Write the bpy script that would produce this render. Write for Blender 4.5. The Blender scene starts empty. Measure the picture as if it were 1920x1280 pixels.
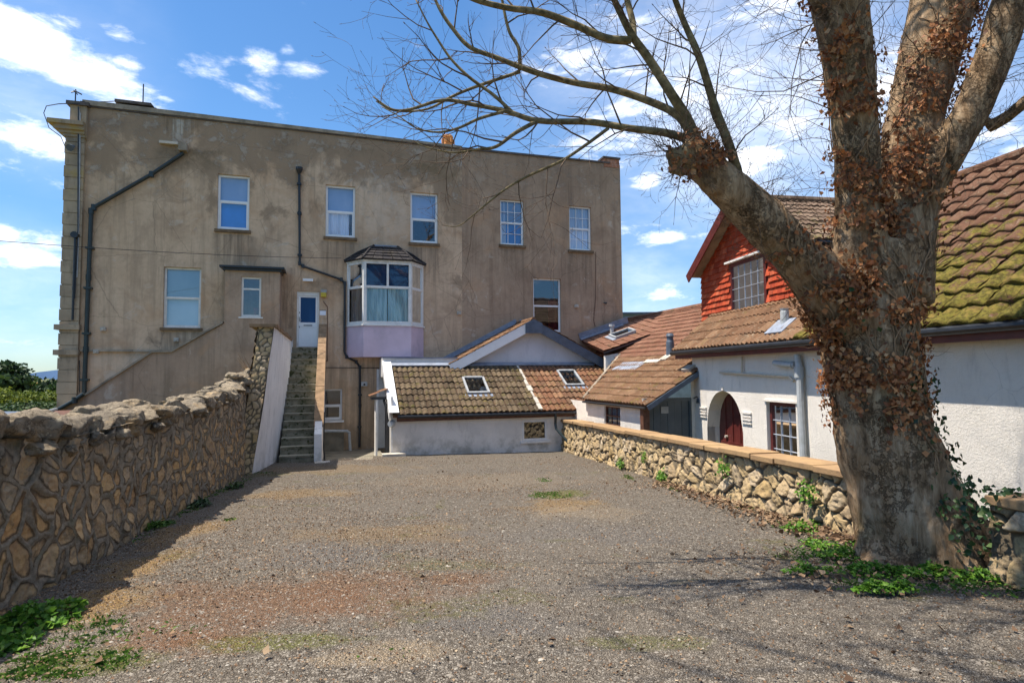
import bpy, bmesh, math, random
import numpy as np
from mathutils import Vector, Matrix

# ---------------------------------------------------------------- camera
SC = bpy.context.scene
FPX = 1100.0
R3 = Matrix.Rotation(math.radians(93.12), 3, 'X') @ Matrix.Rotation(math.radians(-0.49), 3, 'Z')
CAM = Vector((0, 0, 1.6))
cd = bpy.data.cameras.new('camera'); cam = bpy.data.objects.new('camera', cd)
SC.collection.objects.link(cam)
cam.location = CAM; cam.rotation_euler = R3.to_euler()
cd.sensor_width = 36; cd.lens = FPX * 36 / 1920; cd.clip_start = 0.05; cd.clip_end = 20000
SC.camera = cam
SC.view_settings.view_transform = 'Standard'
SC.view_settings.look = 'None'
SC.view_settings.exposure = 0.70
SC.view_settings.gamma = 1.0

# ---------------------------------------------------------------- sun + sky
SHADOW = Vector((0.957 * .41 + .2895 * .09, 0.2895 * .41 - .957 * .09, -1.0))                 # horizontal run of a shadow per metre of height
to_sun = (-SHADOW).normalized()
SUN_EL = math.asin(to_sun.z)
SUN_AZ = math.atan2(to_sun.x, to_sun.y)             # from +Y towards +X
sd = bpy.data.lights.new('sun', 'SUN'); sun = bpy.data.objects.new('sun', sd)
SC.collection.objects.link(sun)
sd.energy = 4.9; sd.angle = math.radians(0.5); sd.color = (1.0, 0.92, 0.80)
sun.rotation_euler = SHADOW.to_track_quat('-Z', 'Y').to_euler(); sun.location = (-10, -10, 30)

def ray(px, py):
    return (R3 @ Vector(((px - 960) / FPX, (640 - py) / FPX, -1))).normalized()
def on_plane(px, py, p, n):
    d = ray(px, py); n = Vector(n); return CAM + d * ((Vector(p) - CAM).dot(n) / d.dot(n))
def at_depth(px, py, y):
    d = ray(px, py); return CAM + d * (y / d.y)
def gz(x, y): return -0.05 * y
def on_ground(px, py, lift=0.0):
    return on_plane(px, py, (0, 0, lift), (0, 0.05, 1))
def project(v):
    c = R3.transposed() @ (Vector(v) - CAM)
    if c.z > -0.05: return (-9999, -9999)
    return (960 + FPX * c.x / -c.z, 640 - FPX * c.y / -c.z)

W = bpy.data.worlds.new('World'); SC.world = W; W.use_nodes = True
def build_world():
    nt = W.node_tree; nt.nodes.clear(); L = nt.links.new
    N = nt.nodes.new
    out = N('ShaderNodeOutputWorld'); bg = N('ShaderNodeBackground'); bg.inputs[1].default_value = 0.15
    sky = N('ShaderNodeTexSky'); sky.sky_type = 'NISHITA'; sky.sun_disc = False
    sky.sun_elevation = SUN_EL; sky.sun_rotation = SUN_AZ
    sky.altitude = 0; sky.air_density = 1.0; sky.dust_density = 0.15; sky.ozone_density = 2.5
    tc = N('ShaderNodeTexCoord')
    hs = N('ShaderNodeHueSaturation'); hs.inputs['Saturation'].default_value = 1.22; hs.inputs['Value'].default_value = .80
    sxyz = N('ShaderNodeSeparateXYZ'); L(tc.outputs['Generated'], sxyz.inputs[0])
    hz = N('ShaderNodeMapRange'); hz.inputs['From Min'].default_value = -.02; hz.inputs['From Max'].default_value = .34; L(sxyz.outputs[2], hz.inputs['Value'])
    hm = N('ShaderNodeMix'); hm.data_type = 'RGBA'; hm.inputs[6].default_value = (.46, .58, .72, 1); hm.inputs[7].default_value = (1, 1, 1, 1); L(hz.outputs[0], hm.inputs[0])
    hx = N('ShaderNodeMix'); hx.data_type = 'RGBA'; hx.blend_type = 'MULTIPLY'; hx.inputs[0].default_value = 1; L(sky.outputs[0], hx.inputs[6]); L(hm.outputs[2], hx.inputs[7])
    L(hx.outputs[2], hs.inputs['Color'])
    def noise(scale, detail, vec, rough=0.6, dist=0.0):
        n = N('ShaderNodeTexNoise'); n.inputs['Scale'].default_value = scale; n.inputs['Detail'].default_value = detail
        n.inputs['Roughness'].default_value = rough; n.inputs['Distortion'].default_value = dist
        L(vec, n.inputs['Vector']); return n.outputs['Fac']
    def math_(op, a, b=None, c=None, clamp=False):
        m = N('ShaderNodeMath'); m.operation = op; m.use_clamp = clamp
        for i, v in enumerate((a, b, c)):
            if v is None: continue
            if isinstance(v, (int, float)): m.inputs[i].default_value = v
            else: L(v, m.inputs[i])
        return m.outputs[0]
    # stretch the sky vector so clouds lie flat
    mp = N('ShaderNodeMapping'); mp.inputs['Scale'].default_value = (1, 1, 2.6); L(tc.outputs['Generated'], mp.inputs['Vector'])
    n1 = noise(5.5, 12, mp.outputs[0], 0.60, 0.3)
    n2 = noise(15.0, 9, mp.outputs[0], 0.65, 0.3)
    # banks of cloud in given directions
    blobs = [(60, 80, .13, .44, 1.8), (170, 150, .10, .50, 2.4), (40, 235, .09, .42, 1.5), (100, 290, .05, .3, 2), (30, 465, .085, .44, 2.2),
             (15, 320, .10, .30, 2.0), (30, 640, .08, .20, 5),
             (225, 70, .05, .36, 2), (370, 140, .045, .26, 2), (490, 108, .032, .34, 1.5), (540, 95, .02, .32, 1.6), (575, 132, .04, .36, 2),
             (240, 120, .035, .34, 2), (310, 186, .02, .30, 3),
             (1230, 150, .22, .30, 1.2), (1400, 100, .20, .32, 1.3), (1130, 262, .13, .34, 3.4), (1440, 280, .14, .32, 1.5),
             (1210, 345, .06, .46, 1.7), (1340, 350, .07, .28, 2), (1250, 445, .055, .40, 2.6), (1330, 440, .06, .3, 2.6), (1235, 555, .085, .44, 2.4), (1200, 500, .05, .2, 3),
             (1330, 220, .34, .22, 1.3), (1600, 300, .2, .24, 2), (1080, 60, .12, .16, 1.5), (1850, 250, .13, .34, 2.2), (1900, 290, .06, .4, 2), (1700, 120, .15, .26, 1.5)]
    tot = None
    for px, py, rad, wt, flat in blobs:
        c = ray(px, py)
        sub = N('ShaderNodeVectorMath'); sub.operation = 'SUBTRACT'; L(tc.outputs['Generated'], sub.inputs[0]); sub.inputs[1].default_value = c
        ml = N('ShaderNodeVectorMath'); ml.operation = 'MULTIPLY'; L(sub.outputs[0], ml.inputs[0]); ml.inputs[1].default_value = (1, 1, flat)
        ln = N('ShaderNodeVectorMath'); ln.operation = 'LENGTH'; L(ml.outputs[0], ln.inputs[0])
        mr = N('ShaderNodeMapRange'); mr.interpolation_type = 'SMOOTHSTEP'
        mr.inputs['From Min'].default_value = rad * 1.25; mr.inputs['From Max'].default_value = 0
        mr.inputs['To Min'].default_value = 0; mr.inputs['To Max'].default_value = wt
        L(ln.outputs['Value'], mr.inputs['Value'])
        tot = mr.outputs[0] if tot is None else math_('MAXIMUM', tot, mr.outputs[0])
    mixn = math_('ADD', math_('MULTIPLY', n1, 0.62), math_('MULTIPLY', n2, 0.38))
    mixn = math_('ADD', math_('MULTIPLY', math_('SUBTRACT', mixn, .5), 1.7), .5)
    zen_fill = N('ShaderNodeMapRange'); zen_fill.interpolation_type = 'SMOOTHSTEP'; zen_fill.inputs['From Min'].default_value = .60; zen_fill.inputs['From Max'].default_value = .80
    zen_fill.inputs['To Max'].default_value = .34; L(sxyz.outputs[2], zen_fill.inputs['Value'])      # unseen cloud added overhead to fill the shaded fronts with light
    dens = math_('ADD', mixn, math_('ADD', math_('MULTIPLY', tot, .92), zen_fill.outputs[0]))
    mr = N('ShaderNodeMapRange'); mr.interpolation_type = 'SMOOTHSTEP'
    mr.inputs['From Min'].default_value = 0.62; mr.inputs['From Max'].default_value = 1.02; L(dens, mr.inputs['Value'])
    fac = math_('MULTIPLY', mr.outputs[0], 0.92)
    veil = None                                       # thin smooth veil of high cloud
    for px, py, rad, wt in ((1350, 190, .40, .46), (1120, 120, .25, .25), (1650, 260, .30, .35), (1220, 540, .12, .4), (40, 560, .16, .25), (70, 120, .2, .25)):
        sb = N('ShaderNodeVectorMath'); sb.operation = 'DISTANCE'; L(tc.outputs['Generated'], sb.inputs[0]); sb.inputs[1].default_value = ray(px, py)
        v = N('ShaderNodeMapRange'); v.interpolation_type = 'SMOOTHSTEP'; v.inputs['From Min'].default_value = rad; v.inputs['From Max'].default_value = 0; v.inputs['To Max'].default_value = wt; L(sb.outputs['Value'], v.inputs['Value'])
        veil = v.outputs[0] if veil is None else math_('MAXIMUM', veil, v.outputs[0])
    n3 = noise(3.0, 5, mp.outputs[0], 0.55, 0.2)
    mv = N('ShaderNodeMapRange'); mv.inputs['From Min'].default_value = .35; mv.inputs['From Max'].default_value = .65; mv.inputs['To Min'].default_value = .35; mv.inputs['To Max'].default_value = 1.15; L(n3, mv.inputs['Value'])
    fac = math_('MAXIMUM', fac, math_('MULTIPLY', veil, mv.outputs[0]))
    # low horizon whitening is in the sky model; cloud shade from the fine noise
    cr = N('ShaderNodeMix'); cr.data_type = 'RGBA'
    cr.inputs[6].default_value = (5.6, 6.2, 7.4, 1); cr.inputs[7].default_value = (8.6, 8.4, 8.2, 1)
    mr2 = N('ShaderNodeMapRange'); mr2.inputs['From Min'].default_value = 0.35; mr2.inputs['From Max'].default_value = 0.62; L(n2, mr2.inputs['Value'])
    L(mr2.outputs[0], cr.inputs[0])
    mx = N('ShaderNodeMix'); mx.data_type = 'RGBA'
    L(fac, mx.inputs[0]); L(hs.outputs[0], mx.inputs[6]); L(cr.outputs[2], mx.inputs[7])
    L(mx.outputs[2], bg.inputs[0]); L(bg.outputs[0], out.inputs[0])
build_world()

# ---------------------------------------------------------------- helpers
COL = SC.collection
def rng(seed): return random.Random(seed)
WORLD_LOC = {}
class MB:
    def __init__(s): s.v = []; s.f = []; s.r = []; s.cur = 0.5
    def vert(s, p): s.v.append(tuple(p)); return len(s.v) - 1
    def face(s, idx): s.f.append(tuple(idx)); s.r.append(s.cur)
    def poly(s, pts): s.face([s.vert(p) for p in pts])
    def box(s, T, u0, u1, w0, w1, z0, z1):
        c = [s.vert(T(u, w, z)) for z in (z0, z1) for (u, w) in ((u0, w0), (u1, w0), (u1, w1), (u0, w1))]
        for q in ((0, 3, 2, 1), (4, 5, 6, 7), (0, 1, 5, 4), (1, 2, 6, 5), (2, 3, 7, 6), (3, 0, 4, 7)): s.face([c[i] for i in q])
    def prism(s, pts, off):
        """closed polygon pts extruded by vector off"""
        off = Vector(off); n = len(pts)
        a = [s.vert(p) for p in pts]; b = [s.vert(Vector(p) + off) for p in pts]
        s.face(a[::-1]); s.face(b)
        for i in range(n): s.face((a[i], a[(i + 1) % n], b[(i + 1) % n], b[i]))
    def tube(s, pts, rad, n=8, caps=True, ell=1.0):
        pts = [Vector(p) for p in pts]
        if not hasattr(rad, '__len__'): rad = [rad] * len(pts)
        prev = None; rings = []
        for i, p in enumerate(pts):
            if i == 0: t = pts[1] - p
            elif i == len(pts) - 1: t = p - pts[-2]
            else: t = (pts[i + 1] - p).normalized() + (p - pts[i - 1]).normalized()
            if t.length < 1e-9: t = Vector((0, 0, 1))
            t.normalize()
            if prev is None:
                a = t.orthogonal().normalized()
            else:
                a = prev - t * prev.dot(t)
                if a.length < 1e-6: a = t.orthogonal()
                a.normalize()
            prev = a; b = t.cross(a)
            rings.append([s.vert(p + (a * math.cos(2 * math.pi * k / n) + b * math.sin(2 * math.pi * k / n)) * rad[i]) for k in range(n)])
        for r0, r1 in zip(rings, rings[1:]):
            for k in range(n): s.face((r0[k], r0[(k + 1) % n], r1[(k + 1) % n], r1[k]))
        if caps: s.face(rings[0][::-1]); s.face(rings[-1])
def mesh_np(name, V, F, smooth=False, fattr=None, pattr=None):
    """V (n,3), F list of tuples or (m,k) array"""
    me = bpy.data.meshes.new(name)
    if isinstance(F, np.ndarray):
        m, k = F.shape
        me.vertices.add(len(V)); me.vertices.foreach_set('co', np.asarray(V, 'f').ravel())
        me.loops.add(m * k); me.loops.foreach_set('vertex_index', F.ravel().astype('i'))
        me.polygons.add(m); me.polygons.foreach_set('loop_start', np.arange(0, m * k, k, dtype='i'))
        me.update(calc_edges=True)
    else:
        me.from_pydata(V, [], F)
    if fattr is not None:
        a = me.attributes.new('rnd', 'FLOAT', 'FACE'); a.data.foreach_set('value', np.asarray(fattr, 'f'))
    if pattr:
        for k_, arr in pattr.items():
            a = me.attributes.new(k_, 'FLOAT', 'POINT'); a.data.foreach_set('value', np.asarray(arr, 'f'))
    if smooth: me.polygons.foreach_set('use_smooth', [True] * len(me.polygons))
    me.update()
    return me
def root_loc(o): return Vector(o['_base']) if '_base' in o.keys() else Vector((0, 0, 0))
BASES = {}
def link(name, me, mat, parent=None, smooth=False, loc=None):
    if parent is not None: base = BASES[parent.name]
    elif loc is not None: base = Vector(loc)
    else: base = Vector((0, 0, 0))
    if base.length > 0: me.transform(Matrix.Translation(-base))
    if mat: me.materials.append(mat)
    o = bpy.data.objects.new(name, me); COL.objects.link(o)
    if parent is not None: o.parent = parent
    elif loc is not None: o.location = base
    BASES[o.name] = base
    return o
def part(name, mb, mat, parent=None, smooth=False, loc=None, label=None):
    me = mesh_np(name, mb.v, mb.f, smooth, mb.r)
    bm = bmesh.new(); bm.from_mesh(me); bmesh.ops.recalc_face_normals(bm, faces=bm.faces); bm.to_mesh(me); bm.free()
    o = link(name, me, mat, parent, smooth, loc)
    if label: o['label'] = label
    return o
def tag(o, label=None, cat=None, group=None, kind=None):
    if label: o['label'] = label
    if cat: o['category'] = cat
    if group: o['group'] = group
    if kind: o['kind'] = kind
    return o
def thing(name, label, cat, loc, group=None):
    o = bpy.data.objects.new(name, None); COL.objects.link(o); o.location = loc; o.empty_display_size = 0.3
    BASES[o.name] = Vector(loc)
    return tag(o, label, cat, group)

# numpy value noise
def _h(ix, iy, iz, seed):
    n = (ix * 374761393 + iy * 668265263 + iz * 2147483647 + seed * 144665) & 0xffffffff
    n = ((n ^ (n >> 13)) * 1274126177) & 0xffffffff
    return ((n ^ (n >> 16)) & 0xffff) / 65535.0
def vnoise(P, scale=1.0, seed=0):
    P = np.asarray(P, 'd') * scale; I = np.floor(P).astype(np.int64); Fr = P - I; Fr = Fr * Fr * (3 - 2 * Fr)
    r = 0
    for a in (0, 1):
        for b in (0, 1):
            for c in (0, 1):
                w = (Fr[:, 0] if a else 1 - Fr[:, 0]) * (Fr[:, 1] if b else 1 - Fr[:, 1]) * (Fr[:, 2] if c else 1 - Fr[:, 2])
                r = r + w * _h(I[:, 0] + a, I[:, 1] + b, I[:, 2] + c, seed)
    return r
def fbm(P, scale=1.0, oct=4, seed=0):
    r = 0; a = 0.5
    for o in range(oct): r = r + a * vnoise(P, scale * 2 ** o, seed + o); a *= 0.5
    return r / (1 - 0.5 ** oct)

# ---------------------------------------------------------------- materials
class NT:
    def __init__(s, name):
        s.m = bpy.data.materials.new(name); s.m.use_nodes = True
        s.nt = s.m.node_tree; s.b = s.nt.nodes['Principled BSDF']; s.N = s.nt.nodes.new; s.L = s.nt.links.new
        s.tc = s.N('ShaderNodeTexCoord'); s.geo = s.N('ShaderNodeNewGeometry')
        s.P = s.geo.outputs['Position']
    def mapv(s, scale=(1, 1, 1), rot=(0, 0, 0), loc=(0, 0, 0), vec=None):
        m = s.N('ShaderNodeMapping'); m.inputs['Scale'].default_value = scale; m.inputs['Rotation'].default_value = rot; m.inputs['Location'].default_value = loc
        s.L(vec or s.P, m.inputs['Vector']); return m.outputs[0]
    def noise(s, scale, detail=6, vec=None, rough=0.6, dist=0, col=False):
        n = s.N('ShaderNodeTexNoise'); n.inputs['Scale'].default_value = scale; n.inputs['Detail'].default_value = detail
        n.inputs['Roughness'].default_value = rough; n.inputs['Distortion'].default_value = dist
        s.L(vec or s.P, n.inputs['Vector']); return n.outputs['Color' if col else 'Fac']
    def voro(s, scale, vec=None, feat='F1', out='Distance', rnd=1.0):
        n = s.N('ShaderNodeTexVoronoi'); n.feature = feat; n.inputs['Scale'].default_value = scale
        n.inputs['Randomness'].default_value = rnd
        s.L(vec or s.P, n.inputs['Vector']); return n.outputs[out]
    def mr(s, v, a, b, c=0.0, d=1.0, smooth=True):
        n = s.N('ShaderNodeMapRange'); n.interpolation_type = 'SMOOTHSTEP' if smooth else 'LINEAR'
        for k, x in zip(('From Min', 'From Max', 'To Min', 'To Max'), (a, b, c, d)): n.inputs[k].default_value = x
        s.L(v, n.inputs['Value']); return n.outputs[0]
    def math(s, op, a, b=0.0, clamp=False):
        m = s.N('ShaderNodeMath'); m.operation = op; m.use_clamp = clamp
        for i, v in enumerate((a, b)):
            if isinstance(v, (int, float)): m.inputs[i].default_value = v
            else: s.L(v, m.inputs[i])
        return m.outputs[0]
    def mix(s, fac, a, b, mode='MIX'):
        m = s.N('ShaderNodeMix'); m.data_type = 'RGBA'; m.blend_type = mode
        for i, v in ((0, fac), (6, a), (7, b)):
            if isinstance(v, (int, float)): m.inputs[i].default_value = v
            elif isinstance(v, tuple): m.inputs[i].default_value = (v[0], v[1], v[2], 1)
            else: s.L(v, m.inputs[i])
        return m.outputs[2]
    def attr(s, name):
        a = s.N('ShaderNodeAttribute'); a.attribute_name = name; return a.outputs['Fac']
    def sep(s, vec=None):
        a = s.N('ShaderNodeSeparateXYZ'); s.L(vec or s.P, a.inputs[0]); return a.outputs
    def ramp(s, v, stops):
        r = s.N('ShaderNodeValToRGB'); e = r.color_ramp.elements
        e[0].position = stops[0][0]; e[0].color = (*stops[0][1], 1); e[1].position = stops[-1][0]; e[1].color = (*stops[-1][1], 1)
        for p, c in stops[1:-1]:
            x = e.new(p); x.color = (*c, 1)
        s.L(v, r.inputs[0]); return r.outputs[0]
    def bump(s, h, strength=0.5, dist=0.02, prev=None):
        b = s.N('ShaderNodeBump'); b.inputs['Strength'].default_value = strength; b.inputs['Distance'].default_value = dist
        s.L(h, b.inputs['Height'])
        if prev: s.L(prev, b.inputs['Normal'])
        return b.outputs[0]
    def done(s, col, rough=0.85, nrm=None, spec=0.3, metal=0.0):
        if isinstance(col, tuple): s.b.inputs['Base Color'].default_value = (*col, 1)
        else: s.L(col, s.b.inputs['Base Color'])
        if isinstance(rough, (int, float)): s.b.inputs['Roughness'].default_value = rough
        else: s.L(rough, s.b.inputs['Roughness'])
        s.b.inputs['Specular IOR Level'].default_value = spec; s.b.inputs['Metallic'].default_value = metal
        if nrm: s.L(nrm, s.b.inputs['Normal'])
        return s.m
def simple(name, col, rough=0.5, var=0.12, spec=0.4, scale=6.0, bump=0.0, dirt=None, dirtamt=0.3, metal=0.0):
    n = NT(name); f = n.noise(scale, 8); c = n.mix(n.mr(f, .3, .7), tuple(x * (1 - var) for x in col), tuple(min(1, x * (1 + var)) for x in col))
    if dirt: c = n.mix(n.math('MULTIPLY', n.mr(n.noise(scale * .6, 10, rough=.75), .48, .72), dirtamt), c, dirt)
    nr = n.bump(n.noise(scale * 12, 6), bump, 0.01) if bump else None
    return n.done(c, rough, nr, spec, metal)

def facade_mat(name, base, light, dark, streak, top_amt, seed):
    n = NT(name)
    off = n.mapv(loc=(seed, seed * 2, 0))
    big = n.noise(0.35, 4, off, .55); mid = n.noise(1.1, 8, off, .65, .4); fine = n.noise(9, 8, off, .7)
    vs = n.mapv(scale=(3.2, 3.2, .22), loc=(seed, 0, 0)); st = n.noise(1.0, 7, vs, .65)
    c = n.mix(n.mr(big, .32, .68), base, light)
    c = n.mix(n.math('MULTIPLY', n.mr(mid, .46, .70), .55), c, dark)
    c = n.mix(n.math('MULTIPLY', n.mr(st, .46, .66), .6), c, streak)
    st2 = n.noise(1.0, 6, n.mapv(scale=(7, 7, .30), loc=(seed + 4, 2, 0)), .7); c = n.mix(n.math('MULTIPLY', n.mr(st2, .56, .70), .45), c, tuple(x * .62 for x in streak))
    # pinkish / ochre patches of old render
    c = n.mix(n.math('MULTIPLY', n.mr(n.noise(.8, 5, n.mapv(loc=(seed + 9, 3, 5)), .6, .6), .52, .68), .45), c, (.50, .30, .17))
    c = n.mix(n.math('MULTIPLY', n.mr(n.noise(1.7, 7, n.mapv(loc=(seed + 19, 3, 5)), .7, .8), .58, .66), .5), c, (.58, .50, .41))
    # weathering that thickens toward the parapet: stained and flaking
    z = n.sep()[2]
    top = n.mr(z, 6.0, 10.5)
    crust_hi = n.mr(z, 8.4, 9.9)
    crust = n.mr(n.math('ADD', n.math('MULTIPLY', n.noise(.75, 9, n.mapv(scale=(1, 1, .8), loc=(seed, 7, 1)), .68, .5), 1.0), n.math('ADD', n.math('MULTIPLY', top, .16), n.math('MULTIPLY', crust_hi, .10))), .58, .70)
    c = n.mix(n.math('MULTIPLY', crust, top_amt), c, (.275, .195, .128))
    flake = n.mr(n.math('ADD', n.noise(1.9, 10, n.mapv(scale=(1, 1, 1.2), loc=(seed, 17, 1)), .74, .25), n.math('MULTIPLY', top, .11)), .63, .70)
    c = n.mix(n.math('MULTIPLY', flake, top_amt * .7), c, (.47, .41, .345))
    # damp, algae near the ground
    low = n.mr(z, 1.6, -1.2)
    c = n.mix(n.math('MULTIPLY', n.math('MULTIPLY', low, n.mr(n.noise(1.3, 8), .35, .7)), .55), c, (.22, .18, .12))
    c = n.mix(n.mr(fine, .35, .75, 0, .30), c, dark)
    cr = n.voro(.55, n.mix(.12, n.mapv(loc=(seed, 1, 2)), n.noise(2.5, 4, col=True)), 'DISTANCE_TO_EDGE')
    crack = n.mr(cr, .0, .006, 1, 0)
    c = n.mix(n.math('MULTIPLY', crack, .35), c, (.08, .06, .045))
    sp = n.mr(n.noise(38, 3, off, .6), .67, .72)
    c = n.mix(n.math('MULTIPLY', sp, .35), c, (.45, .41, .36))
    h = n.math('ADD', n.math('MULTIPLY', fine, .5), n.math('ADD', n.math('MULTIPLY', flake, .8), n.math('MULTIPLY', mid, .8)))
    nb = n.bump(h, .55, .03); nb = n.bump(n.noise(60, 4), .35, .006, nb)
    return n.done(c, .93, nb, .15)
M = {}
M['render'] = facade_mat('weathered_render', (.57, .395, .255), (.67, .49, .335), (.33, .225, .148), (.38, .275, .185), .80, 3.0)
M['render3'] = facade_mat('porch_render', (.41, .285, .20), (.48, .35, .25), (.26, .18, .125), (.25, .185, .13), .5, 57.0)
M['render2'] = facade_mat('grey_render', (.385, .27, .185), (.46, .33, .225), (.225, .15, .10), (.24, .165, .112), .28, 31.0)
def quoin():
    n = NT('ashlar'); c = n.mix(n.mr(n.noise(1.3, 6), .35, .65), (.42, .33, .23), (.32, .25, .175))
    c = n.mix(n.math('MULTIPLY', n.mr(n.noise(3, 8, n.mapv(scale=(2, 2, .5))), .5, .7), .5), c, (.14, .11, .08))
    c = n.mix(n.math('MULTIPLY', n.math('MULTIPLY', n.mr(n.sep()[2], 7.2, 8.6), n.mr(n.noise(2, 6), .45, .65)), .55), c, (.42, .29, .06))
    return n.done(c, .9, n.bump(n.noise(20, 6), .4, .01), .15)
M['quoin'] = quoin()
M['coping'] = simple('coping_stone', (.30, .25, .19), .9, .25, .2, 2.5, .4, (.10, .085, .06), .7)
M['darkcoping'] = simple('dark_coping', (.10, .085, .08), .9, .25, .2, 3, .4, (.25, .21, .15), .5)
def whitewash(name, col, cellbump, dirt, amt, warm=None):
    n = NT(name)
    c = n.mix(n.mr(n.noise(.9, 6), .35, .65), col, tuple(x * .88 for x in col))
    c = n.mix(n.math('MULTIPLY', n.mr(n.noise(2.0, 10, n.mapv(scale=(2, 2, .6)), .75), .5, .72), amt), c, dirt)
    c = n.mix(n.math('MULTIPLY', n.mr(n.voro(.8, n.mix(.15, n.P, n.noise(3, 4, col=True)), 'DISTANCE_TO_EDGE'), 0, .006, 1, 0), .25), c, dirt)
    low = n.mr(n.sep()[2], .0, -1.0)
    c = n.mix(n.math('MULTIPLY', n.math('MULTIPLY', low, n.mr(n.noise(3, 8), .4, .65)), .6), c, (.24, .22, .15))
    h = n.noise(34, 6, None, .75)
    nb = n.bump(n.mr(h, .35, .75), cellbump, .010); nb = n.bump(n.noise(110, 3), .25, .004, nb)
    return n.done(c, .8, nb, .25)
M['white'] = whitewash('roughcast_white', (.86, .80, .72), .8, (.38, .36, .32), .35)
M['whitewall'] = whitewash('old_white_paint', (.86, .82, .77), .35, (.27, .26, .24), .55)
M['bluewhite'] = whitewash('gable_pale_paint', (.66, .66, .69), .3, (.36, .38, .42), .35)
M['upvc'] = simple('white_upvc', (.80, .80, .80), .35, .03, .5, 3, 0, (.5, .48, .42), .18)
M['oldwhite'] = simple('old_white_gloss', (.74, .72, .68), .45, .06, .4, 5, .1, (.35, .30, .24), .45)
M['lilac'] = simple('lilac_panel', (.60, .46, .52), .55, .08, .4, 1.5, .05, (.36, .29, .33), .6)
M['black'] = simple('black_iron', (.018, .020, .024), .4, .2, .5, 8, .1)
M['blackgreen'] = simple('dark_green_pipe', (.020, .030, .030), .4, .2, .5, 8, .1)
M['greypipe'] = simple('grey_plastic', (.20, .22, .24), .5, .15, .4, 8, 0, (.12, .12, .11), .5)
M['lightpipe'] = simple('light_grey_plastic', (.42, .44, .45), .5, .1, .4, 8, 0, (.2, .2, .18), .5)
M['creampipe'] = simple('cream_pipe', (.55, .48, .38), .5, .1, .4, 8)
M['slate'] = simple('slate_blue_board', (.085, .11, .15), .5, .2, .4, 5, .1, (.2, .2, .2), .3)
M['frame_grey'] = simple('weathered_frame', (.33, .34, .35), .5, .2, .4, 9, 0, (.15, .15, .14), .5)
M['lead'] = simple('lead_flashing', (.22, .25, .31), .55, .2, .4, 5, .2, (.40, .40, .40), .6)
M['mortar'] = simple('pale_mortar', (.46, .42, .36), .9, .2, .2, 8, .5)
M['maroon'] = simple('maroon_wood', (.11, .022, .018), .4, .25, .45, 6, .1)
M['brownwood'] = simple('brown_wood', (.12, .055, .035), .6, .3, .3, 8, .3)
M['doorblue'] = simple('grey_door_paint', (.075, .095, .11), .5, .15, .4, 3, .1, (.16, .17, .16), .4)
M['sillbrown'] = simple('brown_sill', (.17, .115, .07), .9, .25, .2, 5, .3)
M['greybar'] = simple('grey_lead_bar', (.34, .36, .40), .5)
M['sky_reflection'] = simple('sky_reflection_blue', (.02, .22, .62), .6, .15, .3, 1.2)  # blue sky reflection painted on a sheet behind the glass
M['darkroom'] = simple('painted_room_dark', (.03, .03, .035), .9)  # near-black sheet behind panes, room darkness put into its colour
M['concrete'] = simple('concrete', (.21, .19, .15), .92, .25, .2, 2.5, .6, (.09, .09, .055), .7)
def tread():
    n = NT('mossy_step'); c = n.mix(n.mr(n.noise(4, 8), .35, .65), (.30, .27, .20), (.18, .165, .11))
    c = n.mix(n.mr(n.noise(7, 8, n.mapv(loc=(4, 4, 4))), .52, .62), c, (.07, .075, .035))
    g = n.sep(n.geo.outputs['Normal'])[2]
    c = n.mix(n.mr(g, .5, .9, .0, .55), c, (.42, .39, .31))  # upward faces paler: light on the treads put into the colour
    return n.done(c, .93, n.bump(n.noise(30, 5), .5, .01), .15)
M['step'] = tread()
M['cope_brown'] = simple('brown_coping', (.26, .17, .10), .92, .25, .2, 5, .6, (.12, .10, .06), .6)
M['yellow'] = simple('yellow_plastic', (.55, .42, .04), .5)
M['grey'] = simple('grey_box', (.30, .31, .31), .6)
M['signwhite'] = simple('sign_white', (.78, .80, .86), .4, .02)
M['terracotta'] = simple('terracotta', (.55, .24, .08), .85, .2, .2, 10, .3)
M['brick'] = simple('old_brick', (.38, .17, .10), .9, .3, .2, 10, .5, (.5, .45, .38), .5)
def glass(name, tint, refl, rough=.03):
    m = bpy.data.materials.new(name); m.use_nodes = True; nt = m.node_tree; nt.nodes.clear(); N = nt.nodes.new; L = nt.links.new
    o = N('ShaderNodeOutputMaterial'); mx = N('ShaderNodeMixShader'); t = N('ShaderNodeBsdfTransparent'); g = N('ShaderNodeBsdfGlossy')
    t.inputs[0].default_value = (*tint, 1); g.inputs['Roughness'].default_value = rough; g.inputs[0].default_value = (.9, .95, 1, 1)
    fr = N('ShaderNodeFresnel'); fr.inputs[0].default_value = 1.5
    ad = N('ShaderNodeMath'); ad.operation = 'ADD'; ad.use_clamp = True; ad.inputs[1].default_value = refl; L(fr.outputs[0], ad.inputs[0])
    geo = N('ShaderNodeNewGeometry'); ns = N('ShaderNodeTexNoise'); ns.inputs['Scale'].default_value = 1.6; ns.inputs['Detail'].default_value = 2; L(geo.outputs['Position'], ns.inputs['Vector'])
    bp = N('ShaderNodeBump'); bp.inputs['Strength'].default_value = .03; bp.inputs['Distance'].default_value = .05; L(ns.outputs['Fac'], bp.inputs['Height']); L(bp.outputs[0], g.inputs['Normal'])
    L(ad.outputs[0], mx.inputs[0]); L(t.outputs[0], mx.inputs[1]); L(g.outputs[0], mx.inputs[2]); L(mx.outputs[0], o.inputs[0])
    return m
M['glass'] = glass('window_glass', (.92, .95, 1), .10)
M['glassclear'] = glass('clear_glass', (.95, .97, 1), .03)
M['glassdark'] = glass('dark_glass', (.5, .55, .6), .10)
M['glassblue'] = glass('blue_glass', (.12, .35, .75), .30)
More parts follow.
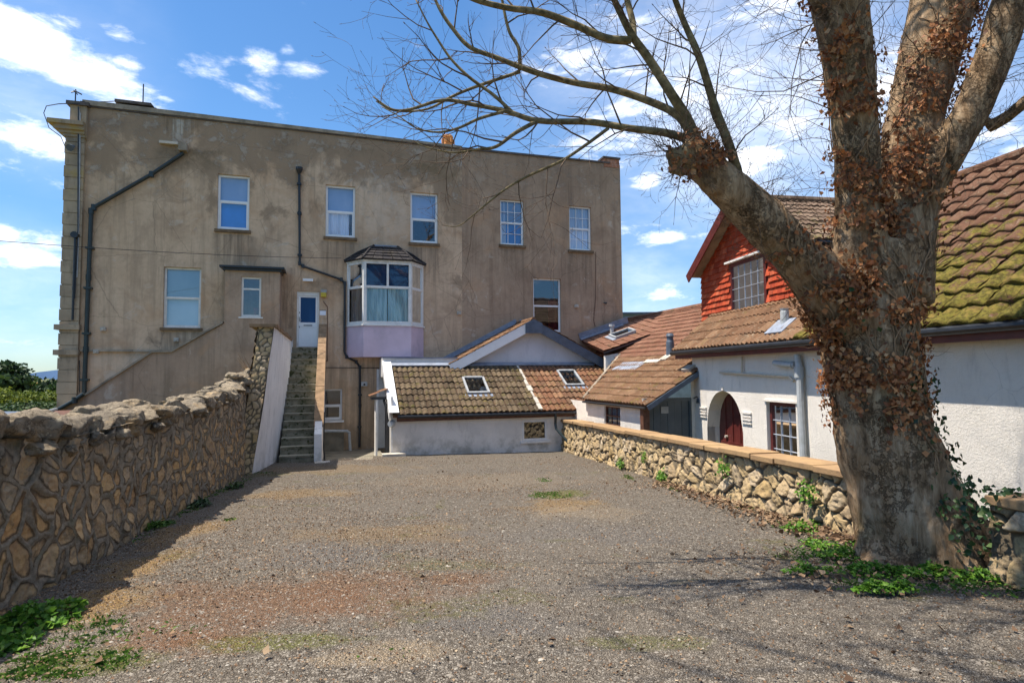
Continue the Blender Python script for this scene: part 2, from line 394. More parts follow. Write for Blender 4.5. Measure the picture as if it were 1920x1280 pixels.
def cloth(name, a, b, freq=38):
    n = NT(name); c = n.mix(n.mr(n.noise(1.0, 3, n.mapv(scale=(freq, freq, .6)), .5), .4, .6), a, b)
    return n.done(c, .85, None, .2)
M['cur_blue'] = cloth('pale_blue_curtain', (.72, .88, .86), (.42, .58, .60), 9)
M['cur_white'] = cloth('white_net_curtain', (.75, .78, .85), (.60, .64, .72), 9)
M['cur_tan'] = cloth('tan_curtain', (.45, .36, .30), (.30, .22, .18), 9)
M['cur_red'] = cloth('red_curtain', (.42, .09, .09), (.25, .05, .06), 9)
M['blind_or_backing'] = cloth('grey_blue_blind', (.34, .42, .56), (.28, .37, .52), 1.5)
M['frosted'] = cloth('frosted_blue_panel', (.50, .62, .66), (.44, .57, .62), 1)
M['bluedoorglass'] = cloth('deep_blue_film', (.02, .07, .17), (.025, .09, .21), 2)

def tile_mat(name, cols, moss=None, mossamt=0.0, mosslow=None, lich=0.35):
    n = NT(name); r = n.attr('rnd')
    st = [(i / (len(cols) - 1), c) for i, c in enumerate(cols)]
    c = n.ramp(r, st)
    c = n.mix(n.mr(n.noise(7, 8, None, .7), .35, .7, 0, .45), c, tuple(x * .45 for x in cols[0]))
    c = n.mix(n.math('MULTIPLY', n.mr(n.noise(14, 6, n.mapv(loc=(5, 5, 5)), .7), .56, .66), lich), c, (.34, .30, .22))
    c = n.mix(n.math('MULTIPLY', n.mr(n.noise(2.2, 9, n.mapv(loc=(15, 5, 5)), .75), .52, .66), .5), c, (.075, .062, .045))
    h = n.noise(40, 5)
    if moss:
        ms = n.noise(3.0, 10, n.mapv(loc=(2, 8, 5)), .78)
        if mosslow: ms = n.math('ADD', ms, n.mr(n.sep()[2], mosslow[0], mosslow[1], mosslow[2], mosslow[3], False))
        mk = n.mr(ms, .52, .60)
        mc = n.mix(n.mr(n.noise(22, 5), .4, .6), moss, tuple(x * .45 for x in moss))
        mc = n.mix(n.mr(n.noise(6, 6, n.mapv(loc=(3, 3, 9))), .5, .65), mc, (.20, .145, .035))
        c = n.mix(n.math('MULTIPLY', mk, mossamt), c, mc)
        h = n.math('ADD', h, n.math('MULTIPLY', mk, n.noise(70, 4)))
    nb = n.bump(h, .6, .015)
    return n.done(c, .92, nb, .15)
M['t_shed'] = tile_mat('pantile_brown', [(.065, .045, .028), (.11, .078, .048), (.15, .108, .068), (.085, .058, .036)], (.13, .12, .03), .6, (.3, 1.8, .0, -.02), .5)
M['t_shed_red'] = tile_mat('pantile_orange', [(.15, .068, .038), (.21, .10, .055), (.11, .062, .04), (.27, .145, .08)], (.22, .20, .07), .35, None, .5)
M['t_long'] = tile_mat('brown_tile', [(.185, .083, .052), (.24, .118, .076), (.21, .10, .066), (.28, .145, .095)], (.10, .10, .04), .25, None, .35)
M['t_low'] = tile_mat('old_brown_tile', [(.15, .08, .045), (.22, .125, .07), (.18, .095, .055), (.26, .155, .09)], (.20, .17, .035), .6, (.8, 2.2, -.02, -.06), .5)
M['t_big'] = tile_mat('mossy_tile', [(.11, .052, .032), (.15, .078, .05), (.125, .063, .038), (.17, .095, .06)], (.15, .132, .022), .88, (2.3, 5.2, .15, -.10), .35)
M['t_dorm'] = tile_mat('dormer_tile', [(.12, .078, .055), (.18, .122, .088), (.15, .10, .07), (.22, .155, .11)], (.14, .13, .03), .6, (4.6, 6.2, .02, -.1), .5)
M['t_hung'] = tile_mat('hung_red_tile', [(.42, .066, .028), (.53, .095, .04), (.35, .055, .026), (.60, .15, .07)], None, 0, None, .12)
M['slates'] = tile_mat('dark_slate', [(.035, .032, .035), (.055, .05, .052), (.045, .04, .04), (.07, .062, .06)], None, 0, None, .2)
M['dormdark'] = tile_mat('dull_red_tile', [(.12, .03, .02), (.16, .04, .025)], None, 0, None, .1)

def rubble_mat(name, cols, mort, ribbon, lo, hi, warm):
    n = NT(name); cid = n.attr('cid'); ed = n.attr('edge')
    c = n.ramp(cid, cols)
    if ribbon:
        hg = n.attr('hgt'); gm = n.mr(n.math('ADD', n.noise(1.1, 6, n.mapv(loc=(5, 1, 1)), .65), n.mr(hg, .45, 1.0, -.12, .26)), .52, .66)
        c = n.mix(n.math('MULTIPLY', gm, .75), c, n.mix(cid, (.23, .19, .14), (.33, .28, .21)))
    c = n.mix(n.mr(n.noise(9, 8, None, .7), .4, .7, 0, .55), c, warm)
    c = n.mix(n.mr(n.noise(3.5, 10, n.mapv(loc=(3, 3, 3)), .8, .5), .50, .64, 0, .75), c, (.16, .13, .09))
    c = n.mix(n.math('MULTIPLY', n.mr(n.noise(30, 6, n.mapv(loc=(7, 3, 3)), .7), .58, .70), .45), c, (.42, .38, .30))
    mm = n.mix(n.mr(n.noise(12, 8, None, .75), .35, .68), mort, tuple(x * .5 for x in mort))
    mm = n.mix(n.mr(n.noise(2.2, 7, n.mapv(loc=(9, 3, 3))), .55, .65, 0, .4), mm, (.09, .095, .05))
    e2 = n.math('ADD', ed, n.math('MULTIPLY', n.math('SUBTRACT', n.noise(25, 4), .5), .012))
    k = n.mr(e2, lo, hi, 1, 0)
    c = n.mix(k, c, mm)
    if ribbon:                                    # dark line beside the ribbon pointing: relief shade put into the colour
        g = n.math('MULTIPLY', n.mr(e2, lo, hi), n.mr(e2, hi, hi + .022, 1, 0)); c = n.mix(n.math('MULTIPLY', g, .85), c, (.05, .038, .028))
    gr = n.noise(45, 8, None, .7)
    nb = n.bump(n.noise(13, 8, None, .7), .8, .03); nb = n.bump(gr, .5, .008, nb)
    return n.done(c, .93, nb, .15)
M['rubbleL'] = rubble_mat('rubble_ribbon_pointed', [(0, (.50, .28, .115)), (.25, (.27, .20, .13)), (.5, (.56, .34, .15)), (.7, (.31, .235, .155)), (1, (.62, .40, .20))], (.29, .235, .165), True, .016, .025, (.58, .36, .14))
M['rubbleR'] = rubble_mat('golden_rubble', [(0, (.40, .29, .155)), (.3, (.50, .37, .21)), (.6, (.37, .27, .165)), (.8, (.48, .39, .28)), (1, (.40, .27, .12))], (.17, .135, .09), False, .006, .022, (.42, .30, .13))
def rock():
    n = NT('boulder'); c = n.mix(n.mr(n.noise(3, 9, None, .7), .35, .65), (.40, .32, .22), (.24, .195, .14))
    c = n.mix(n.attr('rnd'), c, n.mix(.55, c, (.17, .15, .125)))
    ckk = n.voro(7, n.mix(.2, n.P, n.noise(9, 5, col=True)), 'DISTANCE_TO_EDGE'); c = n.mix(n.mr(ckk, 0, .05, .7, 0), c, (.07, .055, .04))
    c = n.mix(n.mr(n.noise(10, 9, n.mapv(loc=(3, 1, 1)), .75), .48, .66, 0, .7), c, (.14, .115, .085))
    c = n.mix(n.math('MULTIPLY', n.mr(n.noise(18, 6, n.mapv(loc=(3, 9, 1)), .75), .57, .66), .6), c, (.60, .52, .36))
    c = n.mix(n.math('MULTIPLY', n.mr(n.noise(2.5, 6, n.mapv(loc=(3, 9, 7)), .7), .52, .66), .5), c, (.46, .29, .12))
    nb = n.bump(n.noise(9, 9, None, .75), .9, .06); nb = n.bump(n.noise(50, 8, None, .75), .7, .012, nb)
    return n.done(c, .95, nb, .12)
M['rock'] = rock()
def slab():
    n = NT('sandstone_coping'); c = n.mix(n.mr(n.noise(3, 8, None, .65), .35, .65), (.42, .28, .14), (.33, .215, .12))
    c = n.mix(n.mr(n.noise(9, 9, n.mapv(loc=(3, 1, 1)), .75), .52, .68, 0, .6), c, (.15, .115, .07))
    c = n.mix(n.attr('rnd'), c, n.mix(.5, c, (.28, .17, .09)))
    return n.done(c, .92, n.bump(n.noise(25, 8, None, .7), .6, .015), .15)
M['slab'] = slab()
def bark():
    n = NT('bark'); v = n.mapv(scale=(1.15, 1.15, .26))
    f = n.noise(7, 10, v, .72, .4); fi = n.noise(28, 8, v, .7)
    c = n.ramp(f, [(.30, (.07, .043, .026)), (.42, (.235, .152, .085)), (.54, (.40, .275, .165)), (.68, (.55, .41, .27))])
    c = n.mix(n.mr(n.noise(2.5, 6, n.mapv(loc=(3, 3, 3))), .5, .65, 0, .5), c, (.33, .19, .09))
    c = n.mix(n.mr(fi, .55, .72, 0, .6), c, (.52, .42, .30))
    c = n.mix(n.mr(n.noise(1.4, 5, n.mapv(loc=(3, 13, 3))), .55, .7, 0, .35), c, (.20, .185, .09))
    cr = n.voro(15, n.mix(.30, n.mapv(scale=(1, 1, .35)), n.noise(6, 7, col=True, rough=.75)), 'DISTANCE_TO_EDGE')
    ck = n.math('MULTIPLY', n.mr(cr, 0, .12, 1, 0), n.mr(n.noise(2.2, 4, n.mapv(loc=(8, 3, 1))), .42, .58))
    c = n.mix(n.math('MULTIPLY', ck, .5), c, (.05, .036, .025))
    h = n.math('ADD', n.math('MULTIPLY', f, 1.2), n.math('MULTIPLY', ck, -.5))
    nb = n.bump(h, .9, .05); nb = n.bump(fi, .6, .012, nb)
    return n.done(c, .95, nb, .12)
M['bark'] = bark()
M['barkgreen'] = simple('green_brown_bark', (.20, .155, .08), .9, .5, .15, 14, 1.0, (.36, .31, .20), .6)
M['twig'] = simple('twig_bark', (.13, .088, .058), .85, .35, .2, 9, .2)
def leafmat(name, stops, trans=0.25, rough=.6):
    n = NT(name); c = n.ramp(n.attr('rnd'), stops)
    n.done(c, rough, None, .3)
    b2 = n.N('ShaderNodeBsdfTranslucent'); n.L(c, b2.inputs[0]); mx = n.N('ShaderNodeMixShader'); mx.inputs[0].default_value = trans
    o = n.nt.nodes['Material Output']; n.L(n.b.outputs[0], mx.inputs[1]); n.L(b2.outputs[0], mx.inputs[2]); n.L(mx.outputs[0], o.inputs[0])
    return n.m
M['dryleaf'] = leafmat('dry_ivy_leaf', [(0, (.10, .04, .018)), (.3, (.26, .095, .035)), (.6, (.40, .155, .055)), (.85, (.48, .22, .085)), (1, (.56, .36, .19))], .2)
M['darkleaf'] = leafmat('dark_ivy_leaf', [(0, (.012, .028, .012)), (.5, (.03, .065, .022)), (.9, (.06, .11, .035)), (1, (.13, .17, .06))], .15, .4)
M['freshleaf'] = leafmat('fresh_leaf', [(0, (.035, .10, .012)), (.4, (.075, .19, .018)), (.8, (.15, .30, .03)), (1, (.24, .38, .06))], .35, .5)
M['grassy'] = leafmat('grass_blade', [(0, (.03, .08, .012)), (.5, (.07, .16, .02)), (1, (.16, .26, .05))], .35, .5)
M['litter'] = leafmat('leaf_litter', [(0, (.08, .045, .025)), (.4, (.16, .092, .05)), (.8, (.24, .155, .09)), (.97, (.31, .215, .13)), (1, (.46, .36, .24))], .1, .8)
M['chip'] = leafmat('gravel_chip', [(0, (.09, .078, .065)), (.4, (.15, .13, .107)), (.75, (.21, .182, .15)), (.97, (.27, .24, .20)), (1, (.40, .37, .32))], 0.0, .85)
M['stalk'] = simple('ivy_stalk', (.25, .16, .09), .85, .3, .2, 12)
M['needle'] = leafmat('conifer_foliage', [(0, (.012, .03, .012)), (.5, (.03, .065, .02)), (1, (.07, .12, .03))], .2)
M['bush'] = leafmat('bush_foliage', [(0, (.04, .07, .012)), (.5, (.11, .16, .02)), (1, (.24, .28, .04))], .3)

def gravel_mat():
    n = NT('gravel')
    vw = n.mix(.012, n.P, n.noise(60, 2, col=True))
    v1 = n.voro(60, vw, 'F1', 'Color'); sx = n.sep(v1)[0]
    c = n.ramp(sx, [(0, (.085, .072, .058)), (.35, (.155, .134, .110)), (.65, (.225, .196, .162)), (.9, (.29, .256, .21)), (1, (.38, .345, .29))])
    big = n.noise(.45, 5, n.mapv(loc=(3.1, 0, 0)), .55)
    c = n.mix(n.mr(big, .38, .55, .0, .4), c, (.225, .19, .15))
    P = n.P
    wob = n.N('ShaderNodeMix'); wob.data_type = 'VECTOR'
    def patch_at(px, py, rx, ry, col, amt, seed, c):
        g = on_ground(px, py)
        s1 = n.N('ShaderNodeVectorMath'); s1.operation = 'SUBTRACT'; n.L(P, s1.inputs[0]); s1.inputs[1].default_value = g
        s2 = n.N('ShaderNodeVectorMath'); s2.operation = 'MULTIPLY'; n.L(s1.outputs[0], s2.inputs[0]); s2.inputs[1].default_value = (1 / rx, 1 / ry, 0)
        s3 = n.N('ShaderNodeVectorMath'); s3.operation = 'LENGTH'; n.L(s2.outputs[0], s3.inputs[0])
        d = n.math('ADD', s3.outputs['Value'], n.math('MULTIPLY', n.math('SUBTRACT', n.noise(1.6, 8, n.mapv(loc=(seed, 0, 0)), .72), .5), 3.4))
        f = n.math('MULTIPLY', n.mr(d, 1.25, .55), n.mr(n.noise(38, 4, n.mapv(loc=(seed, 1, 1))), .36, .58, .35, 1))
        return n.mix(n.math('MULTIPLY', f, amt), c, col)
    red = (.235, .122, .066); och = (.38, .235, .085); moss = (.15, .16, .025); dust = (.36, .28, .19); blue = (.17, .165, .165)
    for k, (px, py, rx, ry, col, amt) in enumerate([(450, 1130, 1.0, .75, red, .8), (700, 1110, .8, .7, red, .7), (880, 1085, .5, .25, red, .7), (360, 1200, .5, .2, red, .7), (1500, 925, .9, 1.2, red, .7), (1300, 905, .7, 1.4, red, .6),
            (200, 1130, .35, .6, och, .85), (270, 1060, .3, .7, och, .8), (345, 1000, .3, .9, och, .7), (560, 925, .9, .7, och, .55), (720, 1000, 1.0, .6, och, .4), (1050, 945, .6, .6, och, .7), (620, 880, 2, .8, och, .35),
            (1050, 925, .45, .4, moss, .9), (520, 1205, .5, .15, moss, .7), (150, 1240, .5, .2, moss, .8), (1180, 1200, .4, .12, moss, .5), (850, 1060, .8, .2, moss, .35), (500, 890, .5, .5, moss, .5),
            (740, 1225, .38, .16, dust, .9), (650, 1240, .3, .1, dust, .8), (1100, 960, .8, .5, dust, .6), (330, 1010, .2, .3, dust, .6), (900, 900, 2.4, 1.2, dust, .35),
            (600, 1040, .7, .5, blue, .5), (900, 1160, .7, .3, blue, .5), (1100, 1000, 1.5, .6, blue, .35), (1250, 1100, .8, .3, blue, .4)]):
        c = patch_at(px, py, rx, ry, col, amt, 3 + k * 1.7, c)
    mo = n.mr(n.noise(.8, 8, n.mapv(loc=(21.2, 3.3, 0)), .68, .6), .57, .64)
    c = n.mix(n.math('MULTIPLY', mo, n.mr(n.noise(16, 5, n.mapv(loc=(2, 5, 1))), .40, .6, .1, .6)), c, (.145, .14, .04))
    ed = n.voro(60, vw, 'DISTANCE_TO_EDGE')
    c = n.mix(n.mr(ed, 0, .12, .7, 0), c, (.085, .066, .048))
    nb = n.bump(n.math('ADD', n.mr(ed, 0, .25), n.math('MULTIPLY', sx, .6)), .9, .012); nb = n.bump(n.noise(6, 6), .5, .05, nb)
    return n.done(c, .95, nb, .12)
M['gravel'] = gravel_mat()
def earth():
    n = NT('terrain'); c = n.mix(n.mr(n.noise(.05, 8), .4, .6), (.10, .12, .035), (.17, .14, .07))
    c = n.mix(n.mr(n.noise(.4, 8), .45, .6), c, (.07, .08, .035)); return n.done(c, .95, n.bump(n.noise(3, 6), .5, .1), .1)
M['earth'] = earth()
M['hill'] = simple('haze_blue_hill', (.055, .095, .17), 1.0, .15, 0.0, .004)  # haze of distance put into the blue base colour
M['farwall'] = simple('far_cladding', (.24, .27, .29), .8, .2, .2, 1.5, 0, (.12, .12, .12), .6)
# ---------------------------------------------------------------- frames
FU = Vector((0.957, 0.2895, 0)).normalized(); FN = Vector((FU.y, -FU.x, 0)); F0 = Vector((-7.5, 21.5, 0))
def F(u, w, z): return F0 + FU * u + FN * w + Vector((0, 0, z))
def fac(px, py, w=0.0):
    p = on_plane(px, py, F0 + FN * w, FN); r = p - F0; return r.dot(FU), p.z
CD = Vector((-0.1616, 0.9869, 0)).normalized(); CE = Vector((CD.y, -CD.x, 0)); C0 = Vector((5.5, 12, 0))
def C(s, r, z): return C0 + CD * s + CE * r + Vector((0, 0, z))
def cot(px, py, r=0.0):
    p = on_plane(px, py, C0 + CE * r, CE); q = p - C0; return q.dot(CD), p.z
def rect(fn, x0, x1, yt, yb, w=0.0):
    xc, yc = (x0 + x1) / 2, (yt + yb) / 2
    a, b = fn(x0, yc, w)[0], fn(x1, yc, w)[0]
    zt, zb = fn(xc, yt, w)[1], fn(xc, yb, w)[1]
    return min(a, b), max(a, b), zb, zt

def wall_holes(mb, T, us, zs_fn, holes, w, depth, zb, extra_z=()):
    """wall face at offset w with rectangular openings and reveals 'depth' deep (towards -w)"""
    U = sorted(set(list(us) + [h[0] for h in holes] + [h[1] for h in holes]))
    U2 = [U[0]]
    for a in U[1:]:
        if a - U2[-1] > 1e-4: U2.append(a)
    Z = sorted(set([zb] + [h[2] for h in holes] + [h[3] for h in holes] + list(extra_z)))
    for a, b in zip(U2, U2[1:]):
        for k in range(len(Z)):
            z0 = Z[k]; top = k == len(Z) - 1
            z1a, z1b = (zs_fn(a), zs_fn(b)) if top else (Z[k + 1], Z[k + 1])
            uc = (a + b) / 2; zc = (z0 + z1a) / 2
            if any(h[0] < uc < h[1] and h[2] < zc < h[3] for h in holes): continue
            mb.poly([T(a, w, z0), T(b, w, z0), T(b, w, z1b), T(a, w, z1a)])
    for h in holes:
        u0, u1, z0, z1 = h[:4]
        mb.poly([T(u0, w, z0), T(u0, w - depth, z0), T(u0, w - depth, z1), T(u0, w, z1)])
        mb.poly([T(u1, w, z0), T(u1, w - depth, z0), T(u1, w - depth, z1), T(u1, w, z1)])
        mb.poly([T(u0, w, z1), T(u1, w, z1), T(u1, w - depth, z1), T(u0, w - depth, z1)])
        mb.poly([T(u0, w, z0), T(u1, w, z0), T(u1, w - depth, z0), T(u0, w - depth, z0)])

def window(parent, T, r, w, fw=.06, transom=None, cols=1, rows=(1, 1), lower_inset=0.03, mat='upvc', sill=None, curtains=None,
           glassm='glass', bar=.02, blind_or_backing=None, label=None, step=.05, mull=None):
    """frame mesh + pane, sill, curtain children. T(u,w,z), opening r=(u0,u1,z0,z1), w = frame front offset"""
    u0, u1, z0, z1 = r; g = .003
    f = MB()
    f.box(T, u0 + g, u0 + fw, w - .07, w, z0 + g, z1 - g); f.box(T, u1 - fw, u1 - g, w - .07, w, z0 + g, z1 - g)
    f.box(T, u0 + fw, u1 - fw, w - .07, w - .001, z0 + g, z0 + fw * 1.15); f.box(T, u0 + fw, u1 - fw, w - .07, w - .001, z1 - fw, z1 - g)
    zt = z0 + (z1 - z0) * transom if transom else None
    halves = []
    if zt is not None:
        f.box(T, u0 + fw, u1 - fw, w - .065, w - .004, zt - fw * .45, zt + fw * .45)
        i = lower_inset
        if i:
            a0, a1, b0, b1 = u0 + fw, u1 - fw, z0 + fw * 1.15, zt - fw * .45
            f.box(T, a0, a0 + i, w - .05, w - .012, b0, b1); f.box(T, a1 - i, a1, w - .05, w - .012, b0, b1)
            f.box(T, a0 + i, a1 - i, w - .05, w - .013, b0, b0 + i); f.box(T, a0 + i, a1 - i, w - .05, w - .013, b1 - i, b1)
        halves = [(z0 + fw, zt - fw * .45, rows[0]), (zt + fw * .45, z1 - fw, rows[1])]
    else: halves = [(z0 + fw, z1 - fw, rows[0])]
    for (a, b, rw) in halves:
        for c in range(1, cols):
            x = u0 + fw + (u1 - u0 - 2 * fw) * c / cols; f.box(T, x - bar / 2, x + bar / 2, w - .045, w - .018, a, b)
        for q in range(1, rw):
            z = a + (b - a) * q / rw; f.box(T, u0 + fw, u1 - fw, w - .044, w - .020, z - bar / 2, z + bar / 2)
    if mull:
        for x in mull: f.box(T, x - fw / 2, x + fw / 2, w - .066, w - .003, z0 + fw, z1 - fw)
    wo = part('window', f, M[mat], parent, label=label)
    for k, (a, b, rw) in enumerate(halves):
        p = MB(); p.poly([T(u0 + fw * .9, w - .035 - .01 * k, a - .01), T(u1 - fw * .9, w - .035 - .01 * k, a - .01), T(u1 - fw * .9, w - .035 - .01 * k, b + .01), T(u0 + fw * .9, w - .035 - .01 * k, b + .01)])
        part('pane', p, M[glassm], wo)
    if sill:
        s = MB(); s.box(T, u0 - .07, u1 + .07, w - .1, w + sill[1], z0 - sill[0], z0 - .002); part('sill', s, M[sill[2]], wo)
    if curtains:
        for (ca, cb, za, zb, m, wave) in curtains:
            c = MB(); nseg = max(2, int((cb - ca) * (u1 - u0) / .02)) if wave else 1
            pts = []
            for k in range(nseg + 1):
                t = ca + (cb - ca) * k / nseg; u = u0 + (u1 - u0) * t
                ww = w - .13 + (wave * math.sin(t * (u1 - u0) * 55 + 2 * math.sin(t * 9)) if wave else 0)
                pts.append((u, ww))
            for (ua, wa), (ub, wb) in zip(pts, pts[1:]):
                H = z1 - z0; c.poly([T(ua, wa, z0 + za * H), T(ub, wb, z0 + za * H), T(ub, wb, z0 + zb * H), T(ua, wa, z0 + zb * H)])
            part('curtain' if wave else 'blind_or_backing', c, M[m], wo, smooth=bool(wave))  # sheets behind panes: real cloth, painted sky reflection and painted room darkness
    return wo

def tiles(mb, P0, A, B, La, Lb, tw=.36, gauge=.36, amp=.035, waves=2, mask=None, seed=0, thick=.03, nx=8, nb=1, moss=0.0, jit=.012, stagger=False):
    P0 = Vector(P0); A = Vector(A).normalized(); B = Vector(B).normalized(); Nn = A.cross(B).normalized()
    if Nn.z < 0: Nn = -Nn
    rd = rng(seed); nc = int(math.ceil(Lb / gauge)); na = int(math.ceil(La / tw))
    for j in range(nc):
        off = (tw * .5 if (stagger and j % 2) else 0)
        for i in range(-1 if off else 0, na):
            a0 = i * tw + off; b0 = j * gauge
            if mask and not mask(a0 + tw / 2, b0 + gauge / 2): 
                rd.random(); continue
            mb.cur = rd.random(); hj = rd.uniform(0, jit); bj = rd.uniform(-jit, jit) * .8; tilt = rd.uniform(-jit, jit)
            aa0 = max(0, a0); aa1 = min(La, a0 + tw - .013)
            if aa1 - aa0 < .02: continue
            bt = min(Lb, b0 + gauge + .03)
            rows = []
            for m_ in range(nb + 1):
                row = []
                for k in range(nx + 1):
                    a = aa0 + (aa1 - aa0) * k / nx; t = (a - a0) / tw
                    h = amp * (0.5 - 0.5 * math.cos(2 * math.pi * waves * t)) ** .85 + thick * (1 - m_ / nb) * 1.0 + hj + tilt * t + .004
                    b = (b0 - .02 + bj) * (1 - m_ / nb) + bt * m_ / nb
                    if moss:
                        q = math.sin(a * 23.1 + j * 3.7) * math.sin(b * 19.7 + i * 1.3) + rd.uniform(-.5, .5)
                        h += max(0, q) * moss * max(0, 1 - b / Lb)
                        if m_ == 0: b -= max(0, q) * moss * .6 * max(0, 1 - b / Lb)
                    row.append(mb.vert(P0 + A * a + B * b + Nn * h))
                rows.append(row)
            lip = [mb.vert(P0 + A * (aa0 + (aa1 - aa0) * k / nx) + B * (b0 - .015 + bj) + Nn * (amp * (0.5 - 0.5 * math.cos(2 * math.pi * waves * ((aa0 + (aa1 - aa0) * k / nx - a0) / tw))) ** .85 + hj - .012)) for k in range(nx + 1)]
            for k in range(nx):
                mb.face((lip[k], lip[k + 1], rows[0][k + 1], rows[0][k]))
                for m_ in range(nb): mb.face((rows[m_][k], rows[m_][k + 1], rows[m_ + 1][k + 1], rows[m_ + 1][k]))
    mb.cur = .5

# ---------------------------------------------------------------- ground
def wallR_x(y): return 1.63 + (19.9 - y) * .18
def wallL_x(y): return -4.04 - .2459 * (y - 4.63)
def ground():
    # driveway sheet, finely divided, gently uneven
    def inside(x, y):
        return True
    n = 150
    ys = np.concatenate([np.linspace(-8, 2, 12)[:-1], np.linspace(2, 19.6, 190)])
    xs = np.linspace(0, 1, 110)
    V = []; 
    for y in ys:
        xl = wallL_x(y) - .2; xr = wallR_x(y) + .15
        for t in xs: V.append((xl + (xr - xl) * t, y, 0))
    V = np.array(V); 
    V[:, 2] = -.05 * V[:, 1] + (fbm(V, .9, 4, 5) - .5) * .06 + (fbm(V, .25, 2, 9) - .5) * .05
    # clip at the far end: facade-parallel line, set back for the passage
    F_ = []; nx = len(xs)
    for j in range(len(ys) - 1):
        for i in range(nx - 1):
            a = j * nx + i; c = (V[a] + V[a + nx + 1]) / 2; r = Vector(c) - F0; u, w = r.dot(FU), r.dot(FN)
            if w < 4.12 and u > 1.9: continue
            if w < 5.25 and u <= 2.05: continue
            F_.append((a, a + 1, a + nx + 1, a + nx))
    me = mesh_np('gravel_drive', V, np.array(F_), True)
    link('gravel_ground', me, M['gravel'])['kind'] = 'structure'
    # low ground all around
    mb = MB(); R = 6000
    k = [-R, -900, -250, -80, -40, -14.5, 14, 40, 120, 900, R]; ky = [-R, -200, -40, -14, -5, 27, 50, 120, 400, 1500, R]
    V = []; 
    for y in ky:
        for x in k:
            z = -1.38
            V.append((x, y, z if abs(x) < 100 and y < 130 else (-1.6 - (6 if x < -100 else 0))))
    Fc = [(j * 11 + i, j * 11 + i + 1, (j + 1) * 11 + i + 1, (j + 1) * 11 + i) for j in range(10) for i in range(10)]
    link('ground', mesh_np('ground', V, Fc), M['earth'])['kind'] = 'structure'
    # distant hills, low mounds beyond the bay
    rd = rng(3); mb = MB()
    c = at_depth(105, 700, 2600); N_ = 40
    prof = []
    for i in range(N_ + 1):
        t = i / N_; x = -2700 + 1500 * t
        px = project((x, 2600, 0))[0]
        h = 8 + 62 * max(0, math.sin(math.pi * min(1, max(0, (px - 15) / 330)))) ** .8 + 4 * math.sin(i * 1.3)
        prof.append((x, h))
    for (x0, h0), (x1, h1) in zip(prof, prof[1:]):
        for (ya, fa, yb, fb) in ((2500, 0, 2600, .7), (2600, .7, 2750, 1), (2750, 1, 3100, 0)):
            mb.poly([(x0, ya, -8 + h0 * fa), (x1, ya, -8 + h1 * fa), (x1, yb, -8 + h1 * fb), (x0, yb, -8 + h0 * fb)])
    h = part('hills', mb, M['hill'], smooth=True); h['kind'] = 'structure'
    # concrete passage to the basement
    mb = MB()
    n = 10
    mb.prism([F(.64, 5.3, -1.4), F(.64, 5.3, -.90), F(.64, 4.3, -1.02), F(.64, .01, -1.16), F(.64, .01, -1.4)], FU * 1.9)
    p = part('path', mb, M['concrete']); p['kind'] = 'structure'
ground()

# ---------------------------------------------------------------- rendered houses
H1 = thing('terraced_house', 'tall tan rendered house with black drainpipes, lilac bay window and steps up to a door', 'house', F(-3, -4, -1.3))
H2 = thing('terraced_house', 'plainer grey brown rendered house end with two small paned upper windows', 'house', F(8, -4, -1.3))
uL = fac(151, 440)[0]; uJ = fac(866, 400)[0]; uR = fac(1165, 450)[0]
zL = fac(152, 197)[1]; zJ = fac(865, 279)[1]; zJ2 = fac(868, 281)[1]; zR = fac(1160, 309)[1]
def ztop1(u): return zL + (zJ - zL) * (u - uL) / (uJ - uL)
def ztop2(u): return zJ2 + (zR - zJ2) * (u - uJ) / (uR - uJ)
W1 = rect(fac, 407.5, 467.5, 328, 431); W2 = rect(fac, 610.5, 666, 348, 445); W3 = rect(fac, 769.5, 821, 361.5, 456)
W4 = rect(fac, 938, 982, 375, 459.5); W5 = rect(fac, 1067.5, 1108.5, 387, 469.5); W6 = rect(fac, 1000, 1052, 522, 622)
W7 = rect(fac, 306, 376.5, 501, 614.5); DR = rect(fac, 556, 598.5, 546, 651); BW = rect(fac, 604, 641.5, 729, 788)
print('sizes', [tuple(round(x, 2) for x in q) for q in (W1, W2, W3, W4, W5, W6, W7, DR, BW)], 'top', zL, zJ, zR, uL, uJ, uR)
bayL = fac(650, 560)[0]; bayR = fac(794, 560)[0]
bz0 = fac(720, 669, .7)[1]; bzs = fac(720, 608, .7)[1]; bzt = fac(720, 538, .7)[1]; bzh = fac(720, 491, .7)[1]
bfL = fac(682, 560, .75)[0]; bfR = fac(771, 560, .75)[0]
mb = MB(); wall_holes(mb, F, np.linspace(uL, uJ, 8), ztop1, [W1, W2, W3, W7, DR, BW, (bayL + .12, bayR - .12, bzs, bzh)], 0, .16, -1.35)
mb.box(F, uL, uL + .02, -9, -.2, -1.35, zL); mb.poly([F(uL, -9, -1.35), F(uJ, -9, -1.35), F(uJ, -9, zJ), F(uL, -9, zL)])
mb.poly([F(uJ - .002, -9, -1.35), F(uJ - .002, -.2, -1.35), F(uJ - .002, -.2, zJ), F(uJ - .002, -9, zJ)])
part('wall', mb, M['render'], H1)
mb = MB(); wall_holes(mb, F, np.linspace(uJ + .002, uR, 4), ztop2, [W4, W5, W6], 0, .16, -1.35)
mb.box(F, uR - .02, uR, -9, -.16, -1.35, zR); mb.poly([F(uJ + .01, -9, -1.35), F(uR, -9, -1.35), F(uR, -9, zR), F(uJ, -9, zR)])
mb.poly([F(uR, 0, -1.35), F(uR, -.16, -1.35), F(uR, -.16, zR), F(uR, 0, zR)])
part('wall', mb, M['render2'], H2)
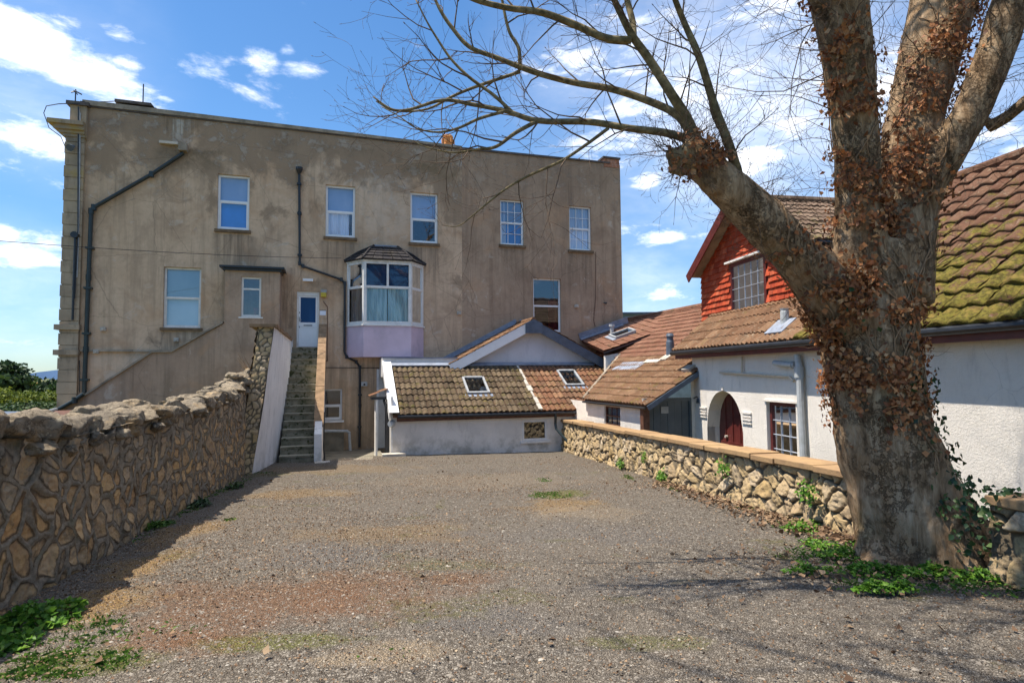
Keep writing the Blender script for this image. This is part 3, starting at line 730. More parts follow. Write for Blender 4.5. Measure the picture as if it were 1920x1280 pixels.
for (H, a, b, z0, z1) in ((H1, uL, uJ, zL, zJ), (H2, uJ, uR, zJ2, zR)):
    mb = MB(); mb.poly([F(a, -.3, z0 - .5), F(b, -.3, z1 - .5), F(b, -9, z1 - .5), F(a, -9, z0 - .5)]); part('roof', mb, M['lead'], H)
# copings
mb = MB()
mb.prism([F(uL - .05, .07, zL), F(uJ, .07, zJ), F(uJ, .07, zJ + .09), F(uL - .05, .07, zL + .17)], -FN * .45); part('coping', mb, M['coping'], H1)
mb = MB(); mb.prism([F(uL - .03, .04, zL - .05), F(uJ, .04, zJ - .04), F(uJ, .04, zJ - .002), F(uL - .03, .04, zL - .002)], -FN * .1); part('string_course', mb, M['darkcoping'], H1)
mb = MB(); mb.prism([F(uJ + .01, .05, zJ2), F(uR - .5, .05, ztop2(uR - .5)), F(uR - .5, .05, ztop2(uR - .5) + .07), F(uJ + .01, .05, zJ2 + .09)], -FN * .4); part('coping', mb, M['darkcoping'], H2)
# raised block, chimney pot, corner block
a0, za = fac(217, 205); a1, zb = fac(296, 212)
zt0 = fac(217, 187)[1]; zt1 = fac(285, 195)[1]
mb = MB(); mb.prism([F(a0 + .1, .0, za - .05), F(a1, .0, zb - .1), F(a1 - .05, .0, zt1 - .12), F(a0 + .1, .0, zt0 - .12)], -FN * .9)
mb.prism([F(a0 - .02, .08, zt0 - .10), F(a1 - .12, .08, zt1 - .10), F(a1 - .2, .08, zt1), F(a0 - .02, .08, zt0)], -FN * 1.05); part('chimney_stub', mb, M['darkcoping'], H1)
c0, zc = fac(840, 270, -.6)
def lathe(mb, c, prof, n=12):
    rings = [[mb.vert(Vector(c) + Vector((r * math.cos(2 * math.pi * k / n), r * math.sin(2 * math.pi * k / n), z))) for k in range(n)] for r, z in prof]
    for r0, r1 in zip(rings, rings[1:]):
        for k in range(n): mb.face((r0[k], r0[(k + 1) % n], r1[(k + 1) % n], r1[k]))
    mb.face(rings[0][::-1]); mb.face(rings[-1])
mb = MB(); lathe(mb, F(c0, -.6, zc - .3), [(.24, 0), (.22, .25), (.19, .30), (.19, .52), (.22, .55), (.20, .62), (.15, .66)]); 
for k in range(7):
    an = k * .9; mb.box(lambda u, w, z: F(c0, -.6, zc - .3) + Vector((math.cos(an), math.sin(an), 0)) * u + Vector((-math.sin(an), math.cos(an), 0)) * w + Vector((0, 0, z)), .17, .27, -.035, .035, .30, .48)
part('chimney_pot', mb, M['terracotta'], H1)
b0, zb0 = fac(1130, 306); b1, _ = fac(1160, 306); zt = fac(1145, 295)[1]
mb = MB(); mb.box(F, b0 + .05, b1 + .02, -.5, .02, zb0 - .15, zt - .08); part('chimney_stub', mb, M['brick'], H2)
mb = MB(); mb.box(F, b0, b1 + .06, -.55, .07, zt - .078, zt); part('chimney_cap', mb, M['darkcoping'], H2)
# quoined pilaster at the left corner
mb = MB(); z = -1.35; k = 0
qa = fac(112, 640)[0]; qb = fac(150, 640)[0]; zc1 = fac(130, 252)[1]
while z < zc1:
    h = .40; mb.box(F, qa + .02 * (k % 2), qb - .01, -.5, .13, z + .012, min(z + h - .012, zc1)); z += h; k += 1
mb.box(F, qa + .04, qb - .015, -.6, .105, -1.35, zc1)
part('quoins', mb, M['quoin'], H1)
mb = MB(); zq = fac(140, 200)[1]; zcn = fac(130, 236)[1]
mb.box(F, qa + .12, qb + .02, -.5, .12, zc1, zq)
for (zc_, zd, e, wv) in ((zc1 - .12, zc1 - .02, .05, .17), (zc1 - .02, zc1 + .08, .15, .22), (zc1 + .08, zcn - .07, .28, .30), (zcn - .07, zcn + .07, .42, .40)):
    mb.box(F, qa - e, qb + .02 - .001 * e, -.5 - e, wv, zc_, zd - .002)
zs1 = fac(125, 614)[1]; zs2 = fac(125, 661)[1]
part('cornice', mb, M['quoin'], H1)
for z_ in (zs1, zs2):
    mb = MB(); mb.box(F, qa - .1, qb + .03, -.6, .22, z_ - .08, z_ + .09); part('string_course', mb, M['quoin'], H1)
mb = MB(); mb.box(F, qa + .02, qb + .1, -.6, .2, zq, zq + .12); part('coping', mb, M['darkcoping'], H1)
# windows
S = (.11, .17, 'sillbrown')
window(H1, F, W1, -.09, .075, .52, sill=S, curtains=[(.03, .97, .53, .98, 'blind_or_backing', 0), (.03, .97, .02, .52, 'sky_reflection', 0)], glassm='glass', label='white window with a painted blue sky reflection in the lower pane')
window(H1, F, W2, -.09, .075, .50, sill=S, curtains=[(.05, .8, .05, .5, 'cur_white', .012), (.03, .97, .5, .97, 'blind_or_backing', 0)])
window(H1, F, W3, -.09, .075, .48, sill=S, curtains=[(.03, .97, .5, .97, 'blind_or_backing', 0)])
window(H2, F, W4, -.09, .06, .50, cols=3, rows=(2, 2), lower_inset=.02, sill=S, glassm='glass', curtains=[(.03, .3, .02, .97, 'cur_white', .012), (.03, .97, .5, .97, 'blind_or_backing', 0), (.30, .97, .02, .50, 'sky_reflection', 0)])
window(H2, F, W5, -.09, .06, .50, cols=3, rows=(2, 2), lower_inset=.02, sill=S, curtains=[(.03, .97, .02, .97, 'cur_white', .012)])
window(H2, F, W6, -.10, .06, .49, lower_inset=.02, glassm='glassdark', curtains=[(.6, .97, .02, .6, 'cur_red', .015), (.02, .6, .02, .98, 'darkroom', 0), (.6, .98, .6, .98, 'darkroom', 0)])
window(H1, F, W7, -.11, .07, .50, lower_inset=0.02, sill=(.1, .19, 'sillbrown'), curtains=[(.03, .97, .03, .97, 'frosted', 0)], mat='oldwhite')
window(H1, F, BW, -.10, .06, .48, lower_inset=.04, sill=(.07, .17, 'upvc'), glassm='glassdark', curtains=[(.02, .98, .02, .98, 'darkroom', 0)])
# door at the head of the stairs
u0, u1, z0, z1 = DR
mb = MB(); mb.box(F, u0 + .003, u0 + .07, -.15, -.06, z0, z1 - .003); mb.box(F, u1 - .07, u1 - .003, -.15, -.06, z0, z1 - .003)
mb.box(F, u0 + .07, u1 - .07, -.15, -.062, z1 - .16, z1 - .003); part('door_frame', mb, M['oldwhite'], H1)
d0, d1, dz1 = u0 + .07, u1 - .07, z1 - .16; gz0 = fac(576, 604)[1]; gz1 = dz1 - .06
mb = MB()
mb.box(F, d0 + .004, d0 + .06, -.14, -.09, z0 + .02, dz1 - .004); mb.box(F, d1 - .06, d1 - .004, -.14, -.09, z0 + .02, dz1 - .004)
mb.box(F, d0 + .06, d1 - .06, -.14, -.091, gz1, dz1 - .004); mb.box(F, d0 + .06, d1 - .06, -.14, -.091, gz0 - .18, gz0)
mb.box(F, d0 + .06, d1 - .06, -.13, -.105, z0 + .08, gz0 - .18); mb.box(F, d0 + .06, d1 - .06, -.14, -.091, z0 + .02, z0 + .08)
door = part('door', mb, M['upvc'], H1)
mb = MB(); mb.box(F, d0 + .06, d1 - .06, -.13, -.115, gz0, gz1); part('pane', mb, M['bluedoorglass'], door)
mb = MB(); mb.box(F, (d0 + d1) / 2 - .15, (d0 + d1) / 2 + .15, -.09, -.078, gz0 - .13, gz0 - .08); part('letterbox', mb, M['grey'], door)
mb = MB(); mb.box(F, d0 + .015, d0 + .04, -.09, -.06, z0 + .95, z0 + 1.12); mb.box(F, d0 + .015, d0 + .10, -.06, -.045, z0 + 1.0, z0 + 1.02); part('handle', mb, M['grey'], door)
for zz in (z0 + 1.25, z0 + .72):
    mb = MB(); mb.box(F, d0 + .015, d0 + .035, -.09, -.075, zz, zz + .06); part('lock', mb, M['black'], door)
mb = MB(); mb.box(F, u0 - .02, u1 + .02, -.02, .06, z0 - .09, z0 - .004); part('threshold', mb, M['concrete'], H1)
a, zz = fac(568, 525); b, _ = fac(587, 525)
mb = MB(); mb.box(F, a, b, .002, .09, zz - .045, zz + .045); part('wall_light', mb, M['upvc'], H1)
a, zz = fac(601.5, 549); b, _ = fac(612.5, 549)
mb = MB(); mb.box(F, a, b, .002, .14, zz - .0, zz + .10); o = part('alarm_box', mb, M['grey'], H1)
mb = MB(); mb.box(F, a + .01, b - .01, .002, .15, zz - .16, zz - .002); part('lens', mb, M['yellow'], o)
a, zz = fac(599.5, 586.5); b, _ = fac(611, 586.5)
mb = MB(); mb.box(F, a, b, .002, .02, zz - .085, zz + .085); o = part('door_sign', mb, M['signwhite'], H1)
mb = MB(); mb.box(F, a - .01, b + .01, .002, .03, zz + .087, zz + .10); part('sign_hood', mb, M['black'], o)
# porch box and flank of the boarded-up stair
w8 = .8
pa = fac(421, 560, w8)[0]; pb = fac(524, 560, w8)[0]; pz1 = fac(470, 504, w8)[1]
W8 = rect(fac, 452, 489.5, 519, 594, w8)
mb = MB()
pts_px = [(104, 772), (160, 742), (286, 661), (322, 660), (418, 606)]
prof = [fac(x, y, w8) for x, y in pts_px]
wall_holes(mb, F, [pa, pb], lambda u: pz1, [W8], w8, .12, prof[-1][1])
def below(u):
    return np.interp(u, [p[0] for p in prof] + [pa + .02, pb], [p[1] for p in prof] + [prof[-1][1]] * 2)
us = [p[0] for p in prof[:-1]] + [pa, pb]
for p, q in zip(us, us[1:]): mb.poly([F(p, w8, -1.35), F(q, w8, -1.35), F(q, w8, below(q)), F(p, w8, below(p))])
for p, q in zip(us, us[1:]): mb.poly([F(p, w8, below(p)), F(q, w8, below(q)), F(q, 0, below(q)), F(p, 0, below(p))])
mb.poly([F(pb, w8, -1.35), F(pb, 0.01, -1.35), F(pb, 0.01, pz1), F(pb, w8, pz1)]); mb.poly([F(pa, w8, prof[-1][1]), F(pa, 0.01, prof[-1][1]), F(pa, 0.01, pz1), F(pa, w8, pz1)])
PB = part('porch', mb, M['render3'], H1)
mb = MB()
for (p, q) in zip(prof, prof[1:]):
    mb.prism([F(p[0], w8 + .07, p[1] - .0), F(q[0], w8 + .07, q[1]), F(q[0], w8 + .07, q[1] + .07), F(p[0], w8 + .07, p[1] + .07)], -FN * (w8 + .06))
part('coping', mb, M['coping'], PB)
ca = fac(411, 500, w8 + .2)[0]; cb = fac(533, 502, w8 + .2)[0]
mb = MB(); mb.box(F, ca, cb, 0.01, w8 + .2, pz1, pz1 + .07); mb.box(F, ca + .1, cb - .1, 0.01, w8 + .1, pz1 - .08, pz1 - .002); part('canopy', mb, M['black'], PB)
window(H1, F, W8, w8 - .06, .065, .70, lower_inset=.0, mat='oldwhite', sill=(.05, .08, 'oldwhite'), glassm='glassdark', curtains=[(.6, .85, .0, .25, 'cur_red', .01)])
# broken ledge
la, lz = fac(152, 657.5); lb, _ = fac(340, 657)
mb = MB(); rd = rng(5); u = la
while u < lb:
    L_ = rd.uniform(.25, .6); d = rd.uniform(-.02, .02); mb.box(F, u, min(lb, u + L_) - .003, -.01, .09 + d, lz - .035 + d * .4, lz + .03 + d * .5); u += L_
part('ledge', mb, M['coping'], H1)
# pipes
def fp(px, py, w=.09): u, z = fac(px, py, w); return F(u, w, z)
def pipe(pts, r, mat, parent, name='drainpipe', brackets=(), w=.09, n=10, label=None):
    P = [fp(x, y, w) for x, y in pts]; mb = MB(); mb.tube(P, r, n)
    for t, (x, y) in enumerate(brackets):
        c = fp(x, y, w); mb.box(lambda a, b, z: c + FU * a + FN * b + Vector((0, 0, z)), -r * 1.7, r * 1.7, -w + .005, r * 1.25, -.035, .035)
    for p in P[1:-1]: mb.tube([p - Vector((0, 0, r * 1.5)), p + Vector((0, 0, r * 1.5))], r * 1.28, n)
    return part(name, mb, M[mat], parent, smooth=False, label=label)
pipe([(344, 287), (284, 327), (176, 389), (171, 396), (166, 520), (161, 655), (157.5, 740)], .065, 'blackgreen', H1, brackets=[(168.5, 465), (165, 540), (162, 625), (159, 712)], w=.11)
pipe([(157, 738), (140, 750), (104, 770)], .065, 'blackgreen', H1, w=w8 + .15)
mb = MB(); c = fp(345, 277, .16); mb.box(lambda a, b, z: c + FU * a + FN * b + Vector((0, 0, z)), -.16, .10, -.15, .1, -.12, .14); part('hopper', mb, M['coping'], H1)
mb = MB(); c = fp(322, 268, .1); mb.box(lambda a, b, z: c + FU * a + FN * b + Vector((0, 0, z)), -.38, .2, -.09, .05, -.05, .04); part('spout', mb, M['creampipe'], H1)
pipe([(561, 322), (561.5, 400), (562, 494), (568, 499), (640, 524), (646.5, 531), (646, 660)], .045, 'black', H1, brackets=[(561, 345), (561.5, 400), (562, 478)], w=.09)
pipe([(646, 660), (650, 669), (668, 678), (675, 688), (675, 760), (674, 838)], .042, 'black', H1, brackets=[(675, 740), (674, 800)], w=.09)
mb = MB(); c = fp(561, 319, .12); mb.tube([c + Vector((0, 0, -.14)), c + Vector((0, 0, .02)), c + Vector((0, 0, .1))], [.05, .13, .13], 8); part('hopper', mb, M['black'], H1)
pipe([(147, 203), (150, 215), (149, 330), (147, 440), (144, 520)], .022, 'lightpipe', H1, w=.16, n=6)
pipe([(147, 200), (146, 440), (140, 560)], .018, 'black', H1, w=.2, n=6, name='cable')
mb = MB(); c = fp(141, 441, .2); mb.tube([c - FN * .08, c + FN * .1], .11, 12); part('junction_box', mb, M['black'], H1)
pipe([(141, 445), (138, 540), (136, 600)], .035, 'black', H1, w=.2, n=8)
mb = MB(); c = fp(134, 277, .35); mb.tube([c - FN * .18 + Vector((0, 0, .12)), c + FN * .05, c + FN * .13 - Vector((0, 0, .05))], [.03, .10, .12], 8); part('security_light', mb, M['slate'], H1)
pipe([(606, 565), (614, 575), (614, 676), (606, 678)], .012, 'brownwood', H1, 'cable', w=.02, n=5)
pipe([(149, 675), (149.5, 700), (149, 735)], .014, 'black', H1, 'cable', w=.1, n=5)
pipe([(604, 689), (700, 689.5), (790, 691)], .012, 'black', H1, 'cable', w=.03, n=5)
pipe([(1117, 472), (1117, 560), (1113, 600), (1116, 612)], .010, 'brownwood', H2, 'cable', w=.02, n=5)
mb = MB(); c = fp(1137, 568, .1); mb.tube([c - FN * .1, c, c + FU * -.12], [.03, .04, .03], 6); part('spout', mb, M['black'], H2)
for (x, y, H) in ((1081, 574, H2), (861, 587, H1), (181, 659, H1), (331, 637, H1), (194, 617, H1)):
    mb = MB(); c = fp(x, y, .05); mb.box(lambda a, b, z: c + FU * a + FN * b + Vector((0, 0, z)), -.08, .07, -.05, .06, -.06, .07); mb.tube([c + FN * .06, c + FN * .1], .035, 8); part('vent', mb, M['mortar'], H)
# low box with grey waste pipe by the basement window
mb = MB(); ua, zt_ = fac(603, 811, .35); ub, _ = fac(645, 811, .35); mb.box(F, ua, ub, .002, .35, -1.3, zt_); part('plinth', mb, M['concrete'], H1)
mb = MB(); P = [fac(603, 808, .5), (0, 0)]; a_ = fac(604, 808, .5); b_ = fac(655, 808, .5); c_ = fac(658, 839, .5)
mb.tube([F(a_[0], .45, a_[1]), F(b_[0] - .08, .45, b_[1]), F(b_[0], .45, b_[1] - .05), F(b_[0] + .04, .45, -1.15)], .055, 10); part('waste_pipe', mb, M['lightpipe'], H1)
mb = MB(); c = fp(683, 719, .06); mb.box(lambda a, b, z: c + FU * a + FN * b + Vector((0, 0, z)), -.11, .11, -.06, .06, -.09, .07); o = part('wall_light', mb, M['lightpipe'], H1)
mb = MB(); mb.tube([c - Vector((0, 0, .03)) + FN * .055, c - Vector((0, 0, .03)) + FN * .075], .04, 8); part('lens', mb, M['black'], o)
# basement door beside the shed
ua = fac(706, 770)[0]
mb = MB(); mb.box(F, ua, ua + .08, .005, .06, -1.15, fac(706, 692)[1]); mb.box(F, ua + .08, ua + 1.0, .005, .058, fac(706, 692)[1] - .08, fac(706, 692)[1]); bd = part('door_frame', mb, M['upvc'], H1)
mb = MB(); mb.box(F, ua + .08, ua + .95, .005, .04, -1.15, fac(706, 692)[1] - .082); part('door', mb, M['oldwhite'], H1)

# bay window
def bay_part():
    w1 = .75
    poly = [(bayL, .002), (bfL, w1), (bfR, w1), (bayR, .002)]
    def ring(mb, z0, z1, e=0.0, t=.05):
        pts = [(poly[0][0] - e, .002), (poly[1][0] - e * .6, w1 + e), (poly[2][0] + e * .6, w1 + e), (poly[3][0] + e, .002)]
        mb.prism([F(u, w, z0) for u, w in pts], (0, 0, z1 - z0))
    mb = MB(); ring(mb, bz0, bzs - .06); apron = part('bay_apron', mb, M['lilac'], H1)
    mb = MB(); ring(mb, bzs - .058, bzs, .05); part('bay_sill', mb, M['oldwhite'], H1)
    mb = MB(); ring(mb, bzh - .0, bzh + .07, .03); part('bay_head', mb, M['oldwhite'], H1)
    faces = [(poly[0], poly[1]), (poly[1], poly[2]), (poly[2], poly[3])]
    for k, (p, q) in enumerate(faces):
        P = Vector((p[0], p[1], 0)); Q = Vector((q[0], q[1], 0)); L_ = (Q - P).length; dv = (Q - P) / L_; nv = Vector((-dv.y, dv.x, 0))
        T = lambda a, b, z, P=P, dv=dv, nv=nv: F(*( (P + dv * a + nv * b).x, (P + dv * a + nv * b).y, z))
        cur = [(.03, .49, .03, .60, 'cur_blue', .018), (.51, .97, .03, .60, 'cur_blue', .018), (.02, .98, .6, .98, 'bluedoorglass', 0)] if k == 1 else [(.1, .95, .03, .60, 'cur_tan', .015)]
        wo = window(H1, T, (0.002, L_ - .002, bzs, bzh), -.002, .085, (bzt - bzs) / (bzh - bzs), lower_inset=0.02, mat='oldwhite', curtains=cur, glassm='glassclear')
        if k == 1:
            f = MB(); f.box(T, L_ / 2 - .04, L_ / 2 + .04, -.066, -.006, bzt + .035, bzh - .08); part('mullion', f, M['oldwhite'], wo)
    # hipped slate roof with lead rolls
    e = .10; base = [(poly[0][0] - e, .0), (poly[1][0] - e * .5, w1 + e), (poly[2][0] + e * .5, w1 + e), (poly[3][0] + e, .0)]
    zr = fac(720, 463, .15)[1]; zb = bzh + .07
    top = [(fac(697, 465)[0], .0), (fac(700, 465)[0], .25), (fac(744, 465)[0], .25), (fac(748, 465)[0], .0)]
    mb = MB()
    nrow = 5; rd = rng(8)
    for i in range(3):
        for j in range(nrow):
            t0, t1 = j / nrow, (j + 1) / nrow + .03
            for k in range(5):
                s0, s1 = k / 5, (k + 1) / 5 - .01
                mb.cur = rd.random()
                def pt(s, t, lift):
                    b_ = [base[i][x] * (1 - s) + base[i + 1][x] * s for x in (0, 1)]; c_ = [top[i][x] * (1 - s) + top[i + 1][x] * s for x in (0, 1)]
                    cz = zb + (zr - zb) * (t ** .85)
                    return F(b_[0] * (1 - t) + c_[0] * t, b_[1] * (1 - t) + c_[1] * t + lift, cz + lift)
                l0 = .022 + rd.uniform(0, .006)
                mb.poly([pt(s0, t0, l0), pt(s1, t0, l0), pt(s1, t1, .0), pt(s0, t1, .0)]); mb.poly([pt(s0, t0, l0), pt(s1, t0, l0), pt(s1, t0, -.01), pt(s0, t0, -.01)])
    mb.prism([F(u, w, zb - .02) for u, w in base], (0, 0, .025))
    rf = part('bay_roof', mb, M['slates'], H1)
    for i in (1, 2):
        mb = MB(); mb.tube([F(base[i][0], base[i][1], zb + .03), F((base[i][0] + top[i][0]) / 2, (base[i][1] + top[i][1]) / 2, zb + (zr - zb) * .57 + .03), F(top[i][0], top[i][1], zr + .02)], .045, 6); part('hip_roll', mb, M['slates'], rf)
    for i in (0, 3):
        mb = MB(); mb.tube([F(base[i][0], .03, zb + .03), F((base[i][0] + top[i][0]) / 2, .03, zb + (zr - zb) * .57 + .03), F(top[i][0], .03, zr + .02)], .04, 6); part('hip_roll', mb, M['slates'], rf)
    mb = MB(); mb.prism([F(u, w, zr - .01) for u, w in top], (0, 0, .06)); part('lead_cap', mb, M['lead'], rf)
bay_part()

# marks of their own shape: dirt runs below sills and pipe mouths, dark bands beside the porch and below the bay, old repair patches
def stain(mat, x0, x1, y0, y1, col, amt, soft=.25, seed=0, streaky=True, fade=1.0):
    n = NT.__new__(NT); n.m = M[mat]; n.nt = n.m.node_tree; n.b = n.nt.nodes['Principled BSDF']; n.N = n.nt.nodes.new; n.L = n.nt.links.new
    n.geo = n.N('ShaderNodeNewGeometry'); n.P = n.geo.outputs['Position']
    ua, za = fac(x0, y0); ub, zb = fac(x1, y1)
    d = n.N('ShaderNodeVectorMath'); d.operation = 'DOT_PRODUCT'; n.L(n.P, d.inputs[0]); d.inputs[1].default_value = FU
    u = n.math('SUBTRACT', d.outputs['Value'], F0.dot(FU)); z = n.sep()[2]
    wob = n.math('MULTIPLY', n.math('SUBTRACT', n.noise(2.5, 7, n.mapv(loc=(seed, 1, 1)), .7), .5), soft * 3)
    u = n.math('ADD', u, wob); z2 = n.math('ADD', z, wob)
    m = n.math('MULTIPLY', n.mr(u, ua - soft, ua + soft), n.mr(u, ub + soft, ub - soft))
    m = n.math('MULTIPLY', m, n.math('MULTIPLY', n.mr(z2, za + soft * .3, za - soft * .3), n.mr(z2, zb - fade * .3, zb + fade)))
    tex = n.mr(n.noise(1.0, 7, n.mapv(scale=(8, 8, .4) if streaky else (2, 2, 2), loc=(seed, 3, 0)), .7), .38, .62, .15, 1)
    old = n.b.inputs['Base Color'].links[0].from_socket
    n.L(n.mix(n.math('MULTIPLY', n.math('MULTIPLY', m, tex), amt), old, col), n.b.inputs['Base Color'])
DK = (.13, .095, .065)
for k, (a, b_, c_, d_) in enumerate(((400, 476, 437, 520), (604, 672, 450, 530), (764, 827, 461, 540), (298, 384, 621, 700))): stain('render', a, b_, c_, d_, DK, .55, .14, k * 3.1)
for k, (a, b_, c_, d_) in enumerate(((932, 988, 463, 540), (1062, 1114, 473, 560), (996, 1056, 500, 520))): stain('render2', a, b_, c_, d_, DK, .45, .14, k * 2.1 + 40)
stain('render', 300, 370, 215, 265, (.15, .11, .07), .7, .2, 61, True, .4); stain('render', 322, 352, 222, 262, (.62, .58, .50), .6, .15, 66, True, .3)
stain('render', 296, 420, 275, 330, (.16, .12, .075), .7, .3, 71, False, .8); stain('render', 528, 552, 500, 650, DK, .6, .12, 74)
stain('render', 415, 450, 510, 640, DK, .45, .15, 75); stain('render', 505, 560, 250, 300, DK, .6, .3, 78, False); stain('render', 600, 860, 268, 320, (.19, .14, .09), .6, .4, 79, False, .8)
stain('render', 670, 770, 330, 460, (.60, .50, .40), .45, .35, 81, False, 1.0); stain('render', 740, 860, 300, 350, (.15, .11, .06), .6, .3, 83, False, .6)
stain('render', 150, 300, 215, 270, (.20, .15, .11), .55, .3, 85, False, .8); stain('render', 165, 330, 665, 700, (.58, .46, .35), .4, .25, 87, False, .5)
stain('render', 195, 330, 720, 800, (.17, .15, .10), .6, .3, 88, False); stain('render', 395, 480, 690, 800, (.24, .17, .12), .5, .4, 89, False)
stain('render', 560, 650, 525, 560, DK, .5, .2, 91, False, .4); stain('render', 605, 720, 680, 840, (.22, .17, .11), .5, .4, 92)
# aerials on the house corner
def aerial(px, py_top, py_bot, label, cross):
    u, zt = fac(px, py_top, -.3); _, zb = fac(px, py_bot, -.3)
    t = thing('aerial', label, 'aerial', F(u, -.3, zb)); mb = MB(); mb.tube([F(u, -.3, zb), F(u, -.3, zt)], .02, 6); part('mast', mb, M['black'], t)
    if cross:
        mb = MB(); zc = zt - (zt - zb) * .22; mb.tube([F(u - .13, -.3, zc - .01), F(u, -.3, zc + .04), F(u + .17, -.35, zc - .03)], .025, 5); mb.tube([F(u, -.15, zc), F(u, -.45, zc)], .02, 5); part('cross_arm', mb, M['black'], t)
aerial(142, 168, 194, 'short black mast with cross arm on the left corner of the parapet', True)
aerial(269, 158, 194, 'thin bare rod mast on the raised block of the parapet', False)
# overhead wires
def wire(pts, r, label, mat='black'):
    mb = MB(); mb.tube(pts, r, 4); o = part('overhead_cable', mb, M[mat], loc=pts[0]); tag(o, label, 'cable')
def sag(a, b, s, n=14):
    a, b = Vector(a), Vector(b); return [a.lerp(b, t / n) - Vector((0, 0, s * 4 * (t / n) * (1 - t / n))) for t in range(n + 1)]
wire(sag(at_depth(-60, 447, 14), fp(640, 484, .06), .10), .011, 'long thin black wire crossing the house front at mid height')
pl = [fp(150, 194, .3), fp(110, 195, .4), fp(87, 199, .9), fp(82, 212, .9), fp(92, 240, .7), fp(114, 256, .4), fp(122, 275, .2)]
wire(pl, .016, 'loose black cable looping out from the left cornice')
wire(sag(fp(150, 190, .1), fp(217, 190, -.2), .02, 6), .014, 'short taut black cable along the parapet by the raised block')

# ---------------------------------------------------------------- staircase
def staircase():
    S_ = thing('staircase', 'steep mossy concrete outside steps between white parapets up to a door', 'steps', F(-.04, 5, -.85))
    zt = DR[2] - .02; n = 16; zb = -.84; rise = (zt - zb) / n; run = (5.25 - .5) / (n - 1); rd = rng(2)
    for k in range(n):
        z = zt - rise * k; wa = .0 if k == 0 else .5 + run * (k - 1); wb = .5 + run * k
        mb = MB(); j = rd.uniform(-.006, .006)
        mb.box(F, -.5, .42, wa - .02, wb + .03 + j, z - .045, z); mb.box(F, -.495, .415, wa, wb + j, z - rise - .03, z - .046)
        part('step', mb, M['step'], S_)
    # left: high rubble wall, white on the stair side
    mb = MB(); zt_l = 2.88
    prof = [(0.01, -1.35), (7.9, -1.35), (7.75, -.6), (7.35, .9), (7.05, zt_l - .03), (0.01, zt_l + .02)]
    # white skin, slightly wavy, leaning out at the foot
    Vv = []; Ff = []; nw, nz = 40, 24
    for i in range(nw + 1):
        for j in range(nz + 1):
            t = j / nz; wmax = np.interp(t, [0, .15, .53, 1], [7.9, 7.8, 7.4, 7.0]); w = .01 + (wmax - .01) * i / nw
            z = -1.35 + (zt_l + .0 - (-1.35)) * t; lean = (1 - t) * .40 * (w / 7.5) ** 3
            Vv.append(F(-.5 - lean, w, z) + FU * ((vnoise(np.array([[w * 1.1, z * 1.1, 1]]))[0] - .5) * .03 - .0))
            if i < nw and j < nz: a = i * (nz + 1) + j; Ff.append((a, a + 1, a + nz + 2, a + nz + 1))
    link('white_parapet', mesh_np('wp', Vv, Ff, True), M['whitewall'], S_)
    # rubble body of that wall: displaced end and left faces
    grid = []; 
    def disp_face(P00, P10, P01, P11, nu, nv, nrm, amp, seed, cell=.25, name='rubble', mat='rubbleL', parent=S_):
        P00, P10, P01, P11 = map(lambda p: np.array(p), (P00, P10, P01, P11))
        a = np.linspace(0, 1, nu)[:, None, None]; b = np.linspace(0, 1, nv)[None, :, None]
        G = (P00 * (1 - a) * (1 - b) + P10 * a * (1 - b) + P01 * (1 - a) * b + P11 * a * b).reshape(-1, 3)
        lu = np.linalg.norm(P10 - P00); lv = np.linalg.norm(P01 - P00)
        uv = np.stack([np.repeat(np.linspace(0, lu, nu), nv), np.tile(np.linspace(0, lv, nv), nu)], 1)
        cid, ed, bul = cells(uv, cell, seed)
        h = bul * amp + (fbm(G, 6, 3, seed) - .5) * .03
        V = G + np.array(nrm)[None, :] * h[:, None]
        idx = np.arange(nu * nv).reshape(nu, nv); Fq = np.stack([idx[:-1, :-1], idx[1:, :-1], idx[1:, 1:], idx[:-1, 1:]], -1).reshape(-1, 4)
        return link(name, mesh_np(name, V, Fq, True, None, {'cid': cid, 'edge': ed}), M[mat], parent)
    disp_face(F(-1.25, 8.0, -1.3), F(-.93, 7.9, -1.3), F(-.86, 7.02, 2.80), F(-.51, 7.02, 2.80), 24, 110, FN, .022, 4, .12, 'rubble_end', 'rubbleR')
    disp_face(F(-1.25, 8.0, -1.3), F(-1.1, .85, -1.3), F(-.86, 7.02, 2.80), F(-1.0, .85, 2.80), 110, 60, -FU, .05, 5, .22, 'rubble_flank', 'rubbleL')
    mb = MB(); rd = rng(4); w = 7.12
    while w > .9:
        L_ = rd.uniform(.25, .5); mb.box(F, -1.04 + rd.uniform(-.03, .03), -.46 + rd.uniform(-.01, .03), max(.85, w - L_ + .01), w, 2.80, 2.87 + rd.uniform(0, .04)); w -= L_
    part('coping', mb, M['cope_brown'], S_)
    # right parapet following the flight
    ztr0 = fac(601, 607, .05)[1]; slope = (zt - zb) / (5.25 - .4)
    w_end = 5.0; z_end = ztr0 - slope * w_end + .05
    mb = MB(); mb.prism([F(.42, .02, -1.3), F(.42, .02, ztr0 - .06), F(.42, w_end - .5, z_end + slope * .5 - .06), F(.42, 5.3, -.05), F(.42, 5.35, -1.3)], FU * .20); part('parapet', mb, M['whitewall'], S_)
    mb = MB(); nseg = 9
    for k in range(nseg):
        a = .02 + (w_end - .3) * k / nseg; b = .02 + (w_end - .3) * (k + 1) / nseg - .01; za = ztr0 - slope * a; zb_ = ztr0 - slope * b
        j = rd.uniform(-.008, .012)
        mb.prism([F(.385, a, za - .06 + j), F(.385, b, zb_ - .06 + j), F(.385, b, zb_ + j), F(.385, a, za + j)], FU * .27)
    part('coping', mb, M['cope_brown'], S_)
    mb = MB(); mb.tube([F(.66, 4.2, .5), F(.66, 4.25, -.6), F(.70, 4.3, -1.0)], .025, 6); part('pipe', mb, M['black'], S_)
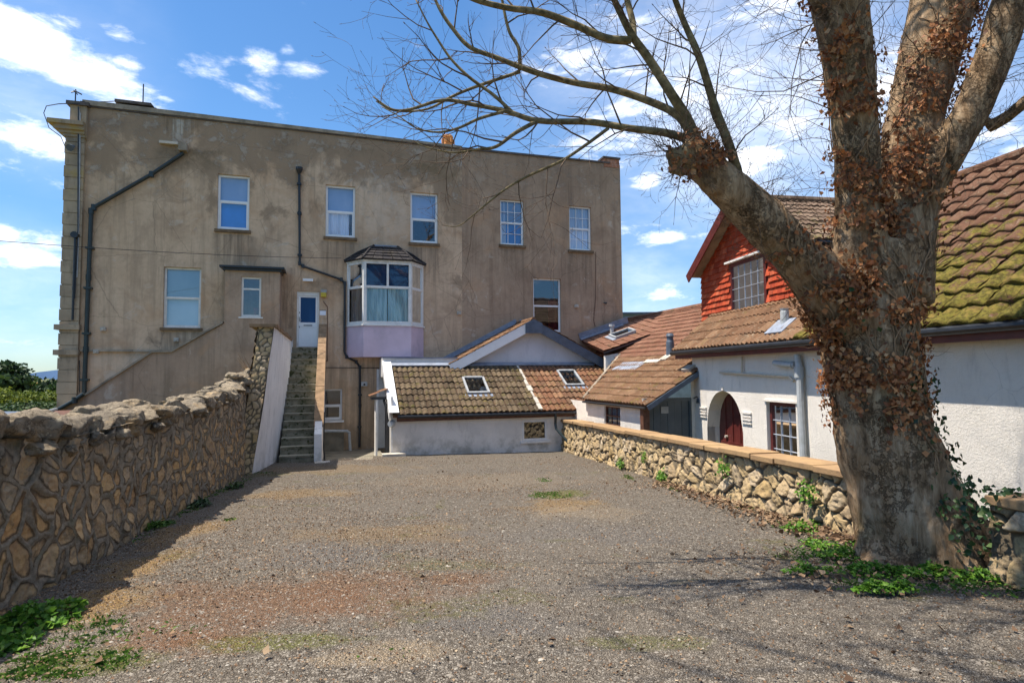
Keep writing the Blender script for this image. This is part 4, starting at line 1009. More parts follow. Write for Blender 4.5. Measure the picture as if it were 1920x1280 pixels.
    mb = MB(); mb.box(F, .45, .85, 5.36, 5.75, -1.3, -.79); part('kerb_block', mb, M['mortar'], S_)
    # dry stalks
    mb = MB(); rd = rng(9)
    for k in range(9):
        p = F(-1.1, 5.8 + rd.uniform(-.04, .04), 1.5 + rd.uniform(-.03, .03)); d = Vector((rd.uniform(-.5, -.1), rd.uniform(-.2, .1), rd.uniform(.3, .9)))
        mb.tube([p, p + d * .35 + Vector((0, 0, .02)), p + d * .75 + Vector((-.08, 0, .06))], [.012, .009, .004], 4)
    o = part('dry_plant', mb, M['stalk'], loc=F(-1.1, 5.8, 1.5)); tag(o, 'bare dry stalks sprouting from the rubble top below the porch', 'plant')

def cells(uv, cell, seed, aniso=1.15):
    """numpy voronoi: id, F2-F1 in metres, rounded stone profile"""
    rd = np.random.RandomState(seed); mx = uv.max(0); mn = uv.min(0)
    nx = int((mx[0] - mn[0]) / cell) + 3; ny = int((mx[1] - mn[1]) / (cell / aniso)) + 3
    gx, gy = np.meshgrid(np.arange(nx), np.arange(ny), indexing='ij')
    sx = mn[0] + (gx - 1 + .5 * (gy % 2) + rd.uniform(-.42, .42, gx.shape)) * cell; sy = mn[1] + (gy - 1 + rd.uniform(-.40, .40, gx.shape)) * cell / aniso
    S2 = np.stack([sx.ravel(), sy.ravel()], 1); keep = rd.rand(len(S2)) > .34; S2 = S2[keep]; ids = rd.rand(len(S2)); grad = rd.normal(0, .30, (len(S2), 2)); slant = np.zeros(len(uv))
    P3 = np.concatenate([uv, np.zeros((len(uv), 1))], 1)
    wrp = np.stack([vnoise(P3, 5.0, seed + 1) - .5, vnoise(P3, 5.0, seed + 2) - .5], 1) * cell * .40
    q = uv + wrp; cid = np.zeros(len(uv)); ed = np.zeros(len(uv))
    for s in range(0, len(uv), 4000):
        dl = np.abs(q[s:s + 4000, None, :] - S2[None]); d = .55 * np.sqrt((dl ** 2).sum(2)) + .45 * dl.max(2) * 1.15; o = np.argpartition(d, 1, axis=1)[:, :2]
        dd = np.take_along_axis(d, o, 1); sw = dd[:, 0] > dd[:, 1]; o[sw] = o[sw][:, ::-1]; dd = np.sort(dd, 1)
        ed[s:s + 4000] = (dd[:, 1] - dd[:, 0]) / 2; cid[s:s + 4000] = ids[o[:, 0]]; slant[s:s + 4000] = ((q[s:s + 4000] - S2[o[:, 0]]) * grad[o[:, 0]]).sum(1)
    bul = np.clip(ed / .024, 0, 1); bul = (bul * bul * (3 - 2 * bul)) * (.55 + .6 * cid + slant * 9 * (cell / .2) ** -1)
    return cid, ed, bul
staircase()


# ---------------------------------------------------------------- rubble walls
def clampgrid(*a): pass
def wall_left():
    L0 = Vector((-4.04, 4.63, 0)); D = Vector((-.2388, .9711, 0)); Nn = Vector((.9711, .2388, 0))
    T_ = thing('stone_wall', 'tall grey brown rubble wall with raised ribbon mortar and jagged boulder top, left of the gravel', 'wall', L0 + D * 4 + Vector((0, 0, -.5)))
    tops = [(-60, 795), (0, 800), (60, 798), (130, 800), (180, 790), (250, 775), (350, 762), (430, 735), (468, 708), (482, 650)]
    ts = []
    for x, y in tops:
        p = on_plane(x, y, L0, Nn); ts.append(((p - L0).dot(D), p.z))
    print('wall top', [(round(a, 2), round(b, 2)) for a, b in ts])
    sA = np.array([t[0] for t in ts]); zA = np.array([t[1] for t in ts]) - .10
    s0, s1 = -7.5, 10.15
    su = np.concatenate([np.arange(s0, -.6, .06), np.arange(-.6, 6, .0145), np.arange(6, s1, .022)]); nv = 120
    tt = np.linspace(0, 1, nv)
    Sg = np.repeat(su, nv); Tg = np.tile(tt, len(su))
    zt = np.interp(Sg, sA, zA); zb = -.05 * (4.63 + .9711 * Sg) - .12
    Z = zb + (zt - zb) * Tg
    uv = np.stack([Sg, Z], 1)
    cid, ed, bul = cells(uv, .25, 21, 1.35)
    base = np.stack([L0.x + D.x * Sg, L0.y + D.y * Sg, Z], 1)
    rib = np.exp(-((ed / .018) ** 4)) * .034                           # raised ribbon pointing
    rib = rib * np.clip((1.04 - Tg) * 5.5, .0, 1)
    h = bul * .034 * (1 - np.exp(-((ed / .020) ** 4))) + rib + (fbm(base, 4, 5, 3) - .5) * .085 + (np.abs(fbm(base, 14, 4, 6) - .5)) * -.085 * np.clip((ed - .02) / .03, 0, 1) + (fbm(base, 30, 3, 8) - .5) * .018 + (1 - Tg) * .10 - .05
    h = h + np.clip((Tg - .8) * 5, 0, 1) * (fbm(base, 3.2, 3, 11) - .5) * .22
    V = base + np.array(Nn)[None] * h[:, None]
    idx = np.arange(len(su) * nv).reshape(len(su), nv); Fq = np.stack([idx[:-1, :-1], idx[1:, :-1], idx[1:, 1:], idx[:-1, 1:]], -1).reshape(-1, 4)
    link('rubble_face', mesh_np('rf', V, Fq, True, None, {'cid': cid, 'edge': ed, 'hgt': Tg}), M['rubbleL'], T_)
    mb = MB(); ss = np.linspace(s0, s1, 40)
    for a, b in zip(ss, ss[1:]):
        za, zb_ = np.interp(a, sA, zA), np.interp(b, sA, zA)
        def q(s, off, z): return L0 + D * s - Nn * off + Vector((0, 0, z))
        mb.poly([q(a, .55, za), q(b, .55, zb_), q(b, .55, -1.4), q(a, .55, -1.4)]); mb.poly([q(a, -.04, za), q(b, -.04, zb_), q(b, .55, zb_), q(a, .55, za)])
    mb.poly([L0 + D * s0 + Vector((0, 0, -1)), L0 + D * s0 - Nn * .55 + Vector((0, 0, -1)), L0 + D * s0 - Nn * .55 + Vector((0, 0, 1.0)), L0 + D * s0 + Vector((0, 0, 1.0))])
    part('wall_core', mb, M['rock'], T_)
    # boulders bedded along the top
    bm = bmesh.new(); bmesh.ops.create_icosphere(bm, subdivisions=4, radius=1); IV = np.array([v.co[:] for v in bm.verts]); IF = np.array([[v.index for v in f.verts] for f in bm.faces]); bm.free()
    rs = np.random.RandomState(77); VV = []; FF = []; off = 0; s = -6.0
    def rocks(s, lat, sz, up, seed):
        nonlocal off
        P = IV.copy(); 
        # faceted: clip with random planes
        for _ in range(13):
            n = rs.normal(size=3); n /= np.linalg.norm(n); d = rs.uniform(.48, .86); k = P @ n; m = k > d; P[m] -= np.outer(k[m] - d, n)
        P = P * 1.05 * (1 + (fbm(P + seed * 7, 2.0, 3, seed) - .5)[:, None] * .22)
        P = P * np.array(sz)[None]; an = rs.uniform(-.5, .5); ca, sa = math.cos(an), math.sin(an)
        tl = rs.uniform(-.35, .35); x = P[:, 0] * math.cos(tl) - P[:, 2] * math.sin(tl); z = P[:, 0] * math.sin(tl) + P[:, 2] * math.cos(tl)
        P = np.stack([x * ca - P[:, 1] * sa, x * sa + P[:, 1] * ca, z], 1)
        zt = np.interp(s, sA, zA) + up
        c = L0 + D * s - Nn * lat
        Wp = np.array(c)[None] * np.array([1, 1, 0]) + P[:, 0:1] * np.array(D)[None] + P[:, 1:2] * np.array(Nn)[None]; Wp[:, 2] = zt + P[:, 2]
        dv = P / np.maximum(1e-6, np.linalg.norm(P, axis=1))[:, None]; dvw = dv[:, 0:1] * np.array(D)[None] + dv[:, 1:2] * np.array(Nn)[None] + dv[:, 2:3] * np.array([[0, 0, 1.0]])
        Wp += dvw * ((np.abs(fbm(Wp, 11, 3, seed + 3) - .5) * -.10 + .012) + (fbm(Wp, 34, 3, seed) - .5) * .030)[:, None]
        VV.append(Wp); FF.append(IF + off); off += len(IV)
    k = 0
    while s < 10.0:
        L_ = rs.uniform(.17, .40) * (1 if s < 5 else .85); hgt = rs.uniform(.08, .17)
        rocks(s + L_ * .8, rs.uniform(.06, .16), (L_, rs.uniform(.18, .28), hgt), rs.uniform(.0, .10), k); k += 1
        if rs.rand() < .8: rocks(s + L_ * rs.uniform(0, 1.5), rs.uniform(.30, .45), (L_ * .9, .22, hgt * .9), rs.uniform(.02, .14), k); k += 1
        if rs.rand() < .75: rocks(s + L_ * rs.uniform(0, 1.5), rs.uniform(-.02, .05), (L_ * .5, .12, hgt * .6), rs.uniform(-.16, -.04), k); k += 1
        s += L_ * 1.45
    for q in range(8): rocks(9.2 + q * .12, rs.uniform(-.0, .35), (.22, .18, .12), rs.uniform(.1, .25), k); k += 1
    link('coping_stones', mesh_np('cs', np.concatenate(VV), np.concatenate(FF), False, np.repeat(rs.rand(len(VV)), len(IF))), M['rock'], T_)
wall_left()

def wall_right(y0, y1, label, endcap=None):
    # s measured by y from y0 (near) to y1 (far)
    D = Vector((-.18, 1, 0)).normalized(); Nn = Vector((-D.y, D.x, 0))     # facing left
    def X(y): return wallR_x(y)
    def ztop(y): return .06 + (19.9 - y) * .029
    T_ = thing('stone_wall', label, 'wall', (X((y0 + y1) / 2) + .2, (y0 + y1) / 2, -.4))
    ys = [y0]
    while ys[-1] < y1: ys.append(ys[-1] + (.016 if 3 < ys[-1] < 10 else .03))
    ys = np.array(ys); nv = 64; Y = np.repeat(ys, nv); Tt = np.tile(np.linspace(0, 1, nv), len(ys))
    zt = ztop(Y) - .10; zb = -.05 * Y - .12; Z = zb + (zt - zb) * Tt
    cellf = .185 if y1 > 8 else .26
    cid, ed, bul = cells(np.stack([Y + (0 if y1 < 8 else 0), Z], 1), .20, 31 if y1 > 8 else 33, 1.1)
    base = np.stack([X(Y), Y, Z], 1)
    h = bul * .055 - np.abs(fbm(base, 13, 4, 3) - .5) * .10 + (fbm(base, 28, 3, 3) - .5) * .02 + .012 + (1 - Tt) * .08 - .09
    V = base + np.array(Nn)[None] * h[:, None]
    idx = np.arange(len(ys) * nv).reshape(len(ys), nv); Fq = np.stack([idx[:-1, :-1], idx[1:, :-1], idx[1:, 1:], idx[:-1, 1:]], -1).reshape(-1, 4)
    link('rubble_face', mesh_np('rf', V, Fq, True, None, {'cid': cid, 'edge': ed}), M['rubbleR'], T_)
    mb = MB(); yy = np.linspace(y0, y1, 12)
    for a, b in zip(yy, yy[1:]):
        A = lambda y, o, z: Vector((X(y), y, z)) - Nn * o
        mb.poly([A(a, .42, ztop(a) - .1), A(b, .42, ztop(b) - .1), A(b, .42, -1.4), A(a, .42, -1.4)])
    for y in (y0 + .01, y1 - .01): mb.poly([A(y, .03, -1.4), A(y, .42, -1.4), A(y, .42, ztop(y) - .1), A(y, .03, ztop(y) - .1)])
    part('wall_core', mb, M['rubbleR'] if False else M['rock'], T_)
    mb = MB(); rd = rng(int(y0 * 10) + 40); y = y1
    while y > y0 + .05:
        L_ = rd.uniform(.45, .95); a = max(y0, y - L_ + .008); j = rd.uniform(-.012, .012); mb.cur = rd.random(); e = rd.uniform(-.02, .02)
        P = [Vector((X(q), q, ztop(q) - .095 + j)) - Nn * o for q, o in ((a, -.035 + e), (y, -.035 + e), (y, .46), (a, .46))]
        mb.prism(P, (0, 0, .085)); y -= L_
    o = part('coping_slabs', mb, M['slab'], T_)
    md = o.modifiers.new('bev', 'BEVEL'); md.width = .012; md.segments = 2; md.limit_method = 'ANGLE'
wall_right(6.55, 19.9, 'long low golden rubble wall with flat sandstone coping slabs, from the shed to the tree')
wall_right(-6.0, 5.35, 'near stub of low stone wall with coping, at the right edge beyond the tree trunk')
# ---------------------------------------------------------------- shed with tiled lean-to roof
def skylight(parent, P0, A, B, a0, a1, b0, b1, h=.09, name='skylight', mat='frame_grey'):
    Nn = A.cross(B).normalized(); Nn = Nn if Nn.z > 0 else -Nn
    T = lambda a, b, z: P0 + A * a + B * b + Nn * z
    mb = MB(); f = .07
    mb.box(T, a0, a0 + f, b0, b1, 0, h); mb.box(T, a1 - f, a1, b0, b1, 0, h); mb.box(T, a0 + f, a1 - f, b0, b0 + f, 0, h - .003); mb.box(T, a0 + f, a1 - f, b1 - f, b1, 0, h + .02)
    o = part(name, mb, M[mat], parent)
    mb = MB(); mb.box(T, a0 + f, a1 - f, b0 + f, b1 - f, h - .05, h - .03); part('pane', mb, M['glassdark'], o)
    mb = MB(); mb.box(T, a0 + f, a1 - f, b0 + f, b1 - f, .0, .02); part('blind_or_backing', mb, M['darkroom'], o)  # dark sheet painting the unlit space under the pane
    mb = MB(); mb.box(T, a0 - .08, a1 + .08, b0 - .16, b0 - .004, .02, .055); part('apron', mb, M['lead'], o)
    return o
def shed():
    wf = 4.2; g0, ze = fac(742, 777, wf + .12); gR = fac(1046, 815, wf)[0]
    uL_ = fac(737, 820, wf)[0]; _, zt = fac(742, 687, 1.75)
    S_ = thing('shed', 'low white shed with mossy tiled roof and two skylights at the far gravel edge', 'shed', F(5, 3, -1.1))
    uE = fac(1098, 770, wf)[0] + .25
    SW = rect(fac, 979, 1026, 787, 826, wf)
    mb = MB(); wall_holes(mb, F, [uL_, uE - .5], lambda u: ze - .02, [SW], wf, .1, -1.35)
    mb.poly([F(uL_, wf, -1.35), F(uL_, 1.7, -1.35), F(uL_, 1.7, zt), F(uL_, wf, ze)])
    part('wall', mb, M['white'], S_)
    window(S_, F, SW, wf - .0, .07, None, sill=(.07, .06, 'oldwhite'), mat='oldwhite', glassm='glassdark', curtains=[(.02, .98, .02, .98, 'darkroom', 0)])
    P0 = F(uL_ - .02, wf + .22, ze - .02); top = F(uL_ - .02, 1.72, zt + .03); B = top - P0; Lb = B.length; B = B.normalized()
    uS = fac(985, 690, 3)[0] - uL_
    mb = MB(); La = uE + 1.6 - uL_
    Nn = FU.cross(B); Nn = Nn if Nn.z > 0 else -Nn
    # boundary line to the long roof valley
    def mask1(a, b): return a < uS + b * .0 + .15
    v0 = fac(1101, 745, wf - .9); 
    def msk(a, b):
        p = P0 + FU * a + B * b; q = p - F0; return (q.dot(FU)) < uE - .35 + (b * .78)
    tiles(mb, P0, FU, B, La, Lb, tw=.37, gauge=.375, amp=.045, waves=2, mask=lambda a, b: msk(a, b) and a < uS, seed=4, thick=.035, nx=12)
    rf = part('roof', mb, M['t_shed'], S_, smooth=False)
    mb = MB(); tiles(mb, P0, FU, B, La, Lb, tw=.37, gauge=.375, amp=.045, waves=2, mask=lambda a, b: msk(a, b) and a >= uS, seed=5, thick=.035, nx=12)
    part('roof', mb, M['t_shed_red'], S_, label='orange brown right end of the tiled roof')
    mb = MB(); mb.prism([P0 - Nn * .01, P0 + FU * (uE - uL_ - .3) - Nn * .01, P0 + FU * (uE - uL_ + 1.2) + B * Lb - Nn * .01, P0 + B * Lb - Nn * .01], Nn * -.07); part('roof_deck', mb, M['brownwood'], S_)
    # mortar fillet between the two coverings
    mb = MB(); rd = rng(3); k = 0; x = uS - .02; nb = 8
    for k in range(nb):
        b0, b1 = Lb * k / nb, Lb * (k + 1) / nb
        T = lambda a, b, z: P0 + FU * a + B * b + Nn * z
        mb.box(T, x + .04 + rd.uniform(-.04, .04), x + .15 + rd.uniform(-.04, .04), b0, b1 - .04, .03, .085 + .02 * (nb - k) / nb)
    part('mortar_strip', mb, M['mortar'], S_)
    # flashing along the top
    mb = MB(); T = lambda a, b, z: P0 + FU * a + B * b + Nn * z; mb.box(T, .1, uE - uL_ + 1.2, Lb - .16, Lb + .02, .06, .105); part('flashing', mb, M['lead'], S_)
    # bargeboard on the left verge, broad white board
    mb = MB(); T2 = lambda a, b, z: P0 + FU * a + B * b + Nn * z
    mb.box(T2, -.10, .17, -.03, Lb + .12, .115, .135); mb.box(T2, -.125, -.10, -.03, Lb + .12, -.14, .135); part('bargeboard', mb, M['upvc'], S_)
    # gutter, fascia, downpipe
    mb = MB(); mb.box(F, uL_ + .1, uE - .4, wf + .10, wf + .14, ze - .22, ze - .04); part('fascia', mb, M['brownwood'], S_)
    mb = MB(); mb.tube([F(uL_ + .12, wf + .24, ze - .06), F(uE - .45, wf + .24, ze - .09)], .055, 8); part('gutter', mb, M['black'], S_)
    ud = fac(1043, 800, wf + .3)[0]
    mb = MB(); mb.tube([F(ud, wf + .26, ze - .1), F(ud, wf + .22, ze - .45), F(ud - .0, wf + .3, ze - .6), F(ud + .42, wf + .9, ze - 1.25)], .045, 8); part('drainpipe', mb, M['blackgreen'], S_)
    # left flank: narrow door jamb, pipe, little tiled hood
    mb = MB(); mb.box(F, uL_ - .06, uL_ - .003, wf - 1.5, wf - .02, -1.3, ze + .55); part('side_board', mb, M['oldwhite'], S_)
    mb = MB(); mb.tube([F(uL_ - .13, wf - .35, ze + .45), F(uL_ - .13, wf - .35, -1.1)], .045, 8); mb.tube([F(uL_ - .15, wf - .9, ze + .50), F(uL_ - .22, wf - .75, ze + .40), F(uL_ - .16, wf - .62, ze + .2), F(uL_ - .16, wf - .6, -1.1)], .04, 8); part('drainpipe', mb, M['black'], S_)
    mb = MB(); mb.tube([F(uL_ - .03, wf + .0, ze - .28), F(uL_ - .10, wf + .12, ze - .28)], [.12, .09], 12); part('security_light', mb, M['lightpipe'], S_)
    mb = MB(); h0 = F(uL_ - .65, wf - 1.4, ze + .52); tiles(mb, h0, FN, (FU * .6 + Vector((0, 0, .26))), .75, .62, tw=.25, gauge=.31, amp=.03, waves=1, seed=6); o = part('door_hood', mb, M['t_shed_red'], S_)
    mb = MB(); mb.box(F, uL_ - .62, uL_ - .02, wf - 1.4, wf - .65, ze + .44, ze + .50); part('soffit', mb, M['black'], o)
    mb = MB(); mb.box(F, uL_ - .48, uL_ - .42, wf - 1.35, wf - .7, -1.2, ze + .44); part('side_post', mb, M['oldwhite'], S_)
    mb = MB(); mb.box(F, uL_ - .35, uL_ + .35, wf + .03, wf + .40, -1.35, -.80); part('kerb_block', mb, M['mortar'], S_)
    # skylights
    def on_roof(px, py):
        p = on_plane(px, py, P0, Nn); r = p - P0; return r.dot(FU), r.dot(B)
    for (l, r_, t, b) in ((872, 921, 711, 741), (1056, 1098, 698, 726)):
        a0, b0 = on_roof(l + 4, b); a1, _ = on_roof(r_ - 2, b); _, b1 = on_roof((l + r_) / 2 - 5, t)
        skylight(S_, P0, FU, B, a0, a1, b0, b1, .12)
    return S_
shed()

# ---------------------------------------------------------------- white gabled annexe behind the shed
def annexe():
    wg = 1.68
    A_ = thing('annexe', 'pale gabled lean-to building with white and slate blue bargeboards against the rendered house', 'building', F(8, 1, -1.2))
    ua, za = fac(1000, 600, wg + .3); ul, zl = fac(844, 684, wg + .3); ur, zr = fac(1150, 682, wg + .3)
    ur = ua + (ua - ul) * .98 + .1; zl = (zl + zr) / 2; ut = ul
    zA = za - .05
    mb = MB(); mb.poly([F(ul + .25, wg, -1.3), F(ur - .25, wg, -1.3), F(ur - .25, wg, zl + .02), F(ua, wg, zA - .12), F(ul + .25, wg, zl + .02)])
    mb.poly([F(ur - .25, wg, -1.3), F(ur - .25, .01, -1.3), F(ur - .25, .01, zl), F(ur - .25, wg, zl)])
    part('wall', mb, M['bluewhite'], A_)
    for sgn, ue in ((-1, ul), (1, ur)):
        B = (F(ua, wg + .34, za) - F(ue, wg + .34, zl)); Lb = B.length; Bn = B.normalized(); P0 = F(ue, .0, zl)
        mb = MB(); tiles(mb, P0, FN, B, wg + .36, Lb, tw=.36, gauge=.35, amp=.03, seed=20 + sgn, nx=8); part('roof', mb, M['t_low'], A_)
        Nn = Vector((-Bn.z * sgn * 1, 0, 0)); up = FN.cross(Bn); up = up if up.z > 0 else -up
        mb = MB(); mb.prism([P0 - up * .01, P0 + B - up * .01, P0 + B - up * .08, P0 - up * .08], FN * (wg + .3)); part('roof_deck', mb, M['oldwhite'], A_)
        Q0 = F(ue, wg + .30, zl) - Bn * .05; Q1 = F(ua, wg + .30, za) - Bn * (.30)
        mb = MB(); mb.prism([Q0 + up * .02, Q1 + up * .02, Q1 - up * .31, Q0 - up * .31], FN * .035); part('bargeboard', mb, M['upvc' if sgn < 0 else 'slate'], A_)
        # lead flashing where the roof meets the house
        mb = MB(); mb.prism([P0 + up * .06, P0 + B + up * .06, P0 + B + up * .24, P0 + up * .24], FN * .03); part('flashing', mb, M['lead'], A_)
    mb = MB(); mb.prism([F(ua - .33, wg + .335, za - .50), F(ua + .33, wg + .335, za - .50), F(ua + .33, wg + .335, za - .12), F(ua, wg + .335, za + .03), F(ua - .33, wg + .335, za - .12)], FN * .05); part('apex_cap', mb, M['slate'], A_)
    mb = MB(); mb.tube([F(ua, -.0, za + .03), F(ua, wg + .38, za + .03)], .09, 8); part('ridge_tiles', mb, M['t_low'], A_)
    # flat roofed link with a white parapet
    u0, z1 = fac(718, 672, 1.72); _, z0 = fac(760, 685, 1.72)
    mb = MB(); mb.box(F, u0, ul + .6, 1.60, 1.70, z0 - .02, z1); mb.box(F, u0, u0 + .06, .02, 1.6, z0 - .4, z1 - .003); part('parapet', mb, M['oldwhite'], A_)
    mb = MB(); mb.box(F, u0, ul + .7, .02, 1.74, z1 + .002, z1 + .04); part('flat_roof', mb, M['lead'], A_)
    mb = MB(); mb.box(F, u0 + .1, ul + .5, 1.62, 1.66, -1.3, z0); part('wall', mb, M['white'], A_)
    mb = MB(); mb.box(F, ua - 1.0, ur - .3, wg + .003, wg + .035, zl - .12, zl - .04); part('string_course', mb, M['lead'], A_)
annexe()

# ---------------------------------------------------------------- long brown-tiled outbuilding with grey door
def long_roof():
    ue, we, ze = 8.60, 9.05, .74; PITCH = .57; K = 5.9
    L_ = thing('outbuilding', 'long low outbuilding under a big brown tiled roof with a grey boarded end door', 'building', F(11, 5, -1.3))
    B = (FU + Vector((0, 0, PITCH))); Lb = K * B.length; Bn = B.normalized(); A = -FN
    P0 = F(ue, we + .25, ze); La = 14.5
    up = A.cross(Bn); up = up if up.z > 0 else -up
    def msk(a, b):
        k = b / B.length
        if a < 3.9: return True
        if k < 2.6: return a < 3.95 + k * .92
        return True
    mb = MB(); tiles(mb, P0, A, Bn, La, Lb, tw=.34, gauge=.345, amp=.052, waves=2, mask=lambda a, b: msk(a, b) and b < 2.6, seed=31, thick=.035, nx=8, jit=.012); part('roof', mb, M['t_low'], L_)
    mb = MB(); tiles(mb, P0 + Bn * 2.76, A, Bn, La, Lb - 2.76, tw=.34, gauge=.345, amp=.042, waves=2, mask=lambda a, b: msk(a, b + 2.76), seed=32, thick=.04, nx=8, jit=.008); rf = part('roof', mb, M['t_long'], L_, label='upper redder brown part of the long tiled roof')
    mb = MB(); mb.prism([P0 - up * .02, P0 + A * 3.9 - up * .02, P0 + A * 6.4 + Bn * 3 - up * .02, P0 + A * La + Bn * 3.1 - up * .02, P0 + A * La + Bn * Lb - up * .02, P0 + Bn * Lb - up * .02], up * -.08); part('roof_deck', mb, M['brownwood'], L_)
    mb = MB(); rd = rng(3); a = 0
    while a < La: mb.cur = rd.random(); mb.tube([P0 + A * (a + .01) + Bn * (Lb - .0) + up * .02, P0 + A * (a + .42) + Bn * Lb + up * .02], .13, 8); a += .43
    part('ridge_tiles', mb, M['t_long'], L_)
    # far slope
    Bf = (-FU * 1 + Vector((0, 0, PITCH)));
    mb = MB(); R0 = P0 + Bn * Lb; mb.poly([R0, R0 + A * La, R0 + A * La + FU * 5 - Vector((0, 0, 2.8)), R0 + FU * 5 - Vector((0, 0, 2.8))]); part('far_slope', mb, M['t_long'], L_)
    # verge board, gable end wall, door
    mb = MB(); Q = P0 - A * .03; mb.prism([Q - up * .005, Q + Bn * 3.4 - up * .005, Q + Bn * 3.4 - up * .13, Q - up * .13], A * .03); part('bargeboard', mb, M['slate'], L_)
    wE = we; uR_ = 13.4
    dl = on_plane(1209, 790, F(0, wE, 0), FN) - F0; dr = on_plane(1297, 790, F(0, wE, 0), FN) - F0; zt = on_plane(1255, 746, F(0, wE, 0), FN).z
    D_ = (dl.dot(FU), dr.dot(FU), -1.2, zt)
    mb = MB(); wall_holes(mb, F, [ue + .12, uR_], lambda u: ze + (u - ue) * PITCH - .08, [D_], wE, .12, -1.35)
    part('gable_wall', mb, M['white'], L_)
    u0, u1, z0, z1 = D_
    mb = MB(); mb.box(F, u0, u0 + .07, wE - .1, wE + .01, z0, z1); mb.box(F, u1 - .06, u1, wE - .1, wE + .01, z0, z1); mb.box(F, u0 + .07, u1 - .06, wE - .1, wE + .008, z1 - .09, z1); fr = part('door_frame', mb, M['doorblue'], L_)
    mb = MB(); n = 6
    for k in range(n):
        a, b = u0 + .07 + (u1 - u0 - .13) * k / n, u0 + .07 + (u1 - u0 - .13) * (k + 1) / n
        mb.box(F, a + .004, b - .004, wE - .09, wE - .05 + .006 * (k % 2), z0, z1 - .092)
    d = part('door', mb, M['doorblue'], L_)
    mb = MB(); mb.box(F, u0 + .5, u0 + .72, wE - .04, wE - .02, z1 - .40, z1 - .22); part('door_plate', mb, M['grey'], d)
    # lamp bracket to the right of the door
    mb = MB(); c = F(u1 + .08, wE, z1 - .02); mb.tube([c, c + FN * .14 + Vector((0, 0, .05)), c + FN * .22], .015, 6); mb.tube([c + FN * .22, c + FN * .22 - Vector((0, 0, .12))], [.05, .07], 8); part('wall_lamp', mb, M['black'], L_)
    # eaves wall with a small barred window
    T = lambda a, b, z: F(ue + .12 - b, wE - a, z)       # a: depth along, b: outwards
    pl = F(ue + .12, 0, 0)
    def ez(px, py): p = on_plane(px, py, pl, FU); q = p - F0; return wE - q.dot(FN), p.z
    wa = ez(1163, 780)[0]; wb = ez(1133, 780)[0]; zt_ = ez(1148, 762)[1]; zb_ = ez(1148, 798)[1]
    mb = MB(); wall_holes(mb, T, [0, 7.2], lambda a: ze - .05, [(wa, wb, zb_, zt_)], 0, .1, -1.35); part('wall', mb, M['white'], L_)
    window(L_, T, (wa, wb, zb_, zt_), -.05, .04, .5, cols=3, rows=(1, 1), lower_inset=0, mat='brownwood', glassm='glassdark', curtains=[(.05, .95, .05, .95, 'cur_white', .01)])
    mb = MB(); mb.box(F, ue + .02, ue + .20, wE - .12, wE + .05, -1.3, ze - .05); part('corner_post', mb, M['brownwood'], L_)
    # valley board along the left edge
    mb = MB(); V0 = P0 + A * 3.95 + up * .05; V1 = P0 + A * (3.95 + 2.45) + Bn * (2.6 * B.length) + up * .05
    mb.tube([V0, V1], .05, 6); part('valley_edge', mb, M['coping'], L_)
    mb = MB(); mb.tube([P0 + A * .0 - Vector((0, 0, .06)) - FU * .03, P0 + A * 3.95 - Vector((0, 0, .06)) - FU * .03], .035, 6); part('gutter', mb, M['black'], L_)
    # lead patch, vent pipes, roof light
    def on_roof(px, py): p = on_plane(px, py, P0, up); r = p - P0; return r.dot(A), r.dot(Bn)
    Tr = lambda a, b, z: P0 + A * a + Bn * b + up * z
    a0, b0 = on_roof(1150, 695); a1, b1 = on_roof(1204, 688); b2 = b0 + .30
    mb = MB(); mb.box(Tr, min(a0, a1), max(a0, a1), min(b0, b1) - .05, max(b0, b1) + .25, .04, .075); part('lead_patch', mb, M['lead'], L_)
    a0, b0 = on_roof(1257, 668); c = Tr(a0, b0, 0)
    mb = MB(); mb.tube([c - Vector((0, 0, .05)), c + Vector((0, 0, .45)), c + Vector((0, 0, .5)), c + Vector((0, 0, .62)), c + Vector((0, 0, .63)), c + Vector((0, 0, .72))], [.13, .12, .10, .10, .13, .09], 12); part('vent_pipe', mb, M['slate'], L_)
    mb = MB(); mb.box(Tr, a0 - .25, a0 + .15, b0 - .35, b0 + .1, .04, .09); mb.box(Tr, a0 - .0, a0 + .9, b0 - .5, b0 - .3, .04, .09); part('mortar_collar', mb, M['mortar'], L_)
    a0, b0 = on_roof(1300, 697); mb = MB(); mb.box(Tr, a0, a0 + .35, b0 - .1, b0 + .15, .05, .14); part('mortar_patch', mb, M['mortar'], L_)
    return P0, A, Bn, up
P0L, AL, BL, upL = long_roof()

